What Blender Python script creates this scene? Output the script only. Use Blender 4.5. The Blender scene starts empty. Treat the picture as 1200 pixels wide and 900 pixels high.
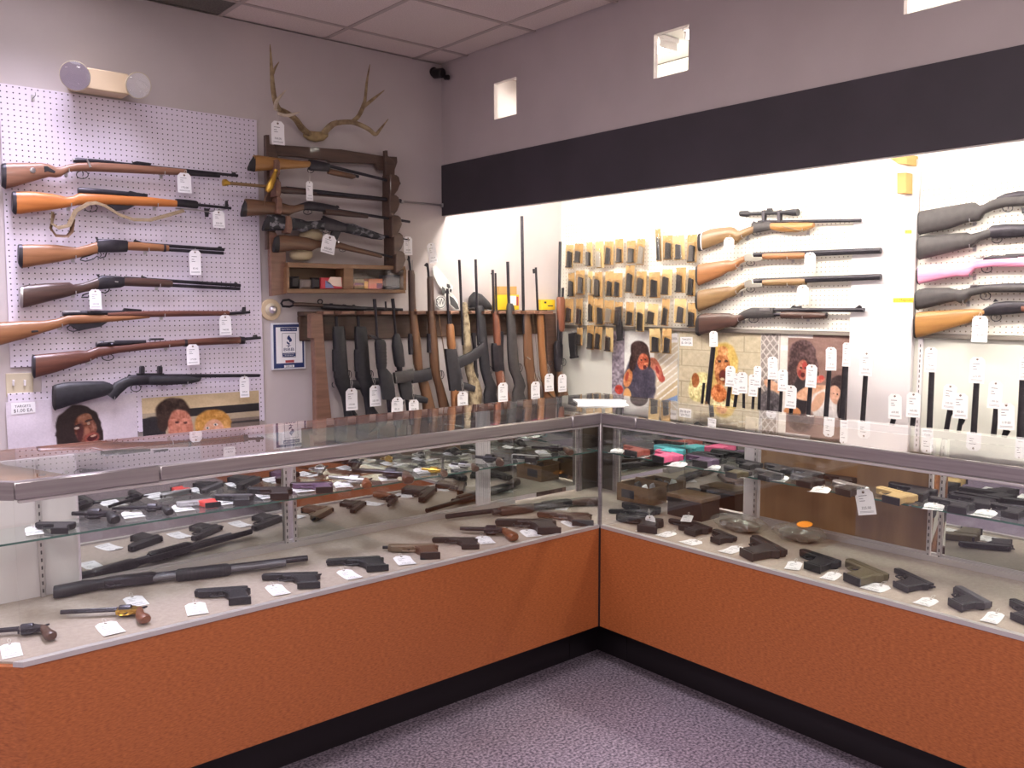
import bpy, bmesh, math, random
from mathutils import Vector, Matrix
import numpy as np
random.seed(7)
# ------------------------------------------------------------------ camera
FPX, YAW, PITCH, ROLL = 1013.866, math.radians(49.4499), math.radians(-5.2492), math.radians(-0.078)
CAM = Vector((-2.64167, -2.51194, 1.59230))
_f = Vector((math.cos(YAW)*math.cos(PITCH), math.sin(YAW)*math.cos(PITCH), math.sin(PITCH)))
_r = _f.cross(Vector((0, 0, 1))).normalized(); _u = _r.cross(_f)
_r, _u = _r*math.cos(ROLL)+_u*math.sin(ROLL), -_r*math.sin(ROLL)+_u*math.cos(ROLL)
scene = bpy.context.scene
C = scene.collection
cd = bpy.data.cameras.new('camera'); cam = bpy.data.objects.new('camera', cd); C.objects.link(cam)
cd.sensor_fit = 'HORIZONTAL'; cd.sensor_width = 36; cd.lens = FPX/1200*36; cd.clip_start = .02
cam.matrix_world = Matrix(((_r.x, _u.x, -_f.x, CAM.x), (_r.y, _u.y, -_f.y, CAM.y), (_r.z, _u.z, -_f.z, CAM.z), (0, 0, 0, 1)))
scene.camera = cam
vs = scene.view_settings
vs.view_transform = 'Standard'; vs.look = 'None'; vs.gamma = 1; vs.use_curve_mapping = False
vs.exposure = 0.17
scene.cycles.transparent_max_bounces = 24
scene.cycles.max_bounces = 10
scene.cycles.glossy_bounces = 6
# ------------------------------------------------------------------ world (closed room: a little grey)
wd = bpy.data.worlds.new('world'); scene.world = wd; wd.use_nodes = True
wd.node_tree.nodes['Background'].inputs[0].default_value = (.5, .5, .55, 1)
wd.node_tree.nodes['Background'].inputs[1].default_value = .1
# room planes
YL, XR, XB, ZC = 2.0336, 1.7129, 0.6672, 3.0942
ZT, ZG, ZB, DEP = 1.1328, 0.6479, 0.21, 0.60
XMIN, YMIN = -6.2, -6.0
# ------------------------------------------------------------------ ceiling lamps: unseen troffers, first inferred over the aisle, others added as general fill
# x, y, watts, spread (parabolic louvres cut the light off), colour
TROFFERS = [(-1.675, 1.16, 31, 96, (.86, .80, 1.0)), (-4.11, 1.16, 24, 150, (.97, .91, .98)), (-1.675, -1.27, 27, 180, (1.0, .92, .90)), (-4.11, -1.27, 44, 180, (1.0, .92, .90)), (-1.675, -3.71, 46, 180, (1.0, .92, .90)), (-4.11, -3.71, 46, 180, (1.0, .92, .90))]
for tx, ty, w, spr, tcol in TROFFERS:
    ld = bpy.data.lights.new('troffer_light', 'AREA'); ld.shape = 'RECTANGLE'; ld.size = .56; ld.size_y = 1.16
    ld.energy = w; ld.color = tcol; ld.spread = math.radians(spr)
    lo = bpy.data.objects.new('troffer_light', ld); C.objects.link(lo); lo.location = (tx, ty, ZC-.012)
TUBE_STRENGTH = 62.0
TUBE_COL = (1.0, 0.96, 0.88)
# ------------------------------------------------------------------ helpers
def lin(c):
    return tuple(((v/255)/12.92 if v/255 <= .04045 else ((v/255+.055)/1.055)**2.4) for v in c)
MATS = {}
def mat(name, col, rough=.5, metal=0., col2=None, scale=(8, 8, 8), detail=4, bump=0., contrast=(.35, .65), spec=.5, coat=0., bscale=None, emit=0):
    if name in MATS: return MATS[name]
    m = bpy.data.materials.new(name); m.use_nodes = True; nt = m.node_tree; N = nt.nodes; L = nt.links
    b = N['Principled BSDF']; b.inputs['Base Color'].default_value = (*lin(col), 1)
    b.inputs['Roughness'].default_value = rough; b.inputs['Metallic'].default_value = metal
    b.inputs['Specular IOR Level'].default_value = spec; b.inputs['Coat Weight'].default_value = coat
    if col2 is not None or bump:
        tc = N.new('ShaderNodeTexCoord'); mp = N.new('ShaderNodeMapping'); mp.inputs['Scale'].default_value = scale
        nz = N.new('ShaderNodeTexNoise'); nz.inputs['Scale'].default_value = 1; nz.inputs['Detail'].default_value = detail
        L.new(tc.outputs['Object'], mp.inputs[0]); L.new(mp.outputs[0], nz.inputs['Vector'])
        if col2 is not None:
            cr = N.new('ShaderNodeValToRGB'); cr.color_ramp.elements[0].position = contrast[0]; cr.color_ramp.elements[1].position = contrast[1]
            cr.color_ramp.elements[0].color = (*lin(col), 1); cr.color_ramp.elements[1].color = (*lin(col2), 1)
            L.new(nz.outputs['Fac'], cr.inputs[0]); L.new(cr.outputs[0], b.inputs['Base Color'])
        if bump:
            bp = N.new('ShaderNodeBump'); bp.inputs['Strength'].default_value = bump; bp.inputs['Distance'].default_value = .002
            L.new(nz.outputs['Fac'], bp.inputs['Height']); L.new(bp.outputs[0], b.inputs['Normal'])
    if emit:
        b.inputs['Emission Color'].default_value = (*lin(col), 1); b.inputs['Emission Strength'].default_value = emit
    MATS[name] = m; return m
def glass_mat(name, tint=(1, 1, 1), rough=0.0, ior=1.5, veil=0.0):
    if name in MATS: return MATS[name]
    m = bpy.data.materials.new(name); m.use_nodes = True; nt = m.node_tree; N = nt.nodes; L = nt.links
    N.remove(N['Principled BSDF']); out = N['Material Output']
    tr = N.new('ShaderNodeBsdfTransparent'); tr.inputs[0].default_value = (*tint, 1)
    gl = N.new('ShaderNodeBsdfGlossy'); gl.inputs['Roughness'].default_value = rough; gl.inputs[0].default_value = (1, 1, 1, 1)
    fr = N.new('ShaderNodeFresnel'); fr.inputs[0].default_value = ior
    ge = N.new('ShaderNodeNewGeometry')
    a = N.new('ShaderNodeMath'); a.operation = 'ADD'; a.inputs[1].default_value = 1; L.new(fr.outputs[0], a.inputs[0])
    d = N.new('ShaderNodeMath'); d.operation = 'DIVIDE'; L.new(fr.outputs[0], d.inputs[0]); L.new(a.outputs[0], d.inputs[1])
    t2 = N.new('ShaderNodeMath'); t2.operation = 'MULTIPLY'; t2.inputs[1].default_value = 2; L.new(d.outputs[0], t2.inputs[0])
    iv = N.new('ShaderNodeMath'); iv.operation = 'SUBTRACT'; iv.inputs[0].default_value = 1; L.new(ge.outputs['Backfacing'], iv.inputs[1])
    mu = N.new('ShaderNodeMath'); mu.operation = 'MULTIPLY'; L.new(t2.outputs[0], mu.inputs[0]); L.new(iv.outputs[0], mu.inputs[1])
    mx = N.new('ShaderNodeMixShader'); L.new(mu.outputs[0], mx.inputs[0]); L.new(tr.outputs[0], mx.inputs[1]); L.new(gl.outputs[0], mx.inputs[2])
    last = mx
    if veil:
        df = N.new('ShaderNodeBsdfDiffuse'); df.inputs[0].default_value = (.8, .8, .8, 1)
        m2 = N.new('ShaderNodeMixShader'); m2.inputs[0].default_value = veil; L.new(mx.outputs[0], m2.inputs[1]); L.new(df.outputs[0], m2.inputs[2]); last = m2
    L.new(last.outputs[0], out.inputs[0]); MATS[name] = m; return m
def peg_mat(name, col, u, v, pitch=.0254, rad=.0034, dark=(70, 62, 68)):
    # painted hardboard with a grid of small drilled holes
    if name in MATS: return MATS[name]
    m = mat(name, col, .55); nt = m.node_tree; N = nt.nodes; L = nt.links; b = N['Principled BSDF']
    tc = N.new('ShaderNodeTexCoord'); sp = N.new('ShaderNodeSeparateXYZ'); L.new(tc.outputs['Object'], sp.inputs[0])
    def M(op, *ins):
        n = N.new('ShaderNodeMath'); n.operation = op
        for i, x in enumerate(ins):
            if isinstance(x, (int, float)): n.inputs[i].default_value = x
            else: L.new(x, n.inputs[i])
        return n.outputs[0]
    def cell(ax):
        q = M('DIVIDE', sp.outputs[ax], pitch); fr = M('FRACT', q); return M('MULTIPLY', M('SUBTRACT', fr, .5), pitch)
    a, c = cell(u), cell(v); d = M('SQRT', M('ADD', M('MULTIPLY', a, a), M('MULTIPLY', c, c)))
    hole = M('LESS_THAN', d, rad)
    mx = N.new('ShaderNodeMix'); mx.data_type = 'RGBA'; L.new(hole, mx.inputs['Factor'])
    mx.inputs['A'].default_value = (*lin(col), 1); mx.inputs['B'].default_value = (*lin(dark), 1); L.new(mx.outputs['Result'], b.inputs['Base Color'])
    return m
def pixray(px, py): return _f + _r*((px-600)/FPX) + _u*((450-py)/FPX)
def at(px, py, axis, val):
    d = pixray(px, py); return CAM + d*((val-CAM[axis])/d[axis])
class B:
    def __init__(s): s.v = []; s.f = []
    def add(s, vs, fs):
        o = len(s.v); s.v += [tuple(v) for v in vs]; s.f += [tuple(i+o for i in f) for f in fs]; return s
    def box(s, lo, hi, c=0.0):
        lo = Vector(lo); hi = Vector(hi)
        lo, hi = Vector([min(a, b) for a, b in zip(lo, hi)]), Vector([max(a, b) for a, b in zip(lo, hi)])
        if c <= 0:
            vs = [(x, y, z) for x in (lo.x, hi.x) for y in (lo.y, hi.y) for z in (lo.z, hi.z)]
            return s.add(vs, [(0, 1, 3, 2), (4, 6, 7, 5), (0, 4, 5, 1), (2, 3, 7, 6), (0, 2, 6, 4), (1, 5, 7, 3)])
        ring = lambda a: [(lo.x+a, lo.y), (hi.x-a, lo.y), (hi.x, lo.y+a), (hi.x, hi.y-a), (hi.x-a, hi.y), (lo.x+a, hi.y), (lo.x, hi.y-a), (lo.x, lo.y+a)]
        rin = [(lo.x+c, lo.y+c)]
        vs = []
        for z, a in ((lo.z, c), (lo.z+c, 0), (hi.z-c, 0), (hi.z, c)):
            if a: q = [(lo.x+c, lo.y+c), (hi.x-c, lo.y+c), (hi.x-c, lo.y+c), (hi.x-c, hi.y-c), (hi.x-c, hi.y-c), (lo.x+c, hi.y-c), (lo.x+c, hi.y-c), (lo.x+c, lo.y+c)]
            else: q = ring(c)
            vs += [(x, y, z) for x, y in q]
        # merge duplicates of cap rings
        uniq = []; idx = []
        for v in vs:
            v = tuple(round(t, 7) for t in v)
            if v in uniq: idx.append(uniq.index(v))
            else: idx.append(len(uniq)); uniq.append(v)
        fs = []
        def fa(*q):
            q = [idx[i] for i in q]; o = []
            for i in q:
                if i not in o: o.append(i)
            if len(o) > 2: fs.append(tuple(o))
        for k in range(3):
            for i in range(8): fa(k*8+i, k*8+(i+1) % 8, (k+1)*8+(i+1) % 8, (k+1)*8+i)
        fa(*[7-i for i in range(8)]); fa(*[24+i for i in range(8)])
        return s.add(uniq, fs)
    def loft(s, secs, n=10, e=2.0, cap=True):
        # secs: (centre, half axis a, half axis b)
        vs = []
        for c, a, b in secs:
            for k in range(n):
                t = 2*math.pi*k/n; cc, ss = math.cos(t), math.sin(t)
                cc = math.copysign(abs(cc)**(2/e), cc); ss = math.copysign(abs(ss)**(2/e), ss)
                vs.append(Vector(c)+Vector(a)*cc+Vector(b)*ss)
        fs = []
        for j in range(len(secs)-1):
            for k in range(n): fs.append((j*n+k, j*n+(k+1) % n, (j+1)*n+(k+1) % n, (j+1)*n+k))
        if cap: fs.append(tuple(range(n-1, -1, -1))); fs.append(tuple((len(secs)-1)*n+k for k in range(n)))
        return s.add(vs, fs)
    def tube(s, p0, p1, r0, r1=None, n=10):
        p0 = Vector(p0); p1 = Vector(p1); r1 = r0 if r1 is None else r1
        d = (p1-p0).normalized(); a = d.orthogonal().normalized(); b = d.cross(a)
        return s.loft([(p0, a*r0, b*r0), (p1, a*r1, b*r1)], n)
    def path(s, pts, r, n=6, closed=False):
        pts = [Vector(p) for p in pts]; rs = r if isinstance(r, (list, tuple)) else [r]*len(pts)
        secs = []; prev = None; m = len(pts)
        for i, p in enumerate(pts):
            if closed: d = pts[(i+1) % m]-pts[i-1]
            else: d = pts[min(i+1, m-1)]-pts[max(i-1, 0)]
            d.normalize()
            a = d.orthogonal().normalized() if prev is None else (prev-d*prev.dot(d)).normalized()
            prev = a; secs.append((p, a*rs[i], d.cross(a)*rs[i]))
        if closed: secs.append(secs[0])
        return s.loft(secs, n, cap=not closed)
    def lathe(s, o, axis, prof, n=16):
        o = Vector(o); ax = Vector(axis).normalized(); a = ax.orthogonal().normalized(); b = ax.cross(a)
        return s.loft([(o+ax*h, a*max(r, 1e-5), b*max(r, 1e-5)) for h, r in prof], n)
    def prism(s, pts, t0, t1, bev=0.0, fr=None):
        # 2-D outline (u, w) extruded along the frame's y from t0 to t1; fr maps (u, t, w) -> point
        fr = fr or (lambda u, t, w: (u, t, w))
        n = len(pts); area = sum(pts[i][0]*pts[(i+1) % n][1]-pts[(i+1) % n][0]*pts[i][1] for i in range(n))
        if area < 0: pts = pts[::-1]
        def inset(d):
            if d == 0: return pts
            o = []
            for i in range(n):
                p0, p, p1 = pts[i-1], pts[i], pts[(i+1) % n]
                e0 = Vector((p[0]-p0[0], p[1]-p0[1])); e1 = Vector((p1[0]-p[0], p1[1]-p[1]))
                if e0.length < 1e-9 or e1.length < 1e-9: o.append(p); continue
                e0.normalize(); e1.normalize(); n0 = Vector((-e0.y, e0.x)); n1 = Vector((-e1.y, e1.x)); m = n0+n1
                if m.length < 1e-4: m = n0
                m.normalize(); k = d/max(.5, m.dot(n0)); o.append((p[0]+m.x*k, p[1]+m.y*k))
            return o
        lay = [(t0, bev), (t0+bev, 0), (t1-bev, 0), (t1, bev)] if bev else [(t0, 0), (t1, 0)]
        vs = []
        for t, d in lay: vs += [fr(u, t, w) for u, w in inset(d)]
        fs = []; K = len(lay)
        for k in range(K-1):
            for i in range(n): fs.append((k*n+i, (k+1)*n+i, (k+1)*n+(i+1) % n, k*n+(i+1) % n))
        fs.append(tuple(range(n))); fs.append(tuple((K-1)*n+i for i in range(n-1, -1, -1)))
        return s.add(vs, fs)
    def mesh(s, name, smooth=True, ang=38):
        me = bpy.data.meshes.new(name); me.from_pydata(s.v, [], s.f)
        bm = bmesh.new(); bm.from_mesh(me); bmesh.ops.recalc_face_normals(bm, faces=bm.faces); bm.to_mesh(me); bm.free()
        if smooth:
            me.polygons.foreach_set('use_smooth', [True]*len(me.polygons)); me.set_sharp_from_angle(angle=math.radians(ang))
        return me
    def obj(s, name, m, parent=None, smooth=True, ang=38): return link(name, s.mesh(name, smooth, ang), m, parent)
def link(name, me, m=None, parent=None):
    o = bpy.data.objects.new(name, me); C.objects.link(o)
    if m is not None and not me.materials: me.materials.append(m)
    if parent is not None: o.parent = parent
    return o
def tag(o, label=None, cat=None, group=None, kind=None):
    for k, v in (('label', label), ('category', cat), ('group', group), ('kind', kind)):
        if v: o[k] = v
    return o
def thing(name, label, cat, loc=(0, 0, 0), group=None, mw=None):
    o = bpy.data.objects.new(name, None); C.objects.link(o); o.empty_display_size = .05
    if mw is not None: o.matrix_world = mw
    else: o.location = loc
    return tag(o, label, cat, group)
def struct(o): o['kind'] = 'structure'; return o
def frame_of(o, x, z):
    # matrix with origin o, local x along x, local z near z
    x = Vector(x).normalized(); z = Vector(z); y = z.cross(x).normalized(); z = x.cross(y)
    return Matrix(((x.x, y.x, z.x, o[0]), (x.y, y.y, z.y, o[1]), (x.z, y.z, z.z, o[2]), (0, 0, 0, 1)))
def text_mesh(txt, size=1.0, align='CENTER'):
    cu = bpy.data.curves.new('t', 'FONT'); cu.body = txt; cu.size = size; cu.align_x = align; cu.align_y = 'CENTER'; cu.resolution_u = 2; cu.extrude = 0.0
    o = bpy.data.objects.new('t', cu); C.objects.link(o)
    me = bpy.data.meshes.new_from_object(o.evaluated_get(bpy.context.evaluated_depsgraph_get())); bpy.data.objects.remove(o); bpy.data.curves.remove(cu)
    me.materials.clear(); return me
# ------------------------------------------------------------------ materials
WALL = mat('wall_paint', (198, 188, 187), .75, col2=(192, 182, 181), scale=(3, 3, 3), bump=.05)
WALLW = mat('alcove_paint', (228, 228, 218), .7, col2=(222, 222, 212), scale=(3, 3, 3))
CEIL = mat('ceiling_tile', (226, 212, 204), .9, col2=(208, 194, 186), scale=(160, 160, 160), detail=2, bump=.25)
CEILD = mat('ceiling_tile_grey', (112, 106, 98), .9, col2=(88, 84, 78), scale=(120, 120, 120), detail=2, bump=.3)
TBAR = mat('tbar', (176, 162, 154), .5)
CARPET = mat('carpet', (84, 74, 90), .95, col2=(174, 158, 174), scale=(95, 95, 95), detail=6, bump=.6, contrast=(.36, .66))
BLACKP = mat('black_panel', (58, 53, 60), .6, col2=(64, 58, 66), scale=(4, 4, 4))
KICK = mat('kick_vinyl', (30, 24, 30), .5)
def laminate():
    m = mat('laminate', (142, 76, 40), .42, col2=(180, 104, 58), scale=(70, 70, 260), detail=5, contrast=(.32, .7), bump=.02)
    return m
LAM = laminate()
DECK = mat('deck_cloth', (176, 162, 150), .8, col2=(166, 152, 141), scale=(60, 60, 60))
ALU = mat('aluminium', (176, 170, 172), .32, .85, col2=(160, 154, 156), scale=(4, 4, 120))
ALUL = mat('aluminium_light', (205, 200, 200), .4, .6)
GLASS = glass_mat('glass_pane', (.985, .99, .985))
GLASST = glass_mat('glass_top', (.97, .985, .975), veil=.025)
GLASSS = glass_mat('glass_shelf', (.9, .95, .93), veil=.03)
GLEDGE = mat('glass_edge', (70, 105, 98), .15)
MIRROR = mat('mirror', (205, 208, 204), .02, 1.0)
WHITEP = mat('white_panel', (222, 216, 218), .5)
BROWND = mat('brown_door', (128, 98, 70), .3, col2=(150, 118, 86), scale=(14, 14, 1.5), detail=2)
# ------------------------------------------------------------------ structure
struct(B().box((XMIN, YMIN, -.05), (XR, YL, 0)).obj('floor', CARPET))
struct(B().box((XMIN, YL, 0), (XR+.1, YL+.1, ZC)).obj('wall_left', WALL))
struct(B().box((XR, YMIN, 0), (XR+.1, YL, ZC)).obj('wall_right', WALLW))
struct(B().box((XMIN-.1, YMIN-.1, 0), (XMIN, YL+.1, ZC)).obj('wall_west', WALL))
struct(B().box((XMIN-.1, YMIN-.1, 0), (XR+.1, YMIN, ZC)).obj('wall_south', WALL))
# ceiling: slab, tee bars, tiles
ce = struct(B().box((XMIN-.1, YMIN-.1, ZC+.02), (XR+.1, YL+.1, ZC+.1)).obj('ceiling', CEIL))
T = .6096; AX, AY = .4589, 1.7688
tb = B()
i0 = int((XMIN-AX)/T)-1
xs = [AX+i*T for i in range(i0, 1)]; ys = [AY+j*T for j in range(int((YMIN-AY)/T)-1, 1)]
for x in xs: tb.box((max(x-.012, XMIN), YMIN, ZC-.002), (x+.012, YL, ZC+.012))
for y in ys: tb.box((XMIN, max(y-.012, YMIN), ZC-.0025), (XB, y+.012, ZC+.0115))
tb.obj('ceiling_tee_bars', TBAR, ce, False)
trof_cells = set()
for tx, ty, w, spr, tcol in TROFFERS:
    for dy in (-.3, .3): trof_cells.add((round((tx-AX)/T-.5), round((ty+dy-AY)/T-.5)))
cache = {}
def tile(x0, x1, y0, y1, dark):
    k = (round(x1-x0, 3), round(y1-y0, 3), dark)
    if k not in cache:
        a, b = (x1-x0)/2, (y1-y0)/2
        cache[k] = B().prism([(-a, -b), (a, -b), (a, b), (-a, b)], 0, .014, .004, lambda u, t, w: (u, w, t)).mesh('ceiling_tile'); cache[k].materials.append(CEILD if dark else CEIL)
    o = link('ceiling_tile', cache[k], None, ce); o.location = ((x0+x1)/2, (y0+y1)/2, ZC+.002)
xe = [XMIN]+[x for x in xs if x > XMIN]+[XB]; ye = [YMIN]+[y for y in ys if y > YMIN]+[YL]
for a, b in zip(xe[:-1], xe[1:]):
    for c, d in zip(ye[:-1], ye[1:]):
        if b-a < .05 or d-c < .05: continue
        if b < -4 or c < -3.2: 
            pass
        cell = (math.floor(((a+b)/2-AX)/T), math.floor(((c+d)/2-AY)/T))
        if cell in trof_cells: continue
        dark = (abs((a+b)/2-(-1.07)) < .31 and c > 1.7)
        tile(a+.008, b-.008, c+.008, d-.008, dark)
# troffer fixtures around the ceiling lamps
LENS = mat('troffer_lens', (240, 238, 245), .4, emit=2.5)
for k, (tx, ty, w, spr, tcol) in enumerate(TROFFERS):
    t = thing('ceiling_light', 'unseen recessed ceiling light with white frame and diffuser', 'ceiling light', (tx, ty, ZC), 'recessed ceiling lights')
    B().box((-.3, -.605, -.004), (-.285, .605, .018)).box((.285, -.605, -.004), (.3, .605, .018)).box((-.285, -.605, -.004), (.285, -.585, .018)).box((-.285, .585, -.004), (.285, .605, .018)).obj('frame', TBAR, t)
    B().box((-.285, -.585, 0), (.285, .585, .006)).obj('diffuser', LENS, t)
# bulkhead with square openings and its black fascia
holes = [(1.314+.0, 1.514), (.095, .303), (-1.12, -.912), (-2.33, -2.12), (-3.54, -3.33)]
zh0, zh1, zf0, zf1 = 2.675, 2.882, 2.1553, 2.4714
bb = B(); bb.box((XB, YMIN, zf0+.012), (XB+.03, YL, zh0)).box((XB, YMIN, zh1), (XB+.03, YL, ZC+.02))
edges = [YL]+[e for h in holes for e in (h[1], h[0])]+[YMIN]
for a, b in zip(edges[0::2], edges[1::2]): bb.box((XB, b, zh0), (XB+.03, a, zh1))
struct(bb.obj('wall_bulkhead', WALL, None, False))
struct(B().box((XB-.012, YMIN, zf0), (XB-.001, YL-.004, zf1), .002).obj('trim_1', BLACKP))
struct(B().box((XB-.002, YMIN, zf0-.001), (XB+.03, YL-.004, zf0+.011)).obj('trim_2', WHITEP))
struct(B().box((XB+.03, YMIN, ZC+.006), (XR, YL, ZC+.018)).obj('ceiling_alcove', mat('alcove_ceiling', (236, 234, 228), .8)))
# fluorescent tubes behind the bulkhead
TUBE = mat('fluorescent_tube', (255, 250, 238), .5)
nt = TUBE.node_tree; bs = nt.nodes['Principled BSDF']; bs.inputs['Emission Color'].default_value = (*TUBE_COL, 1); bs.inputs['Emission Strength'].default_value = TUBE_STRENGTH
def batten(label, x, z, y, up_, grp, mt):
    t = thing('fluorescent_light', label, 'light', (x, y, z), grp)
    B().box((-.09, -.6, .02), (.09, .6, .05), .004).obj('housing', WHITEP, t)  # covers the tubes, shaped to stop light rising through the bulkhead openings
    for dx in (-.045, .045): B().tube((dx, -.585, -.006), (dx, .585, -.006), .013, n=10).obj('tube', mt, t)
    for yy in (-.6, .585): B().box((-.07, yy, -.022), (.07, yy+.015, .02)).obj('lamp_holder', WHITEP, t)
TUBE2 = TUBE.copy(); TUBE2.name = 'fluorescent_tube_added'; TUBE2.node_tree.nodes['Principled BSDF'].inputs['Emission Strength'].default_value = TUBE_STRENGTH*.45
for k in range(5):
    y = 1.33-k*1.36
    batten('bare twin-tube fluorescent batten behind the black fascia', XB+.13, 2.36, y, 0, 'fluorescent battens behind the fascia', TUBE)
    batten('added twin-tube fluorescent batten on the alcove ceiling, brightening the square openings', 1.3, ZC-.046, y, 0, 'added fluorescent battens on the alcove ceiling', TUBE2)  # extra lamps, added to whiten the view through the square openings
# ------------------------------------------------------------------ display cases
XL = -2.19; YR = -3.4; MD = .57   # left end, right end, mirror depth
def standard(m, x, y, z0, z1, ax):
    # slotted shelf standard: channel with slots cut as dark insets
    w = .008
    if ax == 'x': m.box((x-w, y-.012, z0), (x+w, y, z1), .002)
    else: m.box((x-.012, y-w, z0), (x, y+w, z1), .002)
SLOT = mat('slot_dark', (70, 66, 66), .6)
def slots(m, x, y, z0, z1, ax):
    z = z0+.015
    while z < z1-.01:
        if ax == 'x': m.box((x-.0022, y-.0126, z), (x+.0022, y-.011, z+.012))
        else: m.box((x-.0126, y-.0022, z), (x-.011, y+.0022, z+.012))
        z += .0254
def sheet(name, lo, hi, m, parent): return B().box(lo, hi).obj(name, m, parent, False)
# left case -------------------------------------------------------
lc = thing('display_case', 'glass display case with orange wood base and chamfered end along the rifle wall', 'display case', (XL/2, DEP/2, 0), 'glass gun counters')
o = Vector((-XL/2, -DEP/2, 0))
def P(m, name, mt, par, **k):
    ob = m.obj(name, mt, par, **k); 
    return ob
def child(m, name, mt, par, smooth=True):
    # geometry given in world coordinates
    loc = par.location if par.parent is None else par.location+par.parent.location
    m.v = [tuple(Vector(v)-loc) for v in m.v]; return m.obj(name, mt, par, smooth)
E1 = (XL-DEP, DEP)   # far end of the 45 degree end
poly = lambda ins: [(0, ins), (XL+ins*.414, ins), (E1[0]+ins*.414, DEP), (0, DEP)]
up = lambda u, t, w: (u, w, t)
child(B().prism([(0, 0), (XL, 0), E1, (E1[0]+.02, DEP), (XL+.008, .018), (0, .018)], ZB, ZG-.006, 0, up), 'base_panel', LAM, lc, False)
child(B().prism(poly(.02), ZB, ZB+.02, 0, up), 'base_floor', KICK, lc, False)
child(B().prism([(-.002, .18), (XL+.07, .18), (E1[0]+.3, DEP-.02), (-.002, DEP-.02)], 0, ZB, 0, up), 'kick', KICK, lc, False)
child(B().prism(poly(.019), ZG-.012, ZG, 0, up), 'deck', DECK, lc, False)
child(B().prism([(0, -.003), (XL, -.003), (XL-.02, .018), (XL+.005, .019), (0, .019)], ZG-.006, ZG+.008, 0, up), 'bottom_rail', ALUL, lc, False)
child(B().box((XL-.001, .004, ZG+.008), (-.004, .010, ZT-.03)), 'front_glass', GLASS, lc, False)
child(B().prism([(XL-.004, .006), (XL, .0), (XL-.56, .56), (XL-.564, .564)], ZG+.004, ZT-.03, 0, up), 'end_glass', GLASS, lc, False)
child(B().prism([(0, .004), (XL, .004), (E1[0]+.01, DEP), (0, DEP)], ZT-.004, ZT+.003, 0, up), 'top_glass', GLASST, lc, False)
def rail(x0, x1, h0, h1, d): 
    return B().box((x0, -.004-d, h0), (x1, .02, h1), .004)
child(rail(XL+.37, -.17, ZT-.042, ZT+.002, 0), 'top_rail', ALU, lc)
child(rail(-.17, -.002, ZT-.044, ZT+.004, .002), 'rail_corner_sleeve', ALU, lc)
child(rail(XL, XL+.37, ZT-.044, ZT+.004, .002), 'rail_corner_sleeve', ALU, lc)
child(B().box((XL+.01, .001, ZT-.054), (-.004, .016, ZT-.0445), .002), 'rail_lip', ALUL, lc)
child(B().prism([(XL, -.006), (XL-.57, .57), (XL-.55, .585), (XL+.005, .02)], ZT-.044, ZT+.004, 0, up), 'end_rail', ALU, lc, False)
child(B().box((XL-DEP+.02, DEP-.012, ZT-.03), (0, DEP, ZT-.004)), 'rear_rail', LAM, lc); child(B().box((XL-DEP+.02, DEP, ZT-.03), (0, DEP+.006, ZT+.002)), 'rear_edge', LAM, lc)
child(B().box((XL-.3, MD+.004, ZG-.01), (0, DEP, ZG+.02)), 'rear_sill', ALUL, lc)
# rear: white end panel, mirrors, standards, filler strip
child(B().box((XL-.56, MD, ZG), (-1.905, MD+.012, ZT-.03)), 'end_panel', WHITEP, lc, False)
for x0, x1 in ((-1.9, -1.16), (-1.13, -.225), (-.14, -.001)):
    child(B().box((x0, MD, ZG+.03), (x1, MD+.006, ZT-.03)), 'mirror_door', MIRROR, lc, False)
for dz in (0, .016): child(B().box((-1.9, MD-.018+dz*.9, ZG), (-.0, MD-.006+dz*.9, ZG+.022+dz*.5)), 'door_track', ALUL, lc, False)
child(B().box((-.222, MD-.004, ZG), (-.142, MD+.01, ZT-.03)), 'filler_panel', WHITEP, lc, False)
rb = B()
for k in range(9): rb.box((-.219+k*.0088, MD-.008, ZG+.03), (-.215+k*.0088, MD-.003, ZT-.032))
child(rb, 'filler_ribs', WHITEP, lc, False)
st = B(); sl = B()
for x in (-1.165, -1.13, -2.02):
    standard(st, x, MD-.002, ZG, ZT-.03, 'x'); slots(sl, x, MD-.002, ZG, ZT-.03, 'x')
    child(st, 'shelf_standard', ALUL, lc); child(sl, 'standard_slots', SLOT, lc, False); st = B(); sl = B()
ZS = .892; SD = .354
def shelf(par, lo, hi, side):
    s = child(B().box(lo, hi), 'shelf_glass', GLASSS, par, False)
    if side == 'y': e = B().box((lo[0], lo[1]-.0008, lo[2]), (hi[0], lo[1]+.0005, hi[2]))
    else: e = B().box((lo[0]-.0008, lo[1], lo[2]), (lo[0]+.0005, hi[1], hi[2]))
    child(e, 'shelf_edge', GLEDGE, par, False)
shelf(lc, (-2.35, SD, ZS-.006), (-.995, MD-.015, ZS), 'y')
shelf(lc, (-.985, SD, ZS-.006), (-.001, MD-.015, ZS), 'y')
br = B()
for x in (-2.02, -1.165, -1.13, -.6, -.02):
    child(B().prism([(MD-.012, ZS-.006), (SD+.03, ZS-.006), (SD+.03, ZS-.012), (MD-.012, ZS-.035)], x-.002, x+.002, 0, lambda u, t, w: (t, u, w)), 'shelf_bracket', ALU, lc, False)
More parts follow.
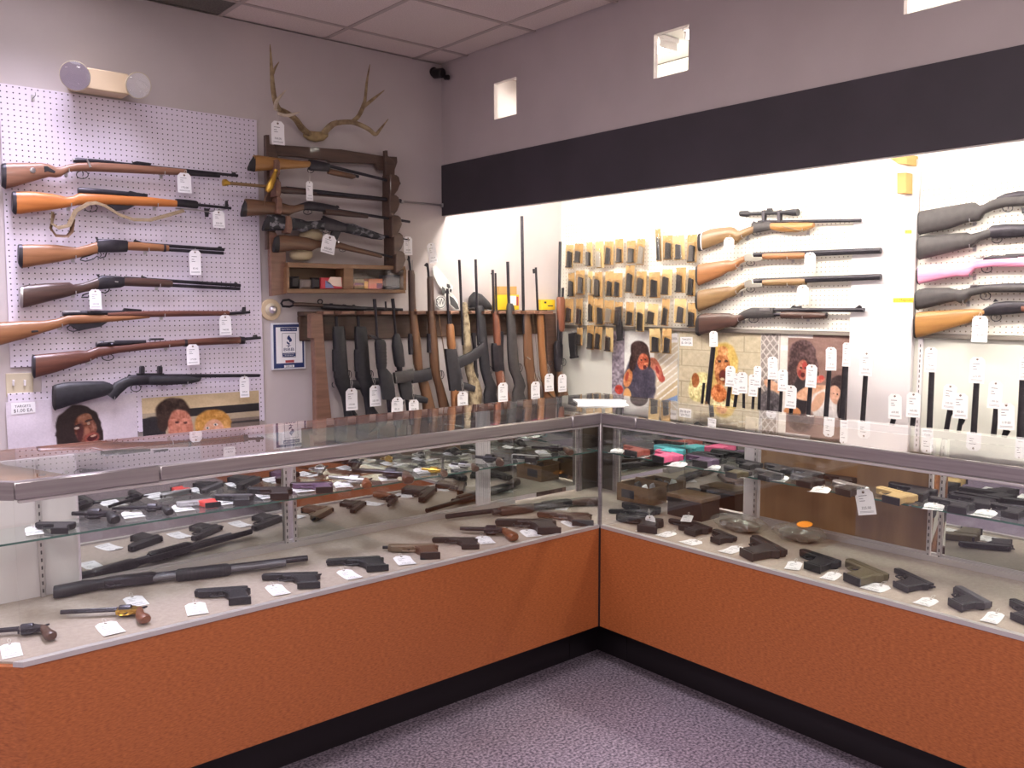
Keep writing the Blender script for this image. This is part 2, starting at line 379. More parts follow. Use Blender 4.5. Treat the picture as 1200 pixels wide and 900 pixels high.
# corner unit -----------------------------------------------------
cc = thing('corner_display_case', 'square corner unit joining the two glass counters under the white papers', 'display case', (DEP/2, DEP/2, 0))
child(B().box((.001, .001, ZG-.012), (DEP, DEP, ZG)), 'deck', DECK, cc, False)
child(B().box((.001, .001, ZB), (DEP, DEP, ZG-.0125)), 'base', LAM, cc, False)
child(B().prism([(.001, .18), (.18, .18), (.18, .001), (DEP-.02, .001), (DEP-.02, DEP-.02), (.001, DEP-.02)], 0, ZB, 0, up), 'kick', KICK, cc, False)
child(B().box((.001, .001, ZT-.004), (DEP, DEP, ZT+.003)), 'top_glass', GLASST, cc, False)
child(B().box((-.006, -.006, ZB), (.006, .006, ZG)), 'corner_strip', KICK, cc, False)
child(B().box((-.006, -.006, ZG), (.008, .008, ZT+.003), .002), 'corner_post', ALU, cc)
child(B().box((.001, DEP-.012, ZT-.03), (DEP, DEP, ZT-.004)), 'rear_rail', ALU, cc); child(B().box((DEP-.012, .001, ZT-.03), (DEP, DEP-.013, ZT-.004)), 'rear_rail', ALU, cc)
DARKW = mat('dark_rear_panel', (66, 58, 52), .35, col2=(88, 78, 66), scale=(6, 6, 2))
CX = at(674, 570, 1, MD).x; CY = at(726, 570, 0, MD).y
child(B().box((.002, MD, ZG+.03), (CX, MD+.006, ZT-.03)), 'mirror_panel', MIRROR, cc, False)
child(B().box((MD, .002, ZG+.03), (MD+.006, CY, ZT-.03)), 'mirror_panel', MIRROR, cc, False)
child(B().box((CX+.03, MD, ZG), (MD-.001, MD+.008, 1.0)), 'rear_panel', DARKW, cc, False)
child(B().box((MD, CY+.03, ZG), (MD+.008, MD+.008, 1.0)), 'rear_panel', DARKW, cc, False)
for (x, y, ax) in ((CX+.008, MD-.002, 'x'), (CX+.03, MD-.002, 'x'), (MD-.002, CY+.008, 'y'), (MD-.002, CY+.03, 'y')):
    st = B(); standard(st, x, y, ZG, ZT-.03, ax); child(st, 'shelf_standard', ALU, cc)
# right case ------------------------------------------------------
rc = thing('display_case', 'glass display case with orange wood base below the black fascia', 'display case', (DEP/2, YR/2, 0), 'glass gun counters')
child(B().box((0, YR, ZB), (.018, -.001, ZG-.006)), 'base_panel', LAM, rc, False)
child(B().box((.02, YR, ZB), (DEP, -.001, ZB+.02)), 'base_floor', KICK, rc, False)
child(B().box((.18, YR, 0), (DEP-.02, -.001, ZB)), 'kick', KICK, rc, False)
child(B().box((.019, YR, ZG-.012), (DEP, -.001, ZG)), 'deck', DECK, rc, False)
child(B().box((-.003, YR, ZG-.006), (.019, -.007, ZG+.008)), 'bottom_rail', ALUL, rc, False)
child(B().box((.004, YR, ZG+.008), (.010, -.004, ZT-.03)), 'front_glass', GLASS, rc, False)
child(B().box((.004, YR, ZT-.004), (DEP, -.001, ZT+.003)), 'top_glass', GLASST, rc, False)
child(B().box((-.004, YR, ZT-.042), (.02, -.2, ZT+.002), .004), 'top_rail', ALU, rc)
child(B().box((-.006, -.2, ZT-.044), (.02, -.007, ZT+.004), .004), 'rail_corner_sleeve', ALU, rc)
child(B().box((.001, YR, ZT-.054), (.016, -.01, ZT-.0445), .002), 'rail_lip', ALUL, rc)
child(B().box((DEP-.012, YR, ZT-.03), (DEP, -.002, ZT-.004)), 'rear_rail', ALU, rc)
child(B().box((MD+.004, YR, ZG-.01), (DEP, -.002, ZG+.02)), 'rear_sill', ALUL, rc)
child(B().box((MD, -.325, ZG+.03), (MD+.006, -.001, ZT-.03)), 'mirror_door', MIRROR, rc, False)
child(B().box((MD-.004, -.405, ZG), (MD+.01, -.33, ZT-.03)), 'filler_panel', WHITEP, rc, False)
child(B().box((MD, -1.13, ZG+.02), (MD+.008, -.41, ZT-.03)), 'brown_door', BROWND, rc, False)
child(B().box((MD, YR, ZG+.03), (MD+.006, -1.19, ZT-.03)), 'mirror_door', MIRROR, rc, False)
for dz in (0, .016): child(B().box((MD-.018+dz*.9, YR, ZG), (MD-.006+dz*.9, -.41, ZG+.022+dz*.5)), 'door_track', ALUL, rc, False)
for y in (-1.135, -1.175, -.39, -2.2):
    st = B(); sl = B(); standard(st, MD-.002, y, ZG, ZT-.03, 'y'); slots(sl, MD-.002, y, ZG, ZT-.03, 'y')
    child(st, 'shelf_standard', ALUL, rc); child(sl, 'standard_slots', SLOT, rc, False)
shelf(rc, (SD, -1.15, ZS-.006), (MD-.015, -.001, ZS), 'x')
shelf(cc, (SD, .001, ZS-.006), (MD-.015, CY+.02, ZS), 'x'); shelf(cc, (.001, SD, ZS-.006), (SD-.02, MD-.015, ZS), 'y')
shelf(rc, (SD, YR, ZS-.006), (MD-.015, -1.16, ZS), 'x')
for y in (-.02, -.39, -1.135, -1.175):
    child(B().prism([(MD-.012, ZS-.006), (SD+.03, ZS-.006), (SD+.03, ZS-.012), (MD-.012, ZS-.035)], y-.002, y+.002, 0, lambda u, t, w: (u, t, w)), 'shelf_bracket', ALU, rc, False)
# ------------------------------------------------------------------ gun materials
def wood(name, c1, c2, rough=.38): return mat(name, c1, rough, col2=c2, scale=(6, 60, 60), detail=5, contrast=(.3, .7), coat=.15)
W_MAUSER = wood('wood_reddish_tan', (120, 82, 64), (146, 104, 82)); W_ORANGE = wood('wood_orange', (166, 96, 44), (190, 118, 58))
W_WALNUT = wood('wood_walnut', (92, 64, 46), (116, 82, 58)); W_DARK = wood('wood_dark', (62, 44, 40), (80, 56, 48))
W_RED = wood('wood_red', (84, 50, 42), (106, 64, 50)); W_AMBER = wood('wood_amber', (128, 84, 54), (152, 104, 68))
W_YELLOW = wood('wood_yellow', (140, 98, 52), (160, 116, 64)); W_HONEY = wood('wood_honey', (128, 84, 50), (150, 102, 64)); W_OLIVE = wood('wood_olive_brown', (112, 86, 56), (132, 104, 70))
W_BROWN = wood('wood_brown', (86, 60, 44), (110, 78, 56)); W_RACK = wood('rack_wood', (70, 50, 42), (92, 68, 56), .5); W_RACKL = wood('rack_wood_light', (108, 76, 62), (132, 96, 78), .5)
W_CHERRY = wood('wood_cherry', (108, 64, 48), (130, 80, 60))
BLUED = mat('blued_steel', (50, 48, 54), .36, .6, col2=(62, 58, 64), scale=(30, 30, 30)); BLACK = mat('black_polymer', (34, 33, 38), .5, col2=(43, 41, 47), scale=(40, 40, 40)); GREY = mat('grey_synthetic', (54, 50, 51), .55, col2=(63, 59, 59), scale=(40, 40, 40))
STEEL = mat('bright_steel', (176, 172, 172), .28, .9); NICKEL = mat('nickel_receiver', (206, 202, 190), .3, .8); BRASS = mat('brass', (196, 156, 70), .28, .9)
PINK = mat('pink_laminate', (236, 140, 176), .4, col2=(244, 170, 196), scale=(8, 60, 60)); RUBBER = mat('rubber_pad', (34, 30, 32), .7); CAMO = mat('camo_black_grey', (30, 30, 36), .5, col2=(120, 118, 124), scale=(28, 40, 40), detail=6, contrast=(.52, .62)); CAMOT = mat('camo_tan', (110, 94, 72), .55, col2=(172, 156, 128), scale=(26, 34, 34), detail=6, contrast=(.4, .6))
STRAP = mat('canvas_strap', (122, 104, 78), .8, col2=(104, 86, 62), scale=(60, 60, 60)); STRAPB = mat('leather_strap', (96, 66, 40), .6); PAPER = mat('tag_paper', (240, 238, 240), .7); INK = mat('ink', (52, 50, 58), .7); INKG = mat('ink_grey', (128, 126, 134), .7); STRING = mat('tag_string', (214, 208, 200), .8); HOOK = mat('hook_wire', (190, 188, 190), .35, .8)
EYEL = mat('tag_eyelet', (96, 70, 56), .6)
def Z(t, x, y): return (t[0]+x/t[2], t[1]+y/t[2])
class Gun:
    def __init__(s, name, label, cat, plane, zt, butt, muzzle, group=None, up=(0, 0, 1)):
        s.plane = plane; s.zt = zt
        a, b = s.w(butt), s.w(muzzle)
        s.mw = frame_of(a, b-a, up); s.inv = s.mw.inverted(); s.t = thing(name, label, cat, group=group, mw=s.mw); s.len = (b-a).length
    def w(s, p):
        x, y = Z(s.zt, *p); return at(x, y, *s.plane)
    def l(s, p, off=0.):
        v = s.inv @ s.w(p); v.y -= off; return v
    def loft(s, name, m, st, w, e=2.6, off=0., n=12):
        secs = []; ws = w if isinstance(w, (list, tuple)) else [w]*len(st)
        for q, ww in zip(st, ws):
            if len(q) == 3: a, b = s.l((q[0], q[1]), off), s.l((q[0], q[2]), off)
            else: a, b = s.l((q[0], q[1]), off), s.l((q[2], q[3]), off)
            secs.append(((a+b)/2, (a-b)/2, Vector((0, ww, 0))))
        return B().loft(secs, n, e).obj(name, m, s.t, ang=50)
    def tube(s, name, m, p0, p1, r, r1=None, off=0., n=10): return B().tube(s.l(p0, off), s.l(p1, off), r, r1, n).obj(name, m, s.t)
    def path(s, name, m, pts, r, off=0., n=6, closed=False): return B().path([s.l(p, off) for p in pts], r, n, closed).obj(name, m, s.t)
    def strap(s, name, m, pts, w, off=0.):
        ps = [s.l(p, off) for p in pts]; b = B(); secs = []
        for i, p in enumerate(ps):
            d = (ps[min(i+1, len(ps)-1)]-ps[max(i-1, 0)]).normalized(); k = Vector((0, 1, 0)); nn = d.cross(k)
            secs.append((p, (k*.7+nn*.7)*w/2, (k*.7-nn*.7)*.0012))
        return b.loft(secs, 8, 4).obj(name, m, s.t)
    def prism(s, name, m, pts, w, bev=.0015, off=0.):
        ps = [s.l(p, off) for p in pts]
        return B().prism([(p.x, p.z) for p in ps], -w-off, w-off, bev).obj(name, m, s.t)
    def guard(s, p, rx, ry, m=None, r=.0022):
        # trigger guard ring and trigger
        pts = [(p[0]+rx*math.cos(a), p[1]+ry*math.sin(a)) for a in [2*math.pi*k/14 for k in range(14)]]
        s.path('trigger_guard', m or BLUED, pts, r, n=6, closed=True)
        s.path('trigger', m or BLUED, [(p[0], p[1]-ry*.9), (p[0]+rx*.15, p[1]-ry*.2), (p[0]+rx*.05, p[1]+ry*.35)], r*.9, n=5)
NTAG = [0]
PRICES = ['175.00', '325.00', '85.00', '225.00', '140.00', '119.00', '299.00', '350.00', '650.00', '165.00']
tcache = {}
def price_print(k, W, H):
    txt = PRICES[k % len(PRICES)]
    if txt not in tcache:
        me = text_mesh(txt, 1.0); tcache[txt] = ([tuple(v.co) for v in me.vertices], [tuple(p.vertices) for p in me.polygons]); bpy.data.meshes.remove(me)
    return tcache[txt]
def make_tag(mw, W, H, owner, group, sway=0, strn=None, curl=0.0):
    # tag in local x (width), z (height, 0 at top .. -H), -y is the printed face
    k = NTAG[0]; NTAG[0] += 1
    t = thing('price_tag', owner, 'price tag', group=group, mw=mw)
    c = W*.22; th = .0005
    def bend(v): return (v[0], v[1]-curl*((v[2]+H/2)/(H/2))**2*H + curl*H*.3, v[2])
    outline = [(-W/2+c, 0), (W/2-c, 0), (W/2, -c), (W/2, -H*.45), (W/2, -H*.75), (W/2, -H), (-W/2, -H), (-W/2, -H*.75), (-W/2, -H*.45), (-W/2, -c)]
    # strip card so that it can bend
    rows = [0, -c, -H*.3, -H*.45, -H*.6, -H*.75, -H*.88, -H]; vs = []; fs = []
    for sgn in (-1, 1):
        for z in rows:
            hw = W/2-c if z == 0 else W/2
            vs += [bend((-hw, sgn*th, z)), bend((hw, sgn*th, z))]
    n = len(rows)
    for r in range(n-1): fs += [(2*r, 2*r+1, 2*r+3, 2*r+2), (2*n+2*r+1, 2*n+2*r, 2*n+2*r+2, 2*n+2*r+3)]
    for r in range(n-1): fs += [(2*r, 2*r+2, 2*n+2*r+2, 2*n+2*r), (2*r+1, 2*n+2*r+1, 2*n+2*r+3, 2*r+3)]
    fs += [(0, 2*n, 2*n+1, 1), (2*n-2, 2*n-1, 4*n-1, 4*n-2)]
    B().add(vs, fs).obj('card', PAPER, t)
    b = B(); b.lathe(bend((0, -th*1.5, -c*.75)), (0, -1, 0), [(0, W*.075), (.0004, W*.075), (.0005, W*.03)], 10).obj('eyelet', EYEL, t)
    v, f = price_print(k, W, H); sc = W*.2; b = B()
    b.add([bend((x*sc, -th*1.6, -H*.74+y*sc)) for x, y, z in v], f)
    for z, x0, x1 in ((-.25, -.3, .15), (-.36, -.3, -.08), (-.45, -.3, .0)):
        b.add([bend((x0*W, -th*1.6, z*H)), bend((x1*W, -th*1.6, z*H)), bend((x1*W, -th*1.6, (z-.018)*H)), bend((x0*W, -th*1.6, (z-.018)*H))], [(0, 1, 2, 3)])
    pr = b.obj('print', INK, t, False)
    b = B()
    for z in (-.86, -.9): b.add([bend((-.38*W, -th*1.6, z*H)), bend((.38*W, -th*1.6, z*H)), bend((.38*W, -th*1.6, (z-.014)*H)), bend((-.38*W, -th*1.6, (z-.014)*H))], [(0, 1, 2, 3)])
    b.obj('small_print', INKG, t, False)
    if strn is not None:
        q = mw.inverted() @ Vector(strn); h0 = Vector(bend((0, -th*2, -c*.75))); s1 = (q-h0)
        mid = (q+h0)/2
        B().path([h0, mid+Vector((W*.09, -.002, s1.length*.1)), q+Vector((W*.03, 0, 0)), q-Vector((W*.03, 0, 0)), mid+Vector((-W*.09, -.002, s1.length*.05)), h0], .0007, 5).obj('string', STRING, t)
    return t
def hang_tag(zt, x0, y0, x1, y1, plane, owner, group, string=None, off=0.0, tilt=0, curl=.02):
    (a, b), (c, d) = Z(zt, x0, y0), Z(zt, x1, y1)
    TL = at(a, b, *plane); TR = at(c, b, *plane); BL = at(a, d, *plane); BR = at(c, d, *plane)
    top = (TL+TR)/2; W = (TR-TL).length*.97; H = ((TL+TR)/2-(BL+BR)/2).length
    x = Vector((1, 0, 0)) if plane[0] == 1 else Vector((0, -1, 0))
    x = Matrix.Rotation(math.radians(tilt), 3, 'Y' if plane[0] == 1 else 'X') @ x
    z = Vector((0, 0, 1))
    mw = frame_of(top, x, z)
    s = None
    if string is not None:
        px = Z(zt, *string); s = at(px[0], px[1], *plane)
    else: s = top+Vector((0, 0, .012))
    return make_tag(mw, W, H, owner, group, strn=s, curl=curl)
def hook(zt, p, plane, wall, owner, dr=.012):
    x, y = Z(zt, *p); q = at(x, y, *plane); ax = plane[0]; n = Vector((0, 0, 0)); n[ax] = 1
    d = wall-q[ax]; u = Vector((0, 0, 1))
    t = thing('peg_hook', owner, 'hook', q+n*d, 'wire hooks on the pegboards')
    B().path([(0, 0, 0), tuple(-n*(d*.5)), tuple(-n*(d+dr)), tuple(-n*(d+dr+.006)+u*.004), tuple(-n*(d+dr+.008)+u*.016)], .0022, 6).obj('wire', HOOK, t)
    pl = B(); c = Vector((.008, .008, .014)); c[ax] = .0012; pl.box(-c-n*.0012, c-n*.0012); pl.obj('plate', HOOK, t)
# ------------------------------------------------------------------ white pegboard and rifles on it
PEGL = peg_mat('pegboard_white', (222, 212, 226), 0, 2)
pts = [(-2.6, .95), (-.575, .95), (-.575, 2.587), (-2.6, 2.587)]
ptsL = [(-1.83, .95), (-.577, .95), (-.577, 2.587), (-1.795, 2.587), (-1.81, 1.305), (-1.68, 1.305), (-1.685, 1.185), (-1.828, 1.185)]
pb = B().prism(ptsL, YL-.012, YL-.002, .001).obj('pegboard', PEGL); tag(pb, 'white pegboard behind the seven long guns above the targets', 'pegboard')
PL = (1, YL-.055); PLW = YL-.012
Z1 = (0, 60, 3.75); Z2 = (0, 280, 3.75); GL = 'rifles displayed on the white pegboard'
HT = 'price tags hanging from the rifles on the white pegboard'
def rgun(name, label, zt, butt, muz, plane, group): return Gun(name, label, 'gun', plane, zt, butt, muz, group)
# 1
g = rgun('rifle', 'reddish tan bolt-action rifle with steel stock disc, topmost on the white pegboard', Z1, (8, 540), (1045, 546), PL, GL)
g.loft('stock', W_MAUSER, [(24, 492, 605), (60, 490, 597), (100, 490, 585), (180, 490, 562), (215, 496, 553), (245, 509, 556), (268, 508, 551), (300, 498, 530), (340, 490, 528), (420, 488, 530), (560, 496, 536), (700, 508, 542), (818, 518, 546)], [.019, .021, .021, .02, .018, .017, .017, .017, .02, .021, .02, .018, .015])
g.loft('butt_plate', BLUED, [(5, 497, 592), (12, 493, 600), (25, 491, 606)], [.018, .019, .0195])
g.loft('receiver', BLUED, [(322, 472, 490), (340, 468, 492), (420, 474, 494), (500, 482, 498)], [.011, .013, .014, .012])
g.path('bolt_handle', STEEL, [(376, 478), (384, 492), (392, 512)], [.004, .0045, .007], .02); g.tube('bolt', STEEL, (318, 478), (400, 481), .007, off=.004)
g.prism('rear_sight', BLUED, [(582, 488), (600, 484), (665, 493), (662, 500), (582, 496)], .008)
g.tube('barrel', BLUED, (500, 492), (1045, 547), .0095, .0075); g.loft('barrel_band', BLUED, [(816, 516, 548), (830, 518, 549)], .0165)
g.loft('muzzle_handguard', BLUED, [(830, 522, 548), (900, 529, 552), (965, 537, 556)], .011)
g.prism('front_sight', BLUED, [(1015, 542), (1020, 532), (1034, 532), (1038, 545)], .004); g.guard((362, 543), 26, 17)
g.tube('stock_disc', STEEL, (139, 526), (139.01, 526), .012) if False else B().lathe(g.l((139, 526), .018), (0, -1, 0), [(0, .012), (.005, .012), (.006, .009), (.006, .004)], 16).obj('stock_disc', STEEL, g.t)
g.prism('sling_slot', RUBBER, [(188, 507), (204, 507), (240, 530), (236, 538), (205, 530), (190, 535)], .0195)
hang_tag(Z1, 778, 535, 840, 622, (1, YL-.085), 'white price tag on the topmost reddish tan rifle of the white pegboard', HT, (818, 522))
for p in ((300, 532), (720, 544)): hook(Z1, p, PL, PLW, 'wire hook holding the topmost reddish tan rifle on the pegboard')
# 2
g = rgun('rifle', 'glossy orange-stocked carbine with folded bayonet and hanging canvas sling', Z1, (55, 665), (1015, 690), PL, GL)
g.loft('stock', W_ORANGE, [(70, 617, 716), (90, 616, 716), (150, 617, 707), (235, 628, 696), (290, 640, 688), (320, 637, 682), (348, 622, 676), (450, 628, 675), (560, 636, 678), (650, 640, 682), (775, 655, 685)], [.02, .021, .021, .02, .018, .018, .02, .022, .022, .02, .016])
g.loft('butt_plate', BLUED, [(53, 618, 705), (60, 616, 716), (71, 617, 719)], [.018, .02, .02])
g.loft('receiver', BLUED, [(342, 600, 626), (350, 597, 628), (450, 606, 634), (560, 617, 642)], [.012, .015, .016, .014])
g.prism('rear_sight', BLUED, [(552, 624), (570, 614), (600, 622), (648, 628), (646, 642), (556, 640)], .009)
g.loft('gas_tube', BLUED, [(772, 648, 684), (800, 650, 686), (862, 657, 692), (870, 662, 690)], [.014, .014, .012, .008])
g.tube('barrel', BLUED, (640, 652), (1015, 690), .009, .0075); g.path('bayonet', STEEL, [(770, 691), (860, 698), (910, 706), (990, 696)], [.004, .004, .003, .002], .006)
g.prism('front_sight', BLUED, [(988, 690), (990, 657), (1000, 655), (1003, 692)], .006); g.prism('bayonet_mount', BLUED, [(897, 690), (920, 692), (915, 728), (902, 728)], .006)
g.guard((400, 688), 28, 18); g.prism('magazine', BLUED, [(470, 675), (590, 680), (560, 695), (510, 702)], .014)
g.strap('sling', STRAP, [(225, 708), (222, 760), (250, 778), (295, 768), (325, 705), (380, 672), (415, 668), (455, 682), (520, 722), (580, 742), (650, 744), (720, 725), (800, 702)], .026, .028)
g.strap('sling_loop', STRAPB, [(232, 716), (217, 780), (240, 812), (290, 815), (308, 795), (316, 740)], .022, .024)
hang_tag(Z1, 933, 700, 987, 776, (1, YL-.085), 'white price tag below the muzzle of the orange-stocked carbine', HT, (962, 690))
for p in ((310, 684), (690, 684)): hook(Z1, p, PL, PLW, 'wire hook holding the orange-stocked carbine on the pegboard')
# 3
g = rgun('rifle', 'lever-action carbine with light brown stock and black receiver on the white pegboard', Z2, (82, 70), (985, 56), PL, GL)
g.loft('stock', W_AMBER, [(92, 25, 126), (110, 24, 127), (160, 24, 117), (250, 26, 103), (340, 38, 84), (428, 12, 64)], [.019, .02, .02, .019, .016, .015])
g.loft('butt_plate', BLUED, [(80, 24, 108), (86, 23, 122), (97, 24, 131)], [.018, .019, .02])
g.loft('receiver', BLUED, [(424, 6, 60), (432, 0, 60), (500, 2, 60), (556, 6, 58), (560, 12, 50)], [.014, .017, .017, .017, .014], e=4)
g.prism('hammer', BLUED, [(418, -8), (424, -10), (436, 6), (428, 12)], .004); g.loft('forend', W_AMBER, [(558, 12, 50), (600, 13, 52), (715, 24, 55), (740, 28, 54)], [.016, .019, .018, .014])
g.tube('barrel', BLUED, (556, 18), (985, 47), .009, .0085); g.tube('magazine_tube', BLUED, (735, 47), (982, 63), .0085); g.prism('front_sight', BLUED, [(950, 42), (962, 32), (974, 34), (976, 46)], .004)
g.loft('barrel_band', BLUED, [(716, 24, 57), (726, 25, 58)], .018); g.prism('rear_sight', BLUED, [(585, 14), (590, 4), (602, 6), (625, 14)], .005)
g.path('lever', BLUED, [(420, 62), (395, 72), (360, 82), (352, 92), (375, 98), (410, 88), (425, 76), (440, 84), (462, 78), (468, 60)], .003); g.path('trigger', BLUED, [(440, 58), (446, 70), (440, 78)], .002)
hang_tag(Z2, 830, 50, 882, 158, (1, YL-.085), 'white price tag on the light brown lever-action carbine', HT, (858, 42))
for p in ((330, 88), (650, 55)): hook(Z2, p, PL, PLW, 'wire hook holding the light brown lever-action carbine on the pegboard')
# 4
g = rgun('rifle', 'dark brown lever-action rifle with long tube magazine on the white pegboard', Z2, (85, 255), (1056, 210), PL, GL)
g.loft('stock', W_DARK, [(94, 208, 304), (120, 202, 300), (200, 195, 278), (305, 190, 252), (322, 200, 246), (360, 195, 236), (432, 170, 222)], [.019, .02, .02, .019, .017, .015, .015])
g.loft('butt_plate', STEEL, [(84, 212, 290), (90, 208, 302), (98, 207, 307)], [.018, .019, .0195])
g.loft('receiver', BLUED, [(428, 172, 222), (445, 160, 222), (530, 164, 214), (545, 168, 208)], [.014, .017, .017, .014], e=4); g.prism('loading_gate', STEEL, [(500, 184), (516, 186), (515, 193), (500, 191)], .0178)
g.prism('hammer', BLUED, [(422, 156), (428, 154), (442, 166), (436, 174)], .004); g.loft('forend', W_DARK, [(544, 168, 207), (620, 170, 210), (745, 180, 214), (756, 184, 210)], [.016, .019, .018, .014])
g.tube('barrel', BLUED, (545, 172), (1056, 204), .009); g.tube('magazine_tube', BLUED, (750, 204), (1054, 219), .0085); g.prism('front_sight', BLUED, [(1026, 198), (1032, 190), (1042, 192), (1044, 202)], .004); g.prism('rear_sight', BLUED, [(618, 172), (622, 162), (636, 166), (660, 176)], .005)
g.path('lever', BLUED, [(425, 222), (395, 236), (364, 246), (358, 256), (385, 256), (430, 238), (445, 234), (462, 238), (478, 228), (482, 212)], .003)
hang_tag(Z2, 390, 222, 445, 308, (1, YL-.085), 'white price tag below the receiver of the dark lever-action rifle', HT, (420, 220))
for p in ((330, 244), (700, 212)): hook(Z2, p, PL, PLW, 'wire hook holding the dark lever-action rifle on the pegboard')
# 5
g = rgun('rifle', 'long military rifle with orange-brown butt and dark forend, fifth on the white pegboard', Z2, (-62, 430), (1098, 322), PL, GL)
g.loft('stock', W_AMBER, [(-52, 372, 490), (-20, 369, 476), (0, 366, 468), (100, 360, 440), (190, 359, 412), (250, 350, 394), (300, 333, 376), (360, 332, 374), (470, 335, 366), (560, 334, 358), (655, 330, 348)], [.019, .02, .021, .021, .02, .018, .018, .021, .021, .019, .014])
g.loft('butt_plate', BLUED, [(-66, 376, 485), (-58, 373, 494), (-50, 372, 491)], [.017, .019, .019]); g.loft('forend', W_RED, [(470, 322, 345), (560, 318, 345), (660, 316, 344), (800, 315, 341), (1005, 316, 337)], [.017, .018, .018, .016, .014])
g.loft('receiver', BLUED, [(275, 322, 338), (300, 316, 340), (420, 315, 336), (545, 314, 330)], [.011, .014, .014, .011]); g.tube('bolt', STEEL, (276, 322), (350, 321), .007, off=.006); g.path('bolt_handle', STEEL, [(385, 322), (386, 316)], [.005, .009], .018)
g.prism('rear_sight', BLUED, [(538, 314), (545, 304), (620, 310), (622, 320), (538, 318)], .009); g.prism('magazine', BLUED, [(300, 374), (470, 366), (440, 385), (370, 398), (345, 404)], .013)
g.guard((322, 392), 26, 14); g.tube('barrel', BLUED, (1000, 328), (1098, 322), .0085, .0075); g.prism('front_sight', BLUED, [(1062, 322), (1066, 300), (1078, 298), (1080, 322)], .007); g.tube('cleaning_rod', STEEL, (1000, 337), (1075, 330), .003)
g.prism('sling_slot', RUBBER, [(132, 402), (162, 400), (166, 408), (134, 412)], .0205)
hang_tag(Z2, 962, 335, 1016, 422, (1, YL-.085), 'white price tag near the muzzle of the long military rifle', HT, (988, 326))
for p in ((270, 388), (720, 343)): hook(Z2, p, PL, PLW, 'wire hook holding the long military rifle on the pegboard')
# 6
g = rgun('rifle', 'dark red-brown military rifle wooden to the muzzle, sixth on the white pegboard', Z2, (142, 560), (1145, 434), PL, GL)
g.loft('stock', W_RED, [(152, 509, 612), (180, 506, 604), (250, 500, 585), (345, 490, 552), (375, 492, 546), (400, 484, 536), (430, 472, 520), (520, 468, 502), (640, 455, 487), (800, 442, 472), (930, 434, 466), (1058, 430, 460)], [.019, .02, .02, .019, .018, .017, .018, .02, .02, .018, .016, .015])
g.loft('butt_plate', BLUED, [(142, 513, 598), (146, 510, 610), (153, 509, 614)], [.018, .019, .0195]); g.loft('receiver', BLUED, [(422, 456, 474), (440, 448, 474), (520, 446, 470), (640, 444, 462)], [.011, .014, .014, .01]); g.tube('bolt', STEEL, (424, 458), (500, 452), .007, off=.006); g.path('bolt_handle', BLUED, [(470, 455), (480, 462), (490, 462)], [.004, .004, .008], .02)
g.prism('rear_sight', BLUED, [(652, 446), (660, 436), (718, 436), (720, 444)], .008); g.loft('barrel_band', BLUED, [(1054, 428, 463), (1074, 430, 462)], [.017, .015]); g.loft('barrel_band', BLUED, [(808, 440, 474), (820, 440, 474)], .0185)
g.tube('barrel', BLUED, (1070, 440), (1145, 434), .0085, .0075); g.prism('front_sight', BLUED, [(1108, 436), (1114, 422), (1128, 420), (1132, 434)], .005); g.guard((474, 520), 26, 14)
hang_tag(Z2, 818, 463, 874, 553, (1, YL-.085), 'white price tag under the forend of the dark red-brown rifle', HT, (846, 468))
for p in ((395, 540), (740, 478)): hook(Z2, p, PL, PLW, 'wire hook holding the dark red-brown rifle on the pegboard')
# 7
g = rgun('rifle', 'black synthetic single-shot rifle with two scope rings, lowest on the white pegboard', Z2, (234, 695), (1140, 600), PL, GL)
g.loft('stock', BLACK, [(242, 641, 752), (270, 634, 744), (300, 629, 735), (380, 626, 712), (455, 625, 692), (480, 632, 684), (495, 640, 672)], [.018, .02, .02, .02, .019, .017, .014])
g.loft('butt_pad', RUBBER, [(232, 647, 738), (236, 643, 750), (244, 640, 756)], [.018, .019, .0195])
g.loft('grip', BLACK, [(465, 680, 505, 708), (478, 664, 530, 680), (500, 634, 562, 652), (540, 612, 590, 640), (590, 602, 606, 638)], [.015, .016, .016, .017, .017])
g.loft('receiver', BLUED, [(560, 604, 628), (580, 598, 645), (640, 596, 642), (660, 598, 640)], [.012, .016, .017, .015], e=3.5); g.loft('forend', BLACK, [(650, 600, 642), (720, 600, 643), (830, 602, 637), (870, 606, 628), (880, 608, 622)], [.018, .02, .019, .016, .01])
g.tube('barrel', BLUED, (640, 603), (1140, 600), .0105, .009); g.prism('scope_rail', BLUED, [(600, 590), (720, 590), (720, 598), (600, 598)], .007)
for x in (624, 702):
    g.prism('scope_ring', BLUED, [(x-10, 592), (x-10, 564), (x-6, 558), (x+6, 558), (x+10, 564), (x+10, 592)], .013, .003)
g.prism('hammer', BLUED, [(560, 602), (566, 594), (585, 602), (580, 608)], .004); g.guard((597, 655), 22, 16)
hang_tag(Z2, 1052, 605, 1094, 696, (1, YL-.085), 'white price tag near the muzzle of the black single-shot rifle', HT, (1075, 600))
for p in ((500, 706), (820, 640)): hook(Z2, p, PL, PLW, 'wire hook holding the black single-shot rifle on the pegboard')
hook(Z1, (152, 200), (1, YL-.05), PLW, 'empty wire hook high on the white pegboard')
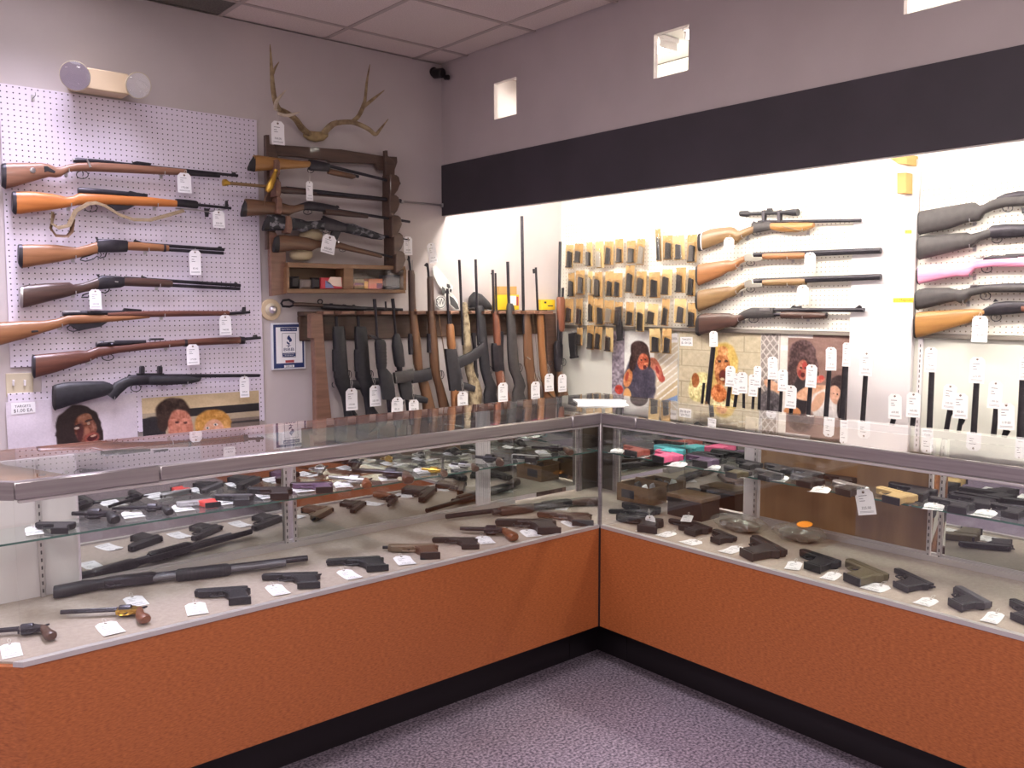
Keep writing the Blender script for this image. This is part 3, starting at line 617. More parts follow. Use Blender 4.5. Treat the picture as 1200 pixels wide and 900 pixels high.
# ------------------------------------------------------------------ helpers for things drawn on a wall plane
def slab(par, name, m, zt, pts, plane, th, bev=.001, smooth=True):
    ax, val = plane; ps = [at(*Z(zt, *p), ax, val) for p in pts]
    if ax == 1: b = B().prism([(p.x, p.z) for p in ps], val, val+th, bev, lambda u, t, w: (u, t, w))
    else: b = B().prism([(p.y, p.z) for p in ps], val, val+th, bev, lambda u, t, w: (t, u, w))
    return child(b, name, m, par, smooth)
def one(name, label, cat, m, zt, pts, plane, th, bev=.001, group=None):
    c = at(*Z(zt, *pts[0]), *plane)
    t = thing(name, label, cat, c, group); o = slab(t, name+'_sheet', m, zt, pts, plane, th, bev); return t
def text_on(par, txt, m, zt, x, y, h, plane, off=.0006, name='lettering', width=None):
    me = text_mesh(txt, 1.0); ax, val = plane
    c = at(*Z(zt, x, y), ax, val-off); s = (at(*Z(zt, x, y-h/2), ax, val)-at(*Z(zt, x, y+h/2), ax, val)).length/.72
    sx = s
    if width:
        xs = [v.co.x for v in me.vertices]; sx = (at(*Z(zt, x-width/2, y), ax, val)-at(*Z(zt, x+width/2, y), ax, val)).length/(max(xs)-min(xs))
    loc = par.location
    for v in me.vertices:
        u, w = v.co.x*sx, v.co.y*s
        p = Vector((c.x+u, c.y, c.z+w)) if ax == 1 else Vector((c.x, c.y-u, c.z+w))
        v.co = p-loc
    return link(name, me, m, par)
PRINT = bpy.data.materials.new('poster_print'); PRINT.use_nodes = True
_n = PRINT.node_tree.nodes; _a = _n.new('ShaderNodeVertexColor'); _a.layer_name = 'ink'; PRINT.node_tree.links.new(_a.outputs[0], _n['Principled BSDF'].inputs['Base Color']); _n['Principled BSDF'].inputs['Roughness'].default_value = .45
def poster(label, zt, x0, y0, x1, y1, plane, paint, n=130):
    ax, val = plane; rng = np.random.default_rng(3)
    U, V = np.meshgrid(np.linspace(x0, x1, n), np.linspace(y0, y1, n)); img = np.zeros((n, n, 3)); 
    def noise(sx, sy, seed=1):
        r = np.random.default_rng(seed); g = r.random((40, 40)); a = (U/sx) % 39; b = (V/sy) % 39; i = a.astype(int); j = b.astype(int); fa = a-i; fb = b-j
        return (g[j, i]*(1-fa)+g[j, i+1]*fa)*(1-fb)+(g[j+1, i]*(1-fa)+g[j+1, i+1]*fa)*fb
    def ell(cx, cy, rx, ry, col, rot=0, soft=.12, tex=0, k=1):
        a = math.radians(rot); dx, dy = U-cx, V-cy; p = (dx*math.cos(a)+dy*math.sin(a))/rx; q = (-dx*math.sin(a)+dy*math.cos(a))/ry
        d = np.sqrt(p*p+q*q)+(noise(22, 22, 5)-.5)*.12; m = np.clip((1-d)/soft+.5, 0, 1)[..., None]*k
        c = np.array(col, float)+((noise(20, 20, 8)+noise(6, 6, 11)*.8+noise(3, 9, 12)*.6)[..., None]-1.2)*(tex*.8+10)
        img[:] = img*(1-m)+c*m
    def rect(a, b, c, d, col, tex=0):
        m = ((U >= a) & (U <= c) & (V >= b) & (V <= d))[..., None]; cc = np.array(col, float)+(noise(8, 8, 4)[..., None]-.5)*tex; img[:] = np.where(m, cc, img)
    def mask(m, col): img[:] = np.where(m[..., None], np.array(col, float), img)
    paint(ell, rect, mask, noise, U, V, img)
    img += (noise(4, 4, 21)[..., None]-.5)*14
    P0 = [[at(*Z(zt, x0, y0), ax, val), at(*Z(zt, x1, y0), ax, val)], [at(*Z(zt, x0, y1), ax, val), at(*Z(zt, x1, y1), ax, val)]]
    hz = lambda P: P.x if ax == 1 else P.y
    zt1 = (P0[0][0].z+P0[0][1].z)/2; zb1 = (P0[1][0].z+P0[1][1].z)/2; ha = (hz(P0[0][0])+hz(P0[1][0]))/2; hb = (hz(P0[0][1])+hz(P0[1][1]))/2
    o = Vector((ha, val, zb1)) if ax == 1 else Vector((val, ha, zb1))
    t = thing('target_poster', label, 'poster', o, 'paper targets on the walls')
    vs = []; cols = []
    for j in range(n):
        for i in range(n):
            h = (hb-ha)*i/(n-1); z = (zt1-zb1)*(1-j/(n-1)); vs.append((h, 0, z) if ax == 1 else (0, h, z))
    fs = [(j*n+i, j*n+i+1, (j+1)*n+i+1, (j+1)*n+i) for j in range(n-1) for i in range(n-1)]
    me = bpy.data.meshes.new('print'); me.from_pydata(vs, [], fs); ca = me.color_attributes.new('ink', 'FLOAT_COLOR', 'POINT')
    c = np.clip(img/255, 0, 1).reshape(-1, 3); c = np.where(c <= .04045, c/12.92, ((c+.055)/1.055)**2.4)
    ca.data.foreach_set('color', np.concatenate([c, np.ones((len(c), 1))], 1).astype(np.float32).ravel())
    link('print', me, PRINT, t)
    b = B(); lo = [0, 0, 0]; hi = [0, 0, zt1-zb1]; h = 0 if ax == 1 else 1; lo[h] = 0; hi[h] = hb-ha; lo[ax] = .0006; hi[ax] = .0016; b.box(lo, hi).obj('sheet', PAPER, t, False)
    return t
I1 = (0, 0, 1.0); Z3 = (240, 40, 4.0); Z4 = (240, 230, 4.615); Z5 = (300, 340, 5.4545); Z6 = (460, 280, 4.5); Z7 = (640, 250, 5.0); Z8 = (800, 220, 4.5); Z9 = (1000, 170, 3.915); ZM = (700, 370, 3.871); ZN = (1000, 360, 5.0)
# ------------------------------------------------------------------ emergency light, switch plate, dial, framed sign, security camera, conduit
BEIGE = mat('beige_plastic', (214, 192, 160), .5); IVORY = mat('ivory_plate', (206, 194, 168), .45)
pf = (1, YL-.115)
a = at(*Z(Z1, 352, 75), *pf); b = at(*Z(Z1, 590, 205), *pf)
t = thing('emergency_light', 'beige two-headed emergency light high above the white pegboard', 'emergency light', ((a.x+b.x)/2, YL, b.z))
zt_, zb_ = at(*Z(Z1, 470, 84), *pf).z, at(*Z(Z1, 470, 178), *pf).z
child(B().box((a.x-.03, YL-.115, zb_), (b.x-.02, YL-.001, zt_), .006), 'housing', BEIGE, t)
LAMPG = glass_mat('lamp_lens', (.95, .95, .97), .05); CHROME = mat('chrome_reflector', (226, 220, 228), .38, 1.0)
for (x, y, r) in ((330, 108, .066), (607, 150, .062)):
    c = at(*Z(Z1, x, y), 1, YL-.15); d = Vector((-.25 if x < 400 else .15, -1, -.35)).normalized()
    hd = child(B().lathe(c-d*.05, d, [(0, r*.35), (.012, r*.5), (.03, r*.85), (.05, r), (.056, r)], 24), 'lamp_head', IVORY, t)
    loc = hd.parent.location
    rf = B().lathe(c-loc+d*.0065, d, [(-.03, .0005), (-.028, r*.25), (-.02, r*.55), (-.008, r*.82), (0, r*.95)], 24).obj('reflector', CHROME, hd)
    B().lathe(c-loc+d*.008, d, [(0, r*.97), (.006, r*.8), (.012, r*.4), (.013, .0005)], 24).obj('lens', LAMPG, hd)
    child(B().tube(c-d*.05, Vector((c.x*.6+(a.x+b.x)/2*.4, YL-.06, (zt_+zb_)/2)), .016), 'swivel', IVORY, t)
t = thing('light_switch', 'ivory double light switch plate beside the white pegboard', 'light switch', at(*Z(Z2, 85, 640), 1, YL))
slab(t, 'plate', IVORY, Z2, [(25, 592), (146, 588), (147, 688), (28, 694)], (1, YL-.006), .0055, .002)
for x in (60, 110): slab(t, 'toggle', WHITEP, Z2, [(x-5, 620), (x+5, 620), (x+4, 646), (x-4, 646)], (1, YL-.018), .012, .002)
t = thing('wall_dial', 'round beige wall bell with stepped silver centre beside the framed certificate', 'wall bell', at(*Z(Z5, 90, 125), 1, YL))
c = at(*Z(Z5, 90, 125), 1, YL)
child(B().lathe(c, (0, -1, 0), [(0, .060), (.006, .061), (.012, .057), (.014, .045)], 32), 'disc', BEIGE, t); child(B().lathe(c+Vector((0, -.012, 0)), (0, -1, 0), [(0, .036), (.008, .035), (.014, .028), (.02, .024)], 28), 'ring', IVORY, t); child(B().lathe(c+Vector((0, -.03, 0)), (0, -1, 0), [(0, .022), (.012, .02), (.018, .014), (.02, .004)], 24), 'knob', CHROME, t)
NAVY = mat('navy_print', (38, 54, 104), .5); REDP = mat('red_print', (176, 66, 72), .5); FRW = mat('frame_white', (222, 222, 228), .4)
t = thing('framed_sign', 'small framed certificate with navy border and flame logo', 'framed sign', at(*Z(Z5, 210, 500), 1, YL))
pl = (1, YL-.018)
slab(t, 'frame', FRW, Z5, [(99, 211), (312, 207), (318, 501), (106, 512)], pl, .017, .002); slab(t, 'mat_board', NAVY, Z5, [(110, 221), (304, 217), (309, 492), (115, 502)], (1, YL-.0186), .001, 0); slab(t, 'sheet', PAPER, Z5, [(126, 238), (293, 235), (298, 462), (131, 470)], (1, YL-.0192), .001, 0)
pl2 = (1, YL-.0197)
slab(t, 'top_banner', NAVY, Z5, [(155, 240), (262, 238), (262, 262), (156, 264)], pl2, .0006, 0); slab(t, 'inner_frame', INKG, Z5, [(166, 275), (254, 273), (256, 428), (168, 431)], (1, YL-.0193), .0003, 0); slab(t, 'inner_sheet', PAPER, Z5, [(169, 278), (251, 276), (253, 425), (171, 428)], (1, YL-.0195), .0003, 0)
slab(t, 'flame', NAVY, Z5, [(213, 286), (216, 298), (228, 312), (229, 326), (214, 334), (212, 322), (199, 312), (200, 300)], pl2, .0006, 0); slab(t, 'flame', NAVY, Z5, [(196, 326), (203, 332), (216, 340), (214, 352), (206, 346), (197, 340)], pl2, .0006, 0); slab(t, 'flame_base', NAVY, Z5, [(190, 354), (228, 352), (212, 358), (212, 364), (206, 364), (206, 359)], pl2, .0006, 0)
text_on(t, 'BBB', NAVY, Z5, 210, 380, 20, pl2, width=66); slab(t, 'banner', NAVY, Z5, [(170, 402), (252, 399), (253, 421), (240, 425), (182, 427), (171, 424)], pl2, .0006, 0); text_on(t, 'ACCREDITED', PAPER, Z5, 211, 408, 7, (1, YL-.0203), width=70); text_on(t, 'BUSINESS', PAPER, Z5, 211, 418, 6, (1, YL-.0203), width=54)
slab(t, 'red_bar', REDP, Z5, [(188, 449), (244, 446), (244, 462), (189, 464)], pl2, .0006, 0); slab(t, 'year_plate', PAPER, Z5, [(180, 480), (245, 477), (245, 493), (181, 496)], pl2, .0006, 0); text_on(t, '2013', INK, Z5, 212, 487, 12, (1, YL-.0203), width=44); text_on(t, 'Start With Trust', PAPER, Z5, 209, 251, 9, (1, YL-.0203), width=92)
t = thing('security_camera', 'small black security camera in the ceiling corner', 'security camera', at(*Z(Z3, 1095, 175), 1, YL))
c = at(*Z(Z3, 1098, 178), 1, YL-.06); DK = mat('camera_black', (28, 24, 26), .4)
child(B().lathe(Vector((c.x, YL-.001, c.z+.01)), (0, -1, 0), [(0, .03), (.01, .03), (.012, .012)], 20), 'mount', DK, t); child(B().lathe(c+Vector((0, .05, 0)), (.1, -1, -.12), [(0, .026), (.004, .03), (.075, .03), (.08, .024)], 20), 'body', DK, t)
c2 = at(*Z(Z3, 1134, 200), 1, YL-.1); child(B().path([c, (c+c2)/2+Vector((0, 0, -.012)), c2], .006), 'arm', DK, t); child(B().lathe(c2+Vector((0, .02, 0)), (.2, -1, -.15), [(0, .012), (.004, .016), (.03, .016), (.032, .01)], 16), 'lens', DK, t)
a = at(*Z(Z3, 925, 785), 1, YL-.012); b = at(*Z(Z3, 1116, 803), 1, YL-.012)
t = thing('conduit', 'thin grey conduit running along the wall to the black fascia', 'conduit', a)
child(B().tube(a, b, .006), 'pipe', ALU, t); child(B().box(b-Vector((.012, .012, .012)), b+Vector((.012, .012, .012)), .003), 'clip', ALUL, t); child(B().box(a-Vector((.008, .01, .01)), a+Vector((.008, .012, .01)), .002), 'clip', ALUL, t)
# ------------------------------------------------------------------ antlers
BONE = mat('antler_bone', (116, 94, 66), .6, col2=(168, 148, 112), scale=(22, 22, 22), detail=5, contrast=(.35, .65), bump=.3); BONEL = mat('antler_tip', (176, 160, 138), .5, col2=(198, 184, 164), scale=(30, 30, 30)); SKULL = mat('skull_plate', (172, 150, 108), .7, col2=(140, 118, 82), scale=(30, 30, 30), bump=.4)
c0 = at(*Z(Z3, 520, 480), 1, YL)
t = thing('antlers', 'mounted deer antlers on a skull plate above the wooden gun rack', 'antlers', c0)
def horn(name, m, pts, par=None):
    # points: zoom x, y, distance from wall, radius
    P3 = [at(*Z(Z3, x, y), 1, YL-d) for x, y, d, r in pts]
    # resample smoothly
    Q = []; R_ = []
    for i in range(len(P3)-1):
        p0 = P3[max(i-1, 0)]; p1 = P3[i]; p2 = P3[i+1]; p3 = P3[min(i+2, len(P3)-1)]
        for k in range(4):
            s = k/4; Q.append(.5*((2*p1)+(-p0+p2)*s+(2*p0-5*p1+4*p2-p3)*s*s+(-p0+3*p1-3*p2+p3)*s**3)); R_.append(pts[i][3]*(1-s)+pts[i+1][3]*s)
    Q.append(P3[-1]); R_.append(pts[-1][3]); return child(B().path(Q, R_, 9), name, m, t)
child(B().loft([(at(*Z(Z3, x, (ya+yb)/2), 1, YL-.03), (at(*Z(Z3, x, ya), 1, YL-.03)-at(*Z(Z3, x, yb), 1, YL-.03))/2, Vector((0, w, 0))) for x, ya, yb, w in ((465, 462, 482, .012), (485, 452, 496, .026), (520, 456, 506, .03), (555, 458, 500, .026), (574, 462, 484, .012))], 14, 2.2), 'skull_plate', SKULL, t)
horn('antler_beam', BONE, [(492, 470, .04, .017), (455, 440, .07, .019), (425, 398, .11, .016), (385, 370, .15, .015), (345, 350, .19, .016), (328, 305, .21, .014), (318, 240, .2, .0125), (312, 150, .17, .009), (306, 48, .14, .002)])
horn('antler_tine', BONEL, [(332, 352, .19, .011), (334, 322, .22, .01), (355, 290, .24, .007), (381, 262, .25, .002)]); horn('antler_tine', BONEL, [(345, 372, .19, .009), (380, 382, .23, .009), (415, 376, .26, .008), (446, 364, .28, .002)]); horn('antler_tine', BONE, [(318, 185, .18, .009), (330, 157, .2, .006), (348, 130, .21, .002)])
horn('antler_beam', BONE, [(555, 466, .04, .017), (590, 430, .07, .018), (620, 416, .1, .015), (685, 412, .14, .014), (740, 430, .18, .014), (775, 450, .2, .013), (800, 470, .21, .011), (822, 446, .2, .008), (860, 398, .18, .002)])
horn('antler_tine', BONE, [(688, 414, .14, .013), (720, 385, .15, .012), (744, 335, .15, .0125), (752, 300, .15, .009), (760, 220, .14, .007), (774, 142, .13, .002)]); horn('antler_tine', BONE, [(742, 342, .15, .011), (790, 304, .17, .009), (842, 263, .18, .002)]); horn('antler_tine', BONE, [(618, 420, .1, .008), (618, 402, .11, .003)])
hang_tag(Z3, 310, 408, 372, 518, (1, YL-.235), 'cream manila price tag tied to the antlers', None, (338, 352))
# ------------------------------------------------------------------ upper wooden gun rack with cabinet
rk = thing('wall_gun_rack', 'dark wooden wall rack with scalloped uprights and a small cabinet below', 'gun rack', at(*Z(Z4, 450, 530), 1, YL))
pf = (1, YL-.075)
slab(rk, 'upright', W_RACK, Z3, [(288, 475), (300, 470), (330, 520), (350, 600), (356, 700), (358, 800), (362, 860), (420, 1290-40), (356, 1250), (318, 900), (292, 560)], pf, .02, .002) if False else None
lx = [(286, 472), (303, 472), (306, 515), (328, 520), (338, 560), (352, 600), (340, 650), (352, 690), (360, 740), (346, 790), (366, 830), (352, 870), (330, 930), (326, 1010), (292, 1010)]
slab(rk, 'upright', W_RACK, Z3, lx, (1, YL-.1), .03, .003)
slab(rk, 'upright_lower', W_RACKL, Z4, [(350, 190), (385, 195), (440, 290), (440, 528), (362, 540)], (1, YL-.11), .035, .003)
slab(rk, 'top_board', W_RACK, Z3, [(328, 517), (640, 540), (850, 573), (902, 575), (904, 600), (890, 640), (815, 636), (800, 608), (690, 604), (590, 600), (575, 590), (440, 575), (332, 570)], (1, YL-.06), .03, .003)
slab(rk, 'upright', W_RACK, Z3, [(846, 560), (846, 545), (858, 545), (860, 570), (892, 600), (888, 1110), (852, 1110)], (1, YL-.085), .03, .003)
for (x, y) in ((908, 690), (906, 785), (916, 880), (925, 962), (934, 1048)):   # scalloped arms the barrels lie on
    slab(rk, 'arm', W_RACK, Z3, [(x-38, y-34), (x-8, y-30), (x+4, y-20), (x+10, y+10), (x-2, y+42), (x-24, y+70), (x-38, y+72)], (1, YL-.175), .09, .004)
for (x, y) in ((345, 640), (350, 735), (356, 815), (402, 905)):
    slab(rk, 'arm', W_RACKL, Z3, [(x-14, y-52), (x-4, y-56), (x+8, y-40), (x+10, y+10), (x+2, y+30), (x-18, y+24)], (1, YL-.175), .07, .004)
CAB = wood('cabinet_wood', (112, 80, 54), (136, 100, 70), .5); INSIDE = mat('cabinet_inside', (120, 96, 74), .6)
pc = (1, YL-.15)
slab(rk, 'cabinet_top', CAB, Z4, [(450, 357), (1085, 378), (1088, 398), (452, 385)], pc, .148, .002); slab(rk, 'cabinet_bottom', CAB, Z4, [(444, 500), (1085, 506), (1088, 524), (444, 524)], pc, .148, .002)
slab(rk, 'cabinet_side', CAB, Z4, [(445, 385), (458, 385), (458, 500), (445, 500)], pc, .148, .001); slab(rk, 'cabinet_side', CAB, Z4, [(1076, 398), (1090, 398), (1090, 508), (1076, 508)], pc, .148, .001); slab(rk, 'cabinet_divider', CAB, Z4, [(752, 390), (804, 392), (802, 503), (752, 502)], (1, YL-.151), .1, .001)
slab(rk, 'cabinet_back', INSIDE, Z4, [(445, 370), (1085, 392), (1085, 515), (445, 510)], (1, YL-.008), .006, 0); slab(rk, 'cabinet_glass', GLASS, Z4, [(805, 395), (1076, 400), (1076, 506), (805, 504)], (1, YL-.147), .003, 0, False)
def wbox(name, label, cat, zt, x0, y0, x1, y1, plane, th, m, group=None, deco=None, bev=.002):
    t = thing(name, label, cat, at(*Z(zt, x0, y1), *plane), group); slab(t, 'carton', m, zt, [(x0, y0), (x1, y0), (x1, y1), (x0, y1)], plane, th, bev)
    for nm, mm, pts in (deco or []): slab(t, nm, mm, zt, pts, (plane[0], plane[1]-.0008), .0008, 0)
    return t
AM = lambda n, c: mat(n, c, .5)
zb = 500
GC = 'small boxes in the rack cabinet'
wbox('cartridge_box', 'red and white cartridge box with pale lid in the rack cabinet', 'box', Z4, 630, 440, 750, zb, (1, YL-.13), .07, AM('box_red', (190, 56, 70)), GC, [('label_panel', AM('box_cream', (228, 206, 190)), [(680, 436), (738, 438), (742, 490), (700, 485), (660, 468)]), ('blue_mark', AM('box_blue', (120, 132, 176)), [(652, 455), (680, 470), (700, 496), (652, 496)])])
wbox('jar', 'clear glass jar standing in the rack cabinet', 'jar', Z4, 520, 450, 580, zb, (1, YL-.12), .05, AM('jar_grey', (120, 108, 104)), GC, bev=.012); wbox('pouch', 'dark leather pouch in the rack cabinet beside the red box', 'pouch', Z4, 584, 440, 628, zb, (1, YL-.12), .05, AM('pouch_dark', (46, 38, 42)), GC, bev=.012); wbox('pouch', 'black cloth pouch at the closed end of the rack cabinet', 'pouch', Z4, 462, 432, 516, zb, (1, YL-.12), .06, AM('pouch_black', (34, 30, 36)), GC, bev=.014)
wbox('cartridge_box', 'olive cartridge box behind the cabinet glass', 'box', Z4, 810, 450, 862, zb, (1, YL-.12), .06, AM('box_olive', (150, 132, 96)), GC, [('dark_band', INK, [(812, 468), (860, 469), (860, 480), (812, 479)])]); wbox('cartridge_box', 'narrow yellow cartridge box behind the cabinet glass', 'box', Z4, 864, 460, 884, zb, (1, YL-.12), .06, AM('box_yellow', (220, 176, 86)), GC); wbox('cartridge_box', 'orange brown cartridge box behind the cabinet glass', 'box', Z4, 886, 446, 962, zb, (1, YL-.12), .06, AM('box_orange', (196, 116, 74)), GC, [('dark_band', INK, [(930, 470), (960, 471), (960, 498), (930, 497)])]); wbox('pouch', 'black holster bundle behind the cabinet glass', 'pouch', Z4, 968, 425, 1062, zb, (1, YL-.12), .07, AM('pouch_black', (34, 30, 36)), GC, bev=.016)
FELT = mat('felt_hat', (206, 190, 158), .9)
# long guns on the upper rack
PR = (1, YL-.135); GR = 'long guns lying in the upper wooden rack'; RT = 'price tags hanging in the upper wooden rack'
g = rgun('shotgun', 'pump shotgun with yellow-brown stock, topmost in the wooden wall rack', Z3, (215, 605), (915, 702), PR, GR)
g.loft('stock', W_YELLOW, [(228, 567, 645), (250, 567, 643), (320, 577, 638), (400, 588, 632), (460, 594, 628), (492, 594, 624)], [.018, .019, .019, .018, .016, .014]); g.loft('butt_pad', RUBBER, [(205, 618, 640), (214, 595, 642), (232, 566, 646)], [.017, .018, .0185])
g.loft('receiver', BLUED, [(488, 588, 636), (500, 588, 640), (575, 604, 645), (582, 606, 642)], [.013, .016, .016, .013], e=4); g.tube('barrel', BLUED, (575, 616), (915, 700), .0095, .008); g.tube('magazine_tube', BLUED, (575, 634), (720, 668), .009); g.loft('forend', W_WALNUT, [(578, 632, 656), (600, 634, 662), (690, 656, 680), (702, 662, 676)], [.014, .018, .018, .014]); g.guard((496, 638), 15, 12); g.prism('front_sight', BLUED, [(884, 690), (888, 684), (894, 686), (894, 694)], .003)
g = rgun('walking_cane', 'cane with brass knob and tan shaft lying in the wooden rack', Z3, (84, 696), (310, 716), (1, YL-.16), None)
g.loft('knob', BRASS, [(82, 688, 702), (86, 680, 712), (98, 679, 713), (110, 688, 708), (118, 692, 708)], [.008, .018, .018, .01, .008]); g.tube('shaft', W_OLIVE, (114, 699), (312, 716), .009)
tag(g.t, 'cane with brass knob and tan shaft lying in the wooden rack', 'cane')
g = rgun('shotgun', 'plain dark-barrelled long gun under the topmost shotgun of the wooden rack', Z3, (330, 727), (885, 778), PR, GR)
g.loft('stock', W_DARK, [(318, 720, 732), (345, 718, 742), (372, 714, 748), (450, 722, 752), (520, 732, 756)], [.008, .012, .015, .014, .012]); g.tube('barrel', BLUED, (380, 724), (918, 782), .013, .012); g.tube('ramrod', W_DARK, (500, 752), (860, 783), .005)
g = rgun('hatchet', 'brass hatchet with dark cord hanging on the left upright of the rack', Z3, (330, 645), (290, 735), (1, YL-.19), None, ) if False else None
t = thing('powder_flask', 'brass powder flask with dark cord hanging from the rack upright', 'flask', at(*Z(Z3, 328, 645), 1, YL-.19))
def w3(x, y, d, zt=Z3): return at(*Z(zt, x, y), 1, YL-d)
child(B().path([w3(332, 642, .19), w3(328, 655, .19), w3(318, 685, .19), w3(304, 715, .19), w3(292, 738, .19)], [.008, .011, .017, .02, .012], 10), 'body', BRASS, t); child(B().lathe(w3(332, 645, .19), (.3, 0, 1), [(0, .012), (.01, .012), (.014, .006)], 12), 'cap', BRASS, t); child(B().path([w3(318, 685, .17), w3(300, 740, .17), w3(284, 765, .17), w3(278, 800, .17)], .004, 6), 'cord', STRAPB, t); child(B().path([w3(332, 640, .18), w3(340, 600, .16), w3(344, 590, .15)], .003, 6), 'strap', STRAPB, t)
g = rgun('rifle', 'brown semi-automatic rifle with long dark receiver, third in the wooden rack', Z3, (180, 820), (935, 882), PR, GR)
g.loft('stock', W_BROWN, [(188, 771, 855), (220, 772, 853), (300, 784, 846), (360, 790, 846), (395, 800, 850), (420, 802, 838), (460, 792, 826)], [.018, .019, .019, .018, .018, .016, .015]); g.loft('butt_pad', RUBBER, [(172, 832, 856), (178, 800, 856), (192, 770, 856)], [.017, .018, .0185])
g.loft('receiver', BLUED, [(440, 796, 826), (485, 783, 826), (540, 790, 832), (620, 806, 838)], [.013, .017, .017, .014]); g.loft('forend', W_DARK, [(560, 815, 846), (660, 828, 856), (762, 848, 864)], [.018, .018, .012]); g.tube('barrel', BLUED, (600, 822), (960, 880), .0095, .008); g.guard((482, 833), 20, 12); g.prism('rear_sight', BLUED, [(612, 812), (618, 802), (628, 806), (630, 816)], .004)
g = rgun('rifle', 'black and grey camouflage rifle with box magazine in the wooden rack', Z4, (318, 160), (1050, 230), PR, GR)
g.loft('stock', CAMO, [(340, 97, 187), (370, 98, 186), (430, 106, 184), (500, 120, 186), (528, 126, 196), (550, 134, 190), (580, 134, 178), (640, 128, 180)], [.018, .019, .019, .018, .018, .017, .016, .018]); g.loft('butt_pad', RUBBER, [(314, 165, 188), (322, 135, 188), (344, 97, 189)], [.017, .018, .0185])
g.loft('receiver', BLUED, [(632, 118, 178), (648, 108, 186), (700, 125, 192), (770, 150, 196)], [.012, .015, .015, .013], e=3.5); g.loft('forend', CAMO, [(762, 146, 198), (800, 148, 206), (900, 185, 230), (955, 206, 236), (968, 212, 230)], [.017, .019, .019, .017, .01]); g.tube('barrel', BLUED, (900, 205), (1105, 236), .008, .007); g.prism('magazine', BLACK, [(688, 188), (732, 192), (712, 238), (676, 230)], .012, .002); g.prism('scope_base', BLUED, [(634, 110), (642, 104), (672, 118), (664, 126)], .007); g.guard((655, 188), 20, 12)
hang_tag(Z4, 640, 210, 716, 312, (1, YL-.185), 'white price tag swinging from the camouflage rifle in the rack', RT, (652, 180), tilt=12)
g = rgun('rifle', 'brown-stocked rifle lying lowest in the wooden wall rack', Z4, (375, 260), (1050, 338), PR, GR)
g.loft('stock', W_BROWN, [(395, 211, 302), (430, 208, 298), (500, 214, 290), (550, 222, 294), (575, 228, 298), (600, 236, 284), (640, 240, 276), (720, 246, 284), (830, 278, 308), (955, 318, 334)], [.018, .019, .019, .018, .018, .016, .016, .018, .017, .011]); g.loft('butt_pad', RUBBER, [(370, 262, 302), (378, 222, 303), (398, 210, 304)], [.017, .018, .0185]); g.tube('barrel', BLUED, (640, 240), (1060, 340), .009, .007); g.guard((745, 290), 18, 10); g.path('bolt_handle', STEEL, [(712, 244), (716, 252)], [.004, .007], .018)
hang_tag(Z3, 474, 690, 506, 780, (1, YL-.16), 'narrow pale price tag hanging below the topmost shotgun of the rack', RT, (490, 642))
t = thing('straw_hat', 'pale folded cloth hat lying on top of the rack cabinet', 'hat', w3(500, 350, .1, Z4))
child(B().loft([(w3(x, (a+b)/2, .07, Z4), (w3(x, a, .07, Z4)-w3(x, b, .07, Z4))/2, Vector((0, w, 0))) for x, a, b, w in ((462, 300, 330, .01), (478, 290, 345, .03), (520, 285, 350, .045), (560, 280, 345, .03), (580, 300, 330, .008))], 12), 'brim', FELT, t); child(B().loft([(w3(x, (a+b)/2, .06, Z4), (w3(x, a, .06, Z4)-w3(x, b, .06, Z4))/2, Vector((0, w, 0))) for x, a, b, w in ((512, 205, 225, .01), (530, 190, 240, .03), (570, 175, 245, .04), (610, 178, 240, .03), (632, 195, 230, .008))], 12), 'crown', FELT, t)
# ------------------------------------------------------------------ lower rack of upright guns
ZR = at(*Z(Z6, 430, 388), 1, YL-.17).z; xa = at(*Z(Z5, 352, 145), 1, YL-.17).x; xb_ = at(*Z(Z6, 862, 388), 1, YL-.17).x; ZBASE = .70
lr = thing('floor_gun_rack', 'long brown wooden rack with notched shelf holding the upright guns', 'gun rack', ((xa+xb_)/2, YL, 0))
child(B().box((xa, YL-.085, ZR-.012), (xb_, YL-.001, ZR+.012), .003), 'shelf', W_RACK, lr); child(B().box((xa, YL-.03, ZR-.155), (xb_, YL-.001, ZR-.013), .003), 'back_board', W_RACK, lr); child(B().box((xa, YL-.3, ZBASE-.03), (xb_, YL-.001, ZBASE), .003), 'base_board', W_RACK, lr)
for x in (xa+.02, (xa+xb_)/2, xb_-.02): child(B().box((x-.018, YL-.28, 0), (x+.018, YL-.01, ZBASE-.031), .002), 'leg_panel', W_RACK, lr)
slab(lr, 'end_post', W_RACKL, Z5, [(352, 150), (428, 150), (438, 320), (455, 520), (486, 830), (486, 1060), (390, 1060), (384, 600), (372, 310), (352, 306)], (1, YL-.17), .05, .004)
slab(lr, 'end_post', W_RACK, Z6, [(800, 392), (862, 392), (868, 520), (870, 900), (820, 900), (815, 520)], (1, YL-.08), .04, .004)
def teeth(par, zt, spans, y0, y1):
    for a, b in spans: slab(par, 'shelf_tooth', W_RACKL, zt, [(a, y0), (b, y0), (b, y1), (a, y1)], (1, YL-.17), .084, .003)
teeth(lr, Z5, [(432, 498), (548, 632), (690, 758), (800, 872), (905, 975)], 134, 156); teeth(lr, Z6, [(130, 176), (234, 284), (306, 350), (415, 436), (484, 520), (562, 600), (645, 675), (705, 752), (776, 848)], 380, 396)
PV = (1, YL-.125); PVF = (1, YL-.185); GV = 'long guns standing in the lower rack'; VT = 'price tags on the guns in the lower rack'
def vgun(name, label, zt, butt, muz, plane=PV): return Gun(name, label, 'gun', plane, zt, butt, muz, GV, up=(-1, 0, 0))
def H(rows): return [(xl, y, xr, y) for y, xl, xr in rows]
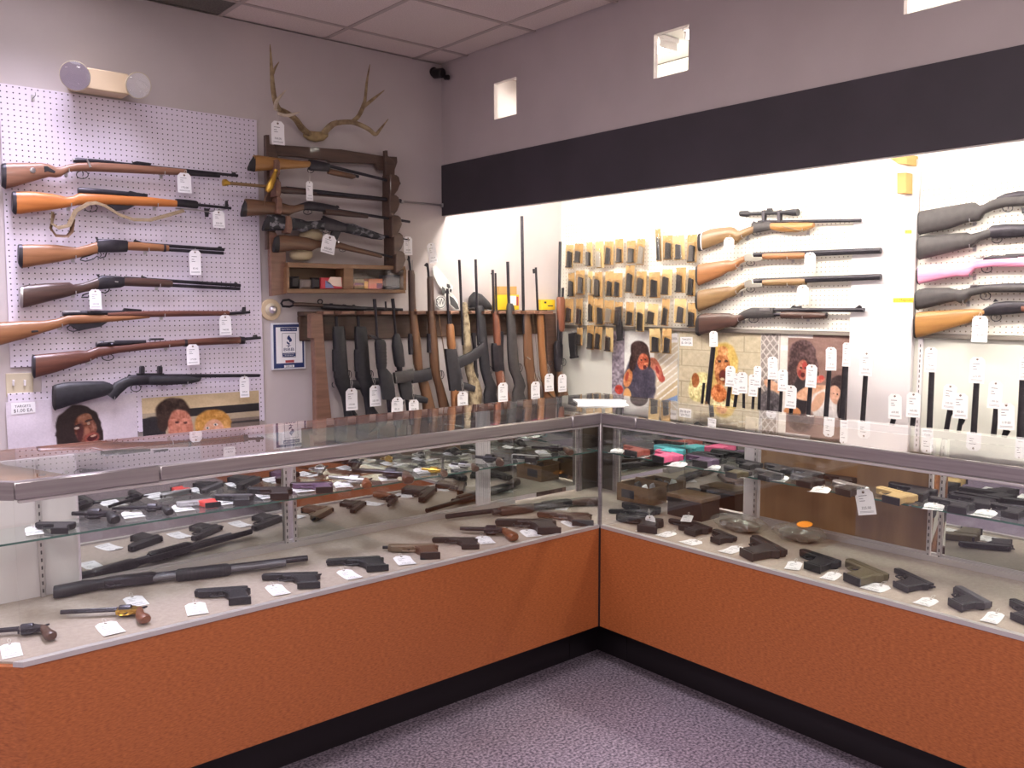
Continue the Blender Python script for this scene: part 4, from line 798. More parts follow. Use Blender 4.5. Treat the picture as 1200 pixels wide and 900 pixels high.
# two black tactical long guns
for k, (dx, lab) in enumerate(((0, 'black tactical shotgun with side grip, beside the end post of the lower rack'), (140, 'black tactical shotgun between the first tactical gun and the assault rifles'))):
    g = vgun('shotgun', lab, Z5, (600+dx*.95, 1080), (512+dx, 168))
    g.tube('barrel', BLUED, (512+dx, 168), (522+dx, 330), .0095); g.loft('heat_shield', BLACK, H([(232, 492+dx, 560+dx), (260, 490+dx, 566+dx), (400, 498+dx, 576+dx), (500, 500+dx, 584+dx), (560, 498+dx, 592+dx)]), [.014, .019, .021, .022, .02], e=3.5)
    g.loft('forend', BLACK, H([(380, 490+dx, 512+dx), (400, 488+dx, 520+dx), (500, 490+dx, 525+dx), (520, 492+dx, 515+dx)]), .014); g.loft('receiver', BLACK, H([(540, 496+dx, 594+dx), (600, 508+dx, 602+dx), (640, 528+dx, 604+dx), (680, 545+dx, 598+dx)]), [.019, .02, .019, .017], e=3); g.loft('stock', BLACK, H([(670, 545+dx, 598+dx), (760, 560+dx, 606+dx), (850, 568+dx, 640+dx), (1000, 575+dx, 660+dx), (1080, 578+dx, 668+dx)]), [.016, .017, .019, .02, .018])
    g.loft('grip', BLACK, [(590+dx, 572, 578+dx, 628), (640+dx, 574, 636+dx, 634), (685+dx, 582, 680+dx, 640), (696+dx, 590, 692+dx, 634)] if k == 0 else [(590+dx, 560, 578+dx, 606), (650+dx, 562, 646+dx, 612), (692+dx, 570, 688+dx, 612)], .014); g.loft('rear_grip', BLACK, [(612+dx, 745, 590+dx, 762), (636+dx, 780, 618+dx, 800), (664+dx, 822, 640+dx, 835)], .013); g.guard((596+dx, 540), 14, 26); g.path('sling_ring', BLUED, [(492+dx, 590), (486+dx, 600), (488+dx, 615), (500+dx, 622)], .003)
hang_tag(Z5, 572, 628, 648, 768, (1, YL-.19), 'white price tag on the tactical shotgun beside the end post', VT, (606, 560)); hang_tag(Z5, 725, 608, 798, 742, (1, YL-.19), 'white price tag on the second tactical shotgun', VT, (745, 548))
# two assault rifles
g = vgun('assault_rifle', 'black carbine with ribbed handguard, front sight and grey curved magazine', Z5, (850, 1080), (760, 58), (1, YL-.215))
g.tube('barrel', BLUED, (760, 58), (778, 340), .0075); g.tube('flash_hider', BLUED, (757, 56), (762, 118), .011, n=12); g.prism('front_sight', BLUED, [(718, 285), (745, 288), (775, 300), (800, 312), (828, 330), (768, 335), (765, 318), (735, 300)], .006); g.loft('handguard', BLACK, H([(318, 764, 818), (340, 760, 828), (480, 772, 832), (505, 775, 828)]), [.016, .022, .022, .018]); g.loft('receiver', BLACK, H([(500, 778, 832), (540, 782, 870), (640, 800, 885), (700, 810, 890)]), [.014, .016, .016, .014], e=4); g.loft('magazine', GREY, [(880, 525, 890, 598), (940, 515, 950, 592), (1000, 500, 1006, 575)], .012, e=4); g.tube('buffer_tube', BLUED, (845, 690), (870, 900), .013); g.loft('stock', BLACK, H([(850, 835, 905), (960, 850, 930), (1080, 860, 950)]), .018, e=3); g.loft('grip', BLACK, [(860, 660, 850, 700), (900, 690, 880, 730), (945, 710, 925, 745)], .013)
for y in range(6): g.loft('handguard_rib', BLUED, H([(352+y*22, 760+y*2, 830+y), (358+y*22, 760+y*2, 830+y)]), .0228)
g = vgun('assault_rifle', 'black carbine with short handguard standing beside the wooden military rifle', Z5, (1000, 1080), (876, 55), (1, YL-.17))
g.tube('barrel', BLUED, (876, 55), (895, 330), .0075); g.tube('flash_hider', BLUED, (873, 54), (880, 116), .011, n=12); g.loft('handguard', BLACK, H([(278, 888, 912), (300, 874, 920), (360, 870, 936), (470, 886, 948), (490, 892, 946)]), [.012, .018, .022, .022, .018]); g.tube('delta_ring', BLUED, (916, 488), (919, 518), .019, .016, n=14); g.loft('receiver', BLACK, H([(515, 892, 950), (560, 900, 985), (650, 918, 1000), (700, 930, 1005)]), [.014, .016, .016, .014], e=4); g.loft('magazine', BLACK, [(980, 520, 1000, 596), (1050, 510, 1058, 590), (1110, 494, 1120, 572)], .012, e=4); g.loft('grip', BLACK, [(1005, 665, 1015, 715), (1060, 675, 1062, 722), (1095, 688, 1090, 724)], .013); g.tube('buffer_tube', BLUED, (965, 690), (990, 900), .013); g.loft('stock', BLACK, H([(830, 950, 1030), (960, 968, 1050), (1080, 975, 1060)]), .018, e=3); g.path('sight_post', BLUED, [(828, 72), (832, 132)], .006); g.loft('scope_cap', STEEL, H([(604, 985, 1006), (632, 984, 1008)]), .009)
hang_tag(Z5, 868, 685, 942, 788, (1, YL-.245), 'white price tag on the carbine with the grey curved magazine', VT, (890, 640), tilt=4); hang_tag(Z5, 976, 700, 1040, 782, (1, YL-.215), 'white price tag on the carbine with the short handguard', VT, (1000, 620))
# wooden military rifles
g = vgun('rifle', 'military rifle with dark handguard and brown stock beside the carbines', Z6, (200, 1165), (86, 88)); g.tube('barrel', BLUED, (86, 88), (98, 200), .0075); g.path('cleaning_rod', STEEL, [(104, 112), (106, 180)], .003); g.loft('handguard', W_DARK, H([(165, 84, 110), (190, 84, 116), (300, 86, 118), (380, 88, 122)]), [.012, .015, .016, .016]); g.loft('stock', W_WALNUT, H([(370, 90, 124), (480, 95, 136), (560, 104, 148), (660, 112, 156), (700, 122, 160), (760, 138, 190), (820, 152, 205), (950, 165, 240), (1165, 175, 265)]), [.016, .019, .02, .019, .017, .018, .019, .02, .019]); g.loft('receiver', BLUED, H([(500, 84, 104), (540, 82, 106), (610, 86, 108)]), [.012, .014, .012]); g.prism('front_sight', BLUED, [(76, 110), (86, 92), (90, 92), (90, 120)], .004)
g = vgun('rifle', 'brown military rifle with front sight beside the leather sling', Z6, (300, 1165), (184, 126)); g.tube('barrel', BLUED, (184, 126), (194, 240), .0075); g.loft('handguard', W_DARK, H([(198, 186, 208), (215, 184, 214), (300, 186, 216), (385, 188, 220)]), [.012, .015, .016, .016]); g.loft('stock', W_BROWN, H([(380, 186, 222), (500, 192, 232), (600, 196, 240), (690, 200, 246), (730, 212, 252), (780, 228, 268), (890, 248, 300), (1000, 255, 325), (1165, 262, 345)]), [.016, .019, .02, .019, .017, .018, .019, .02, .019]); g.loft('receiver', BLUED, H([(500, 182, 204), (600, 184, 206)]), .013); g.guard((258, 716), 13, 22); g.prism('front_sight', BLUED, [(166, 140), (178, 126), (184, 126), (184, 150)], .004); g.strap('sling', STRAPB, [(228, 385), (240, 480), (255, 580), (272, 690), (300, 790), (335, 880), (350, 900)], .03, .03)
# kalashnikov pattern rifle
g = vgun('assault_rifle', 'black rifle with light wood handguard and long curved black magazine', Z6, (345, 1165), (288, 262), PVF); g.tube('barrel', BLUED, (288, 262), (302, 600), .0075); g.prism('front_sight', BLUED, [(278, 285), (286, 262), (294, 262), (298, 290)], .005); g.tube('gas_tube', BLUED, (304, 400), (306, 460), .009); g.loft('handguard', W_HONEY, H([(448, 288, 314), (460, 286, 320), (560, 290, 330), (582, 294, 328)]), [.015, .019, .019, .015]); g.loft('receiver', BLACK, H([(580, 275, 336), (640, 280, 346), (720, 290, 365), (800, 300, 378)]), [.015, .017, .017, .015], e=3.5); g.loft('magazine', BLACK, [(336, 625, 350, 685), (390, 605, 404, 660), (440, 575, 452, 630), (474, 545, 484, 598)], .013, e=4); g.loft('grip', BLACK, [(365, 752, 360, 790), (400, 762, 395, 800), (434, 775, 428, 808)], .013); g.loft('stock', W_AMBER, H([(795, 308, 345), (900, 312, 365), (1050, 318, 390), (1165, 322, 400)]), [.015, .018, .02, .018])
hang_tag(Z6, 342, 805, 397, 888, (1, YL-.225), 'white price tag on the rifle with light wood handguard', VT, (368, 740))
g = vgun('shotgun', 'tan camouflage shotgun standing between two black guns in the lower rack', Z6, (440, 1165), (352, 110)); g.tube('barrel', BLUED, (352, 110), (372, 560), .009); g.loft('stock', CAMOT, H([(334, 366, 386), (350, 364, 392), (450, 368, 404), (560, 372, 412), (640, 378, 418), (700, 386, 430), (760, 400, 458), (800, 402, 470), (880, 405, 466), (1165, 410, 490)]), [.012, .017, .019, .02, .019, .018, .018, .019, .02, .019]); g.guard((440, 722), 12, 22); g.loft('scope', BLUED, H([(495, 418, 438), (520, 418, 438), (560, 424, 440), (640, 430, 444), (720, 428, 448), (750, 426, 450)]), [.011, .011, .009, .009, .012, .012])
g = vgun('rifle', 'matt black bolt-action rifle with tall barrel beside the camouflage shotgun', Z6, (540, 1165), (438, 108)); g.tube('barrel', BLUED, (438, 108), (452, 560), .009); g.loft('stock', BLACK, H([(350, 442, 470), (365, 440, 480), (460, 446, 490), (560, 452, 500), (640, 458, 508), (690, 464, 512), (740, 478, 530), (780, 490, 548), (820, 480, 545), (900, 486, 560), (1165, 495, 580)]), [.012, .018, .019, .02, .02, .018, .018, .019, .018, .02, .019]); g.guard((513, 694), 12, 24); g.path('bolt_handle', STEEL, [(448, 548), (470, 570)], .004, .018)
g = vgun('rifle', 'lever-action rifle with reddish wood forend and twin tubes in the lower rack', Z6, (600, 1165), (528, 163)); g.tube('barrel', BLUED, (528, 163), (536, 400), .0085); g.tube('magazine_tube', BLUED, (543, 180), (549, 395), .007); g.prism('front_sight', BLUED, [(516, 184), (524, 178), (528, 166), (528, 190)], .003); g.loft('forend', W_CHERRY, H([(382, 532, 554), (395, 530, 560), (500, 534, 566), (560, 538, 568)]), [.014, .018, .019, .017]); g.loft('receiver', BLUED, H([(550, 526, 570), (570, 522, 574), (680, 528, 582), (700, 534, 580)]), [.014, .017, .017, .014], e=4); g.loft('stock', W_CHERRY, H([(695, 540, 582), (760, 550, 596), (850, 556, 620), (1165, 588, 640)]), [.015, .017, .02, .019]); g.loft('scope', BLUED, H([(488, 568, 588), (520, 566, 590), (560, 572, 588), (650, 574, 590), (720, 572, 596), (750, 570, 598)]), [.012, .012, .009, .009, .012, .012], off=-.01)
hang_tag(Z6, 556, 758, 608, 860, (1, YL-.19), 'white price tag on the lever-action rifle in the lower rack', VT, (582, 700))
g = vgun('rifle', 'charcoal synthetic bolt-action rifle beside the tallest barrel in the lower rack', Z6, (690, 1165), (607, 120)); g.tube('barrel', BLUED, (607, 120), (620, 560), .0105); g.loft('stock', GREY, H([(340, 606, 630), (356, 604, 638), (450, 604, 646), (560, 606, 656), (640, 610, 662), (690, 616, 668), (740, 636, 690), (775, 644, 700), (810, 632, 690), (870, 634, 708), (1165, 645, 722)]), [.012, .018, .019, .02, .02, .018, .018, .019, .018, .02, .019]); g.guard((672, 680), 13, 22)
g = vgun('shotgun', 'long wood-stocked shotgun with the tallest barrel in the lower rack', Z6, (770, 1165), (682, -120)); g.tube('barrel', BLUED, (682, -120), (692, 500), .0105); g.loft('stock', W_WALNUT, H([(378, 690, 714), (392, 688, 720), (480, 690, 730), (580, 692, 738), (660, 694, 744), (700, 704, 750), (780, 714, 778), (870, 716, 784), (1165, 730, 806)]), [.012, .018, .019, .02, .019, .018, .019, .02, .019]); g.strap('sling', STRAP, [(724, 392), (734, 480), (746, 600), (752, 720), (800, 800), (860, 860)], .016, .03); g.path('bolt_handle', STEEL, [(700, 622), (716, 634)], .004, .02)
hang_tag(Z6, 730, 752, 778, 846, (1, YL-.19), 'white price tag on the shotgun with the tallest barrel', VT, (752, 700))
g = vgun('rifle', 'slim orange-wood rifle with hooded front sight in the lower rack', Z6, (850, 1165), (756, 150)); g.tube('barrel', BLUED, (756, 150), (770, 480), .008); g.tube('sight_hood', BLUED, (744, 158), (746, 182), .008); g.loft('stock', W_HONEY, H([(386, 764, 784), (400, 762, 794), (500, 766, 798), (600, 772, 804), (690, 778, 812), (740, 786, 824), (800, 796, 850), (850, 800, 864), (1165, 814, 884)]), [.012, .017, .018, .019, .018, .017, .018, .02, .019]); g.guard((830, 658), 13, 14)
hang_tag(Z6, 802, 710, 851, 804, (1, YL-.19), 'white price tag on the slim orange-wood rifle', VT, (818, 660))
g = vgun('shotgun', 'pump shotgun with reddish forend standing at the alcove corner', Z6, (915, 1165), (884, 15)); g.tube('barrel', BLUED, (884, 15), (874, 560), .0105); g.tube('magazine_tube', BLUED, (898, 258), (888, 560), .0095); g.loft('forend', W_CHERRY, H([(306, 870, 900), (320, 868, 906), (470, 872, 904), (488, 876, 900)]), [.014, .02, .02, .014]); g.loft('receiver', BLUED, H([(540, 860, 888), (560, 854, 894), (680, 856, 894), (700, 862, 892)]), [.013, .017, .017, .014], e=4); g.loft('stock', W_WALNUT, H([(690, 866, 894), (760, 868, 912), (840, 870, 930), (1165, 880, 960)]), [.014, .017, .02, .019]); g.guard((902, 650), 12, 20)
hang_tag(Z6, 873, 714, 918, 806, (1, YL-.19), 'white price tag on the pump shotgun at the alcove corner', VT, (892, 665))
# rifle lying across the shelf
g = rgun('rifle', 'dark rifle with skeleton buttstock lying along the top of the lower rack', Z5, (162, 82), (935, 126), (1, YL-.055), None)
g.path('skeleton_stock', BLUED, [(240, 78), (210, 62), (172, 66), (162, 84), (172, 104), (215, 106), (240, 96)], .007, closed=True); g.loft('stock_tube', W_DARK, [(236, 76, 102), (300, 78, 104), (390, 84, 108), (430, 88, 110)], [.01, .012, .013, .013]); g.loft('receiver', BLUED, [(420, 86, 120), (440, 86, 124), (620, 98, 130), (700, 108, 132)], [.012, .016, .016, .012], e=3.5); g.tube('barrel', BLUED, (680, 116), (935, 126), .011, .01); g.path('rear_aperture', BLUED, [(410+15*math.cos(q), 74+14*math.sin(q)) for q in [k*math.pi/5 for k in range(10)]], .004, closed=True); g.prism('sight', BLUED, [(552, 100), (556, 90), (574, 92), (576, 104)], .005); g.prism('sight', BLUED, [(616, 104), (620, 92), (632, 94), (634, 106)], .005); g.tube('magazine_drum', BLUED, (480, 84), (480.5, 92), .01)
# things on the rack shelf
SIGNW = mat('sign_white', (232, 232, 228), .5); SIGND = mat('sign_dark', (70, 70, 72), .5)
t = thing('cutout_sign', 'white revolver-shaped cutout sign with round monogram on the rack shelf', 'sign', at(*Z(Z6, 252, 372), 1, YL-.03))
slab(t, 'revolver_cutout', SIGNW, Z6, [(212, 150), (226, 138), (262, 178), (300, 222), (318, 250), (316, 285), (340, 320), (356, 372), (330, 374), (300, 345), (276, 300), (262, 268), (240, 240), (215, 190)], (1, YL-.03), .006, .001); slab(t, 'grip_print', SIGND, Z6, [(300, 300), (322, 312), (344, 345), (352, 370), (334, 370), (306, 344)], (1, YL-.0308), .0007, 0); slab(t, 'trigger_print', SIGND, Z6, [(262, 250), (276, 262), (282, 282), (272, 296), (260, 280)], (1, YL-.0308), .0007, 0); slab(t, 'cylinder_print', SIGND, Z6, [(286, 236), (300, 240), (306, 256), (296, 262), (286, 252)], (1, YL-.0308), .0007, 0); slab(t, 'frame_print', SIGND, Z6, [(304, 262), (314, 268), (310, 284), (300, 276)], (1, YL-.0308), .0007, 0)
c = at(*Z(Z6, 251, 334), 1, YL-.034); child(B().lathe(c, (0, -1, 0), [(0, .041), (.006, .041)], 28), 'roundel', SIGNW, t); child(B().path([c+Vector((.034*math.cos(q), -.007, .034*math.sin(q))) for q in [k*math.pi/12 for k in range(24)]], .0022, 6, True), 'roundel_rim', SIGND, t); text_on(t, 'SW', SIGND, Z6, 251, 334, 36, (1, YL-.041), width=44)
CLOTH = mat('black_cloth', (44, 42, 46), .9, col2=(60, 58, 60), scale=(30, 30, 30), bump=.4)
t = thing('cap', 'dark cloth cap lying on the rack shelf behind the barrels', 'cap', at(*Z(Z6, 455, 372), 1, YL-.05))
child(B().loft([(at(*Z(Z6, x, (a+b)/2), 1, YL-.045), (at(*Z(Z6, x, a), 1, YL-.045)-at(*Z(Z6, x, b), 1, YL-.045))/2, Vector((0, w, 0))) for x, a, b, w in ((402, 340, 362, .01), (410, 300, 366, .025), (430, 278, 368, .035), (465, 290, 370, .037), (500, 326, 372, .03), (520, 350, 374, .012))], 14), 'crown', CLOTH, t); child(B().loft([(at(*Z(Z6, x, 366), 1, YL-.06), Vector((0, 0, .003)), Vector((0, w, 0))) for x, w in ((400, .005), (415, .02), (440, .024), (470, .01))], 10), 'brim', CLOTH, t)
KRAFT = mat('kraft_board', (190, 150, 90), .7); YEL = mat('yellow_carton', (236, 196, 44), .5); GS = 'cartons on the shelf of the lower rack'
wbox('carton', 'yellow carton with white label on the rack shelf', 'box', Z6, 553, 294, 668, 374, (1, YL-.06), .055, YEL, GS, [('white_label', PAPER, [(618, 300), (652, 300), (652, 350), (618, 350)]), ('red_stripe', REDP, [(654, 304), (664, 304), (664, 352), (654, 352)])]); wbox('carton', 'kraft brown carton on top of the yellow carton', 'box', Z6, 562, 250, 656, 293, (1, YL-.058), .05, KRAFT, GS)
wbox('carton', 'small bright yellow carton with black print at the end of the shelf', 'box', Z6, 788, 320, 858, 374, (1, YL-.06), .055, YEL, GS, [('black_print', INK, [(800, 330), (812, 330), (812, 340), (800, 340)]), ('black_print', INK, [(818, 350), (846, 350), (846, 356), (818, 356)])])
hang_tag(Z6, 58, -12, 104, 84, (1, YL-.14), 'pale price tag at the muzzle of the military rifle beside the carbines', VT, (88, 92)); hang_tag(Z6, 178, 22, 224, 128, (1, YL-.14), 'pale price tag at the muzzle of the sling rifle above the revolver sign', VT, (186, 130), tilt=-10)
# ------------------------------------------------------------------ alcove wall: pegboards, panels, posters
PEGR = peg_mat('pegboard_cream', (236, 232, 222), 1, 2, dark=(150, 138, 120)); RAIL = mat('grey_rail', (128, 120, 112), .5)
yA, yB = at(660, 385, 0, XR-.012).y, at(997, 390, 0, XR-.012).y; zP = at(800, 384, 0, XR-.012).z
tag(B().box((XR-.012, yB, zP), (XR-.002, yA, 2.16), .001).obj('pegboard', PEGR), 'cream pegboard behind the carded magazines and the scoped rifle', 'pegboard')
t = thing('pegboard_rail', 'grey metal rail below the cream pegboard', 'rail', (XR, yA, zP)); child(B().box((XR-.022, yB, zP-.022), (XR-.002, yA, zP-.001), .002), 'rail_channel', RAIL, t)
yC, yD = at(1069, 390, 0, XR-.03).y, -2.6
t = thing('white_panel', 'plain white panel between the two pegboards of the lit alcove', 'panel', (XR, (yB+yC)/2, .3)); child(B().box((XR-.03, yC, .3), (XR-.002, yB-.002, 2.3), .002), 'board', WHITEP, t)
tag(B().box((XR-.012, yD, zP), (XR-.002, yC-.004, 2.16), .001).obj('pegboard', PEGR), 'cream pegboard behind the pink rifle', 'pegboard')
t = thing('pegboard_rail', 'grey metal rail below the pegboard with the pink rifle', 'rail', (XR, yC, zP)); child(B().box((XR-.022, yD, zP-.022), (XR-.002, yC-.004, zP-.001), .002), 'rail_channel', RAIL, t)
ys_ = at(1077, 450, 0, XR-.012).y; t = thing('shelf_standard', 'slotted white shelf standard beside the plain white panel', 'shelf standard', (XR, ys_, .8))
st = B(); st.box((XR-.014, ys_-.012, .8), (XR-.002, ys_+.012, zP-.024), .002); child(st, 'channel', WHITEP, t); sl = B(); z = .82
while z < zP-.05: sl.box((XR-.0146, ys_-.002, z), (XR-.013, ys_+.002, z+.014)); z += .0254
child(sl, 'slots', SLOT, t, False).__setitem__('kind', 'stuff')
# posters ------------------------------------------------------------
def brickjoint(U, V, w, h, j): return (((V % h) < j) | (((U+(np.floor(V/h) % 2)*w/2) % w) < j))
def p_r1(ell, rect, mask, noise, U, V, img):
    img[:] = (236, 236, 232); rect(0, 0, 126, 900, (150, 140, 152), 110); ell(100, 345, 20, 22, (184, 70, 60), tex=60)
    rect(262, 0, 400, 900, (212, 200, 178)); mask((V > 300+(U-262)*-1.1+80) & (U > 262), (196, 176, 140)); mask((V > 395-(U-262)*.5) & (U > 280), (120, 146, 186))
    for k in range(9): mask((np.abs(V-(120+k*30)+(U-300)*.9) < 3.5) & (U > 275), (240, 238, 232))
    ell(196, 300, 75, 110, (70, 66, 82), tex=30); ell(196, 400, 68, 90, (70, 66, 82), tex=30); ell(143, 288, 20, 44, (198, 130, 84), 12, tex=60); ell(138, 280, 8, 22, (160, 60, 44), 12); ell(140, 370, 18, 36, (222, 170, 110)); ell(262, 216, 20, 32, (186, 118, 96), -30, tex=60); ell(284, 250, 15, 40, (192, 112, 92), -16, tex=70); ell(296, 278, 14, 16, (178, 84, 70), tex=50); ell(276, 240, 6, 18, (150, 48, 44), -16)
    ell(194, 160, 42, 48, (56, 38, 36), tex=40); ell(168, 200, 18, 56, (56, 38, 36), 8, tex=40); ell(236, 196, 9, 44, (60, 42, 38), -6, tex=30); ell(212, 208, 25, 38, (170, 84, 56), 10, tex=90); ell(204, 200, 5, 4, (30, 18, 18)); ell(222, 196, 5, 4, (30, 18, 18)); ell(220, 232, 8, 10, (80, 16, 16)); ell(226, 215, 8, 5, (214, 150, 110))
def p_r2(ell, rect, mask, noise, U, V, img):
    img[:] = np.array((190, 178, 152))+(noise(14, 14)[..., None]-.5)*26; mask(brickjoint(U, V-10, 190, 74, 4), (160, 148, 124))
    ell(470, 330, 52, 74, (220, 208, 150), 18, tex=90); ell(560, 400, 80, 50, (216, 204, 160), tex=100); ell(450, 300, 18, 34, (150, 90, 50), tex=60); ell(580, 215, 62, 96, (198, 168, 92), tex=50); ell(620, 300, 26, 80, (190, 162, 96), -8, tex=50); ell(530, 300, 24, 70, (190, 162, 96), 6, tex=50)
    ell(572, 235, 34, 78, (168, 104, 60), tex=110); ell(560, 205, 8, 6, (40, 20, 16)); ell(590, 203, 8, 6, (40, 20, 16)); ell(576, 268, 17, 24, (86, 26, 20)); ell(575, 285, 10, 5, (220, 206, 176)); ell(575, 160, 24, 24, (190, 130, 80), tex=90); ell(560, 350, 36, 40, (190, 110, 60), tex=120)
def p_r3(ell, rect, mask, noise, U, V, img):
    img[:] = np.array((128, 100, 92))+(noise(30, 9)[..., None]-.5)*24; rect(0, 0, 825, 900, (140, 130, 126), 40)
    for s in (1, -1): mask((np.abs(((U*1.0+s*V*.8) % 34)-17) > 13.5) & (U < 825), (196, 188, 182))
    rect(822, 0, 868, 900, (222, 216, 208)); rect(822, 138, 868, 160, (240, 234, 228)); mask((U > 826) & (U < 833), (180, 172, 166)); mask((V < 100) & (U > 868) & (U < 980) & (V > 78), (235, 230, 226))
    ell(800, 330, 50, 22, (206, 158, 128), 30, tex=40); ell(790, 410, 56, 60, (92, 86, 90), tex=70); ell(930, 330, 66, 120, (46, 40, 44)); ell(935, 172, 62, 60, (74, 54, 54), tex=70); ell(896, 240, 26, 84, (66, 48, 48), 8, tex=60); ell(982, 220, 24, 76, (70, 50, 50), -12, tex=60); ell(938, 246, 26, 46, (158, 96, 80), tex=50); ell(946, 226, 10, 18, (150, 50, 46)); ell(926, 262, 8, 16, (130, 44, 42)); ell(930, 236, 5, 4, (24, 14, 14)); ell(950, 236, 5, 4, (24, 14, 14)); ell(940, 268, 10, 12, (70, 14, 16))
    ell(985, 345, 80, 32, (214, 166, 136), -18, tex=30); ell(1016, 282, 22, 16, (200, 120, 104), -30, tex=40); ell(1024, 274, 12, 10, (180, 66, 60)); ell(895, 440, 40, 26, (206, 140, 96)); ell(1100, 320, 50, 60, (56, 44, 46), tex=24); ell(1050, 400, 74, 74, (232, 226, 224), tex=20); ell(1010, 385, 22, 52, (216, 170, 142), 30); ell(1086, 345, 26, 42, (212, 164, 140), -12, tex=30); ell(1078, 340, 4, 3, (40, 24, 24)); ell(1094, 342, 4, 3, (40, 24, 24)); ell(1120, 400, 26, 60, (56, 44, 46), tex=24)
PP = (0, XR-.006)
poster('zombie target with dark vest before a white stair, on the alcove wall', ZM, 66, 72, 364, 540, PP, p_r1); poster('blond zombie target before a block wall, on the alcove wall', ZM, 369, 76, 737, 540, PP, p_r2); poster('target of a zombie holding a woman in a white top by a chain-link fence', ZM, 739, 80, 1146, 560, PP, p_r3)
def p_l1(ell, rect, mask, noise, U, V, img):
    img[:] = np.array((214, 204, 214))+(noise(120, 60)[..., None]-.5)*26
    ell(334, 835, 102, 104, (44, 30, 30), soft=.06); ell(300, 890, 66, 80, (44, 30, 30), soft=.06); ell(408, 880, 36, 80, (44, 30, 30), soft=.1)
    ell(364, 838, 50, 70, (122, 72, 54), -8, tex=70); ell(362, 795, 34, 24, (154, 104, 80), -14, tex=40); ell(340, 850, 16, 44, (74, 34, 34), 6, soft=.5); ell(326, 832, 11, 6, (196, 176, 160), -8); ell(379, 815, 8, 6, (170, 150, 134), -8); ell(330, 820, 18, 5, (50, 28, 28), -14); ell(380, 802, 18, 5, (50, 28, 28), -14)
    ell(372, 848, 12, 18, (160, 104, 82), -10, soft=.5); ell(392, 880, 34, 24, (150, 78, 66), -10, soft=.3); ell(394, 880, 25, 13, (70, 18, 22), -12); ell(398, 872, 14, 4, (196, 160, 140), -12)
def p_l2(ell, rect, mask, noise, U, V, img):
    img[:] = np.array((206, 184, 146))+(noise(60, 20)[..., None]-.5)*20; mask(V > 742-(U-880)*.02, (176, 160, 136)); mask((V > 738) & (V < 775) & (U > 700), (40, 36, 40)); mask((V > 768+(800-U)*.0) & (U < 720), (58, 52, 54)); ell(660, 810, 60, 46, (44, 40, 44), -20); rect(625, 850, 740, 1000, (36, 32, 38)); mask((V > 800) & (U > 990), (120, 106, 98)); mask((V > 812) & (V < 822) & (U > 990), (60, 52, 52))
    ell(755, 748, 72, 60, (58, 40, 34), tex=30); ell(712, 790, 24, 40, (58, 40, 34)); ell(785, 815, 54, 76, (196, 126, 104), -10, tex=46); ell(770, 795, 10, 5, (90, 50, 44)); ell(806, 800, 8, 5, (90, 50, 44)); ell(800, 824, 9, 16, (210, 140, 118)); ell(798, 850, 18, 5, (130, 60, 56)); ell(760, 900, 80, 40, (70, 64, 72))
    ell(925, 815, 82, 64, (196, 142, 70), tex=46); ell(880, 870, 36, 50, (196, 142, 70), tex=40); ell(975, 850, 34, 50, (204, 152, 84), tex=40); ell(928, 850, 46, 56, (222, 168, 138), tex=24); ell(902, 832, 9, 6, (236, 228, 220)); ell(902, 832, 4, 5, (60, 60, 60)); ell(938, 820, 9, 6, (236, 228, 220)); ell(938, 820, 4, 5, (60, 60, 60)); ell(925, 880, 14, 5, (180, 90, 84))
PQ = (1, YL-.016)
poster('zombie target with dark hair on a pale ground, on the white pegboard', Z2, 32, 698, 606, 1020, PQ, p_l1); poster('target of a man and blond woman in a car, on the white pegboard', Z2, 628, 682, 1142, 1010, PQ, p_l2)
t = thing('price_card', 'small white card reading targets one dollar each on the pale zombie target', 'sign card', at(*Z(Z2, 48, 770), 1, YL-.018)); slab(t, 'card', PAPER, Z2, [(48, 722), (154, 716), (156, 762), (50, 772)], (1, YL-.0185), .001, 0); text_on(t, 'TARGETS', INK, Z2, 100, 735, 11, (1, YL-.0185), width=70); text_on(t, '$1.00 EA', INK, Z2, 102, 754, 15, (1, YL-.0185), width=84)
t = thing('price_card', 'small white price card on the block wall zombie target', 'sign card', at(*Z(ZM, 376, 138), 0, XR-.008)); slab(t, 'card', PAPER, ZM, [(376, 96), (432, 96), (432, 138), (376, 136)], (0, XR-.0085), .001, 0); text_on(t, 'TARGETS', INK, ZM, 404, 108, 9, (0, XR-.0085), width=40); text_on(t, '$1.00 EA', INK, ZM, 404, 124, 11, (0, XR-.0085), width=46)
t = thing('price_card', 'small white price card beside the white stair of the vest zombie target', 'sign card', at(*Z(ZM, 335, 122), 0, XR-.008)); slab(t, 'card', PAPER, ZM, [(335, 80), (364, 80), (364, 122), (335, 122)], (0, XR-.0085), .001, 0); text_on(t, '$1.00 EA', INK, ZM, 349, 104, 10, (0, XR-.0085), width=24)
YLAB = mat('yellow_label', (250, 214, 70), .5); ORT = mat('orange_text', (190, 96, 30), .5)
t = thing('shelf_label', 'yellow label reading 22 Magnum on the white panel', 'label', at(1046, 356, 0, XR-.031)); slab(t, 'label_strip', YLAB, Z9, [(182, 702), (276, 700), (276, 722), (182, 722)], (0, XR-.0315), .001, 0); text_on(t, '22 Magnum', ORT, Z9, 229, 711, 11, (0, XR-.0315), width=84)
t = thing('shelf_label', 'tiny yellow number label on the white panel above the magnum label', 'label', at(*Z(Z9, 238, 406), 0, XR-.031)); slab(t, 'label_strip', YLAB, Z9, [(236, 390), (268, 389), (268, 406), (236, 406)], (0, XR-.0315), .001, 0); text_on(t, '410', ORT, Z9, 252, 398, 9, (0, XR-.0315), width=26)
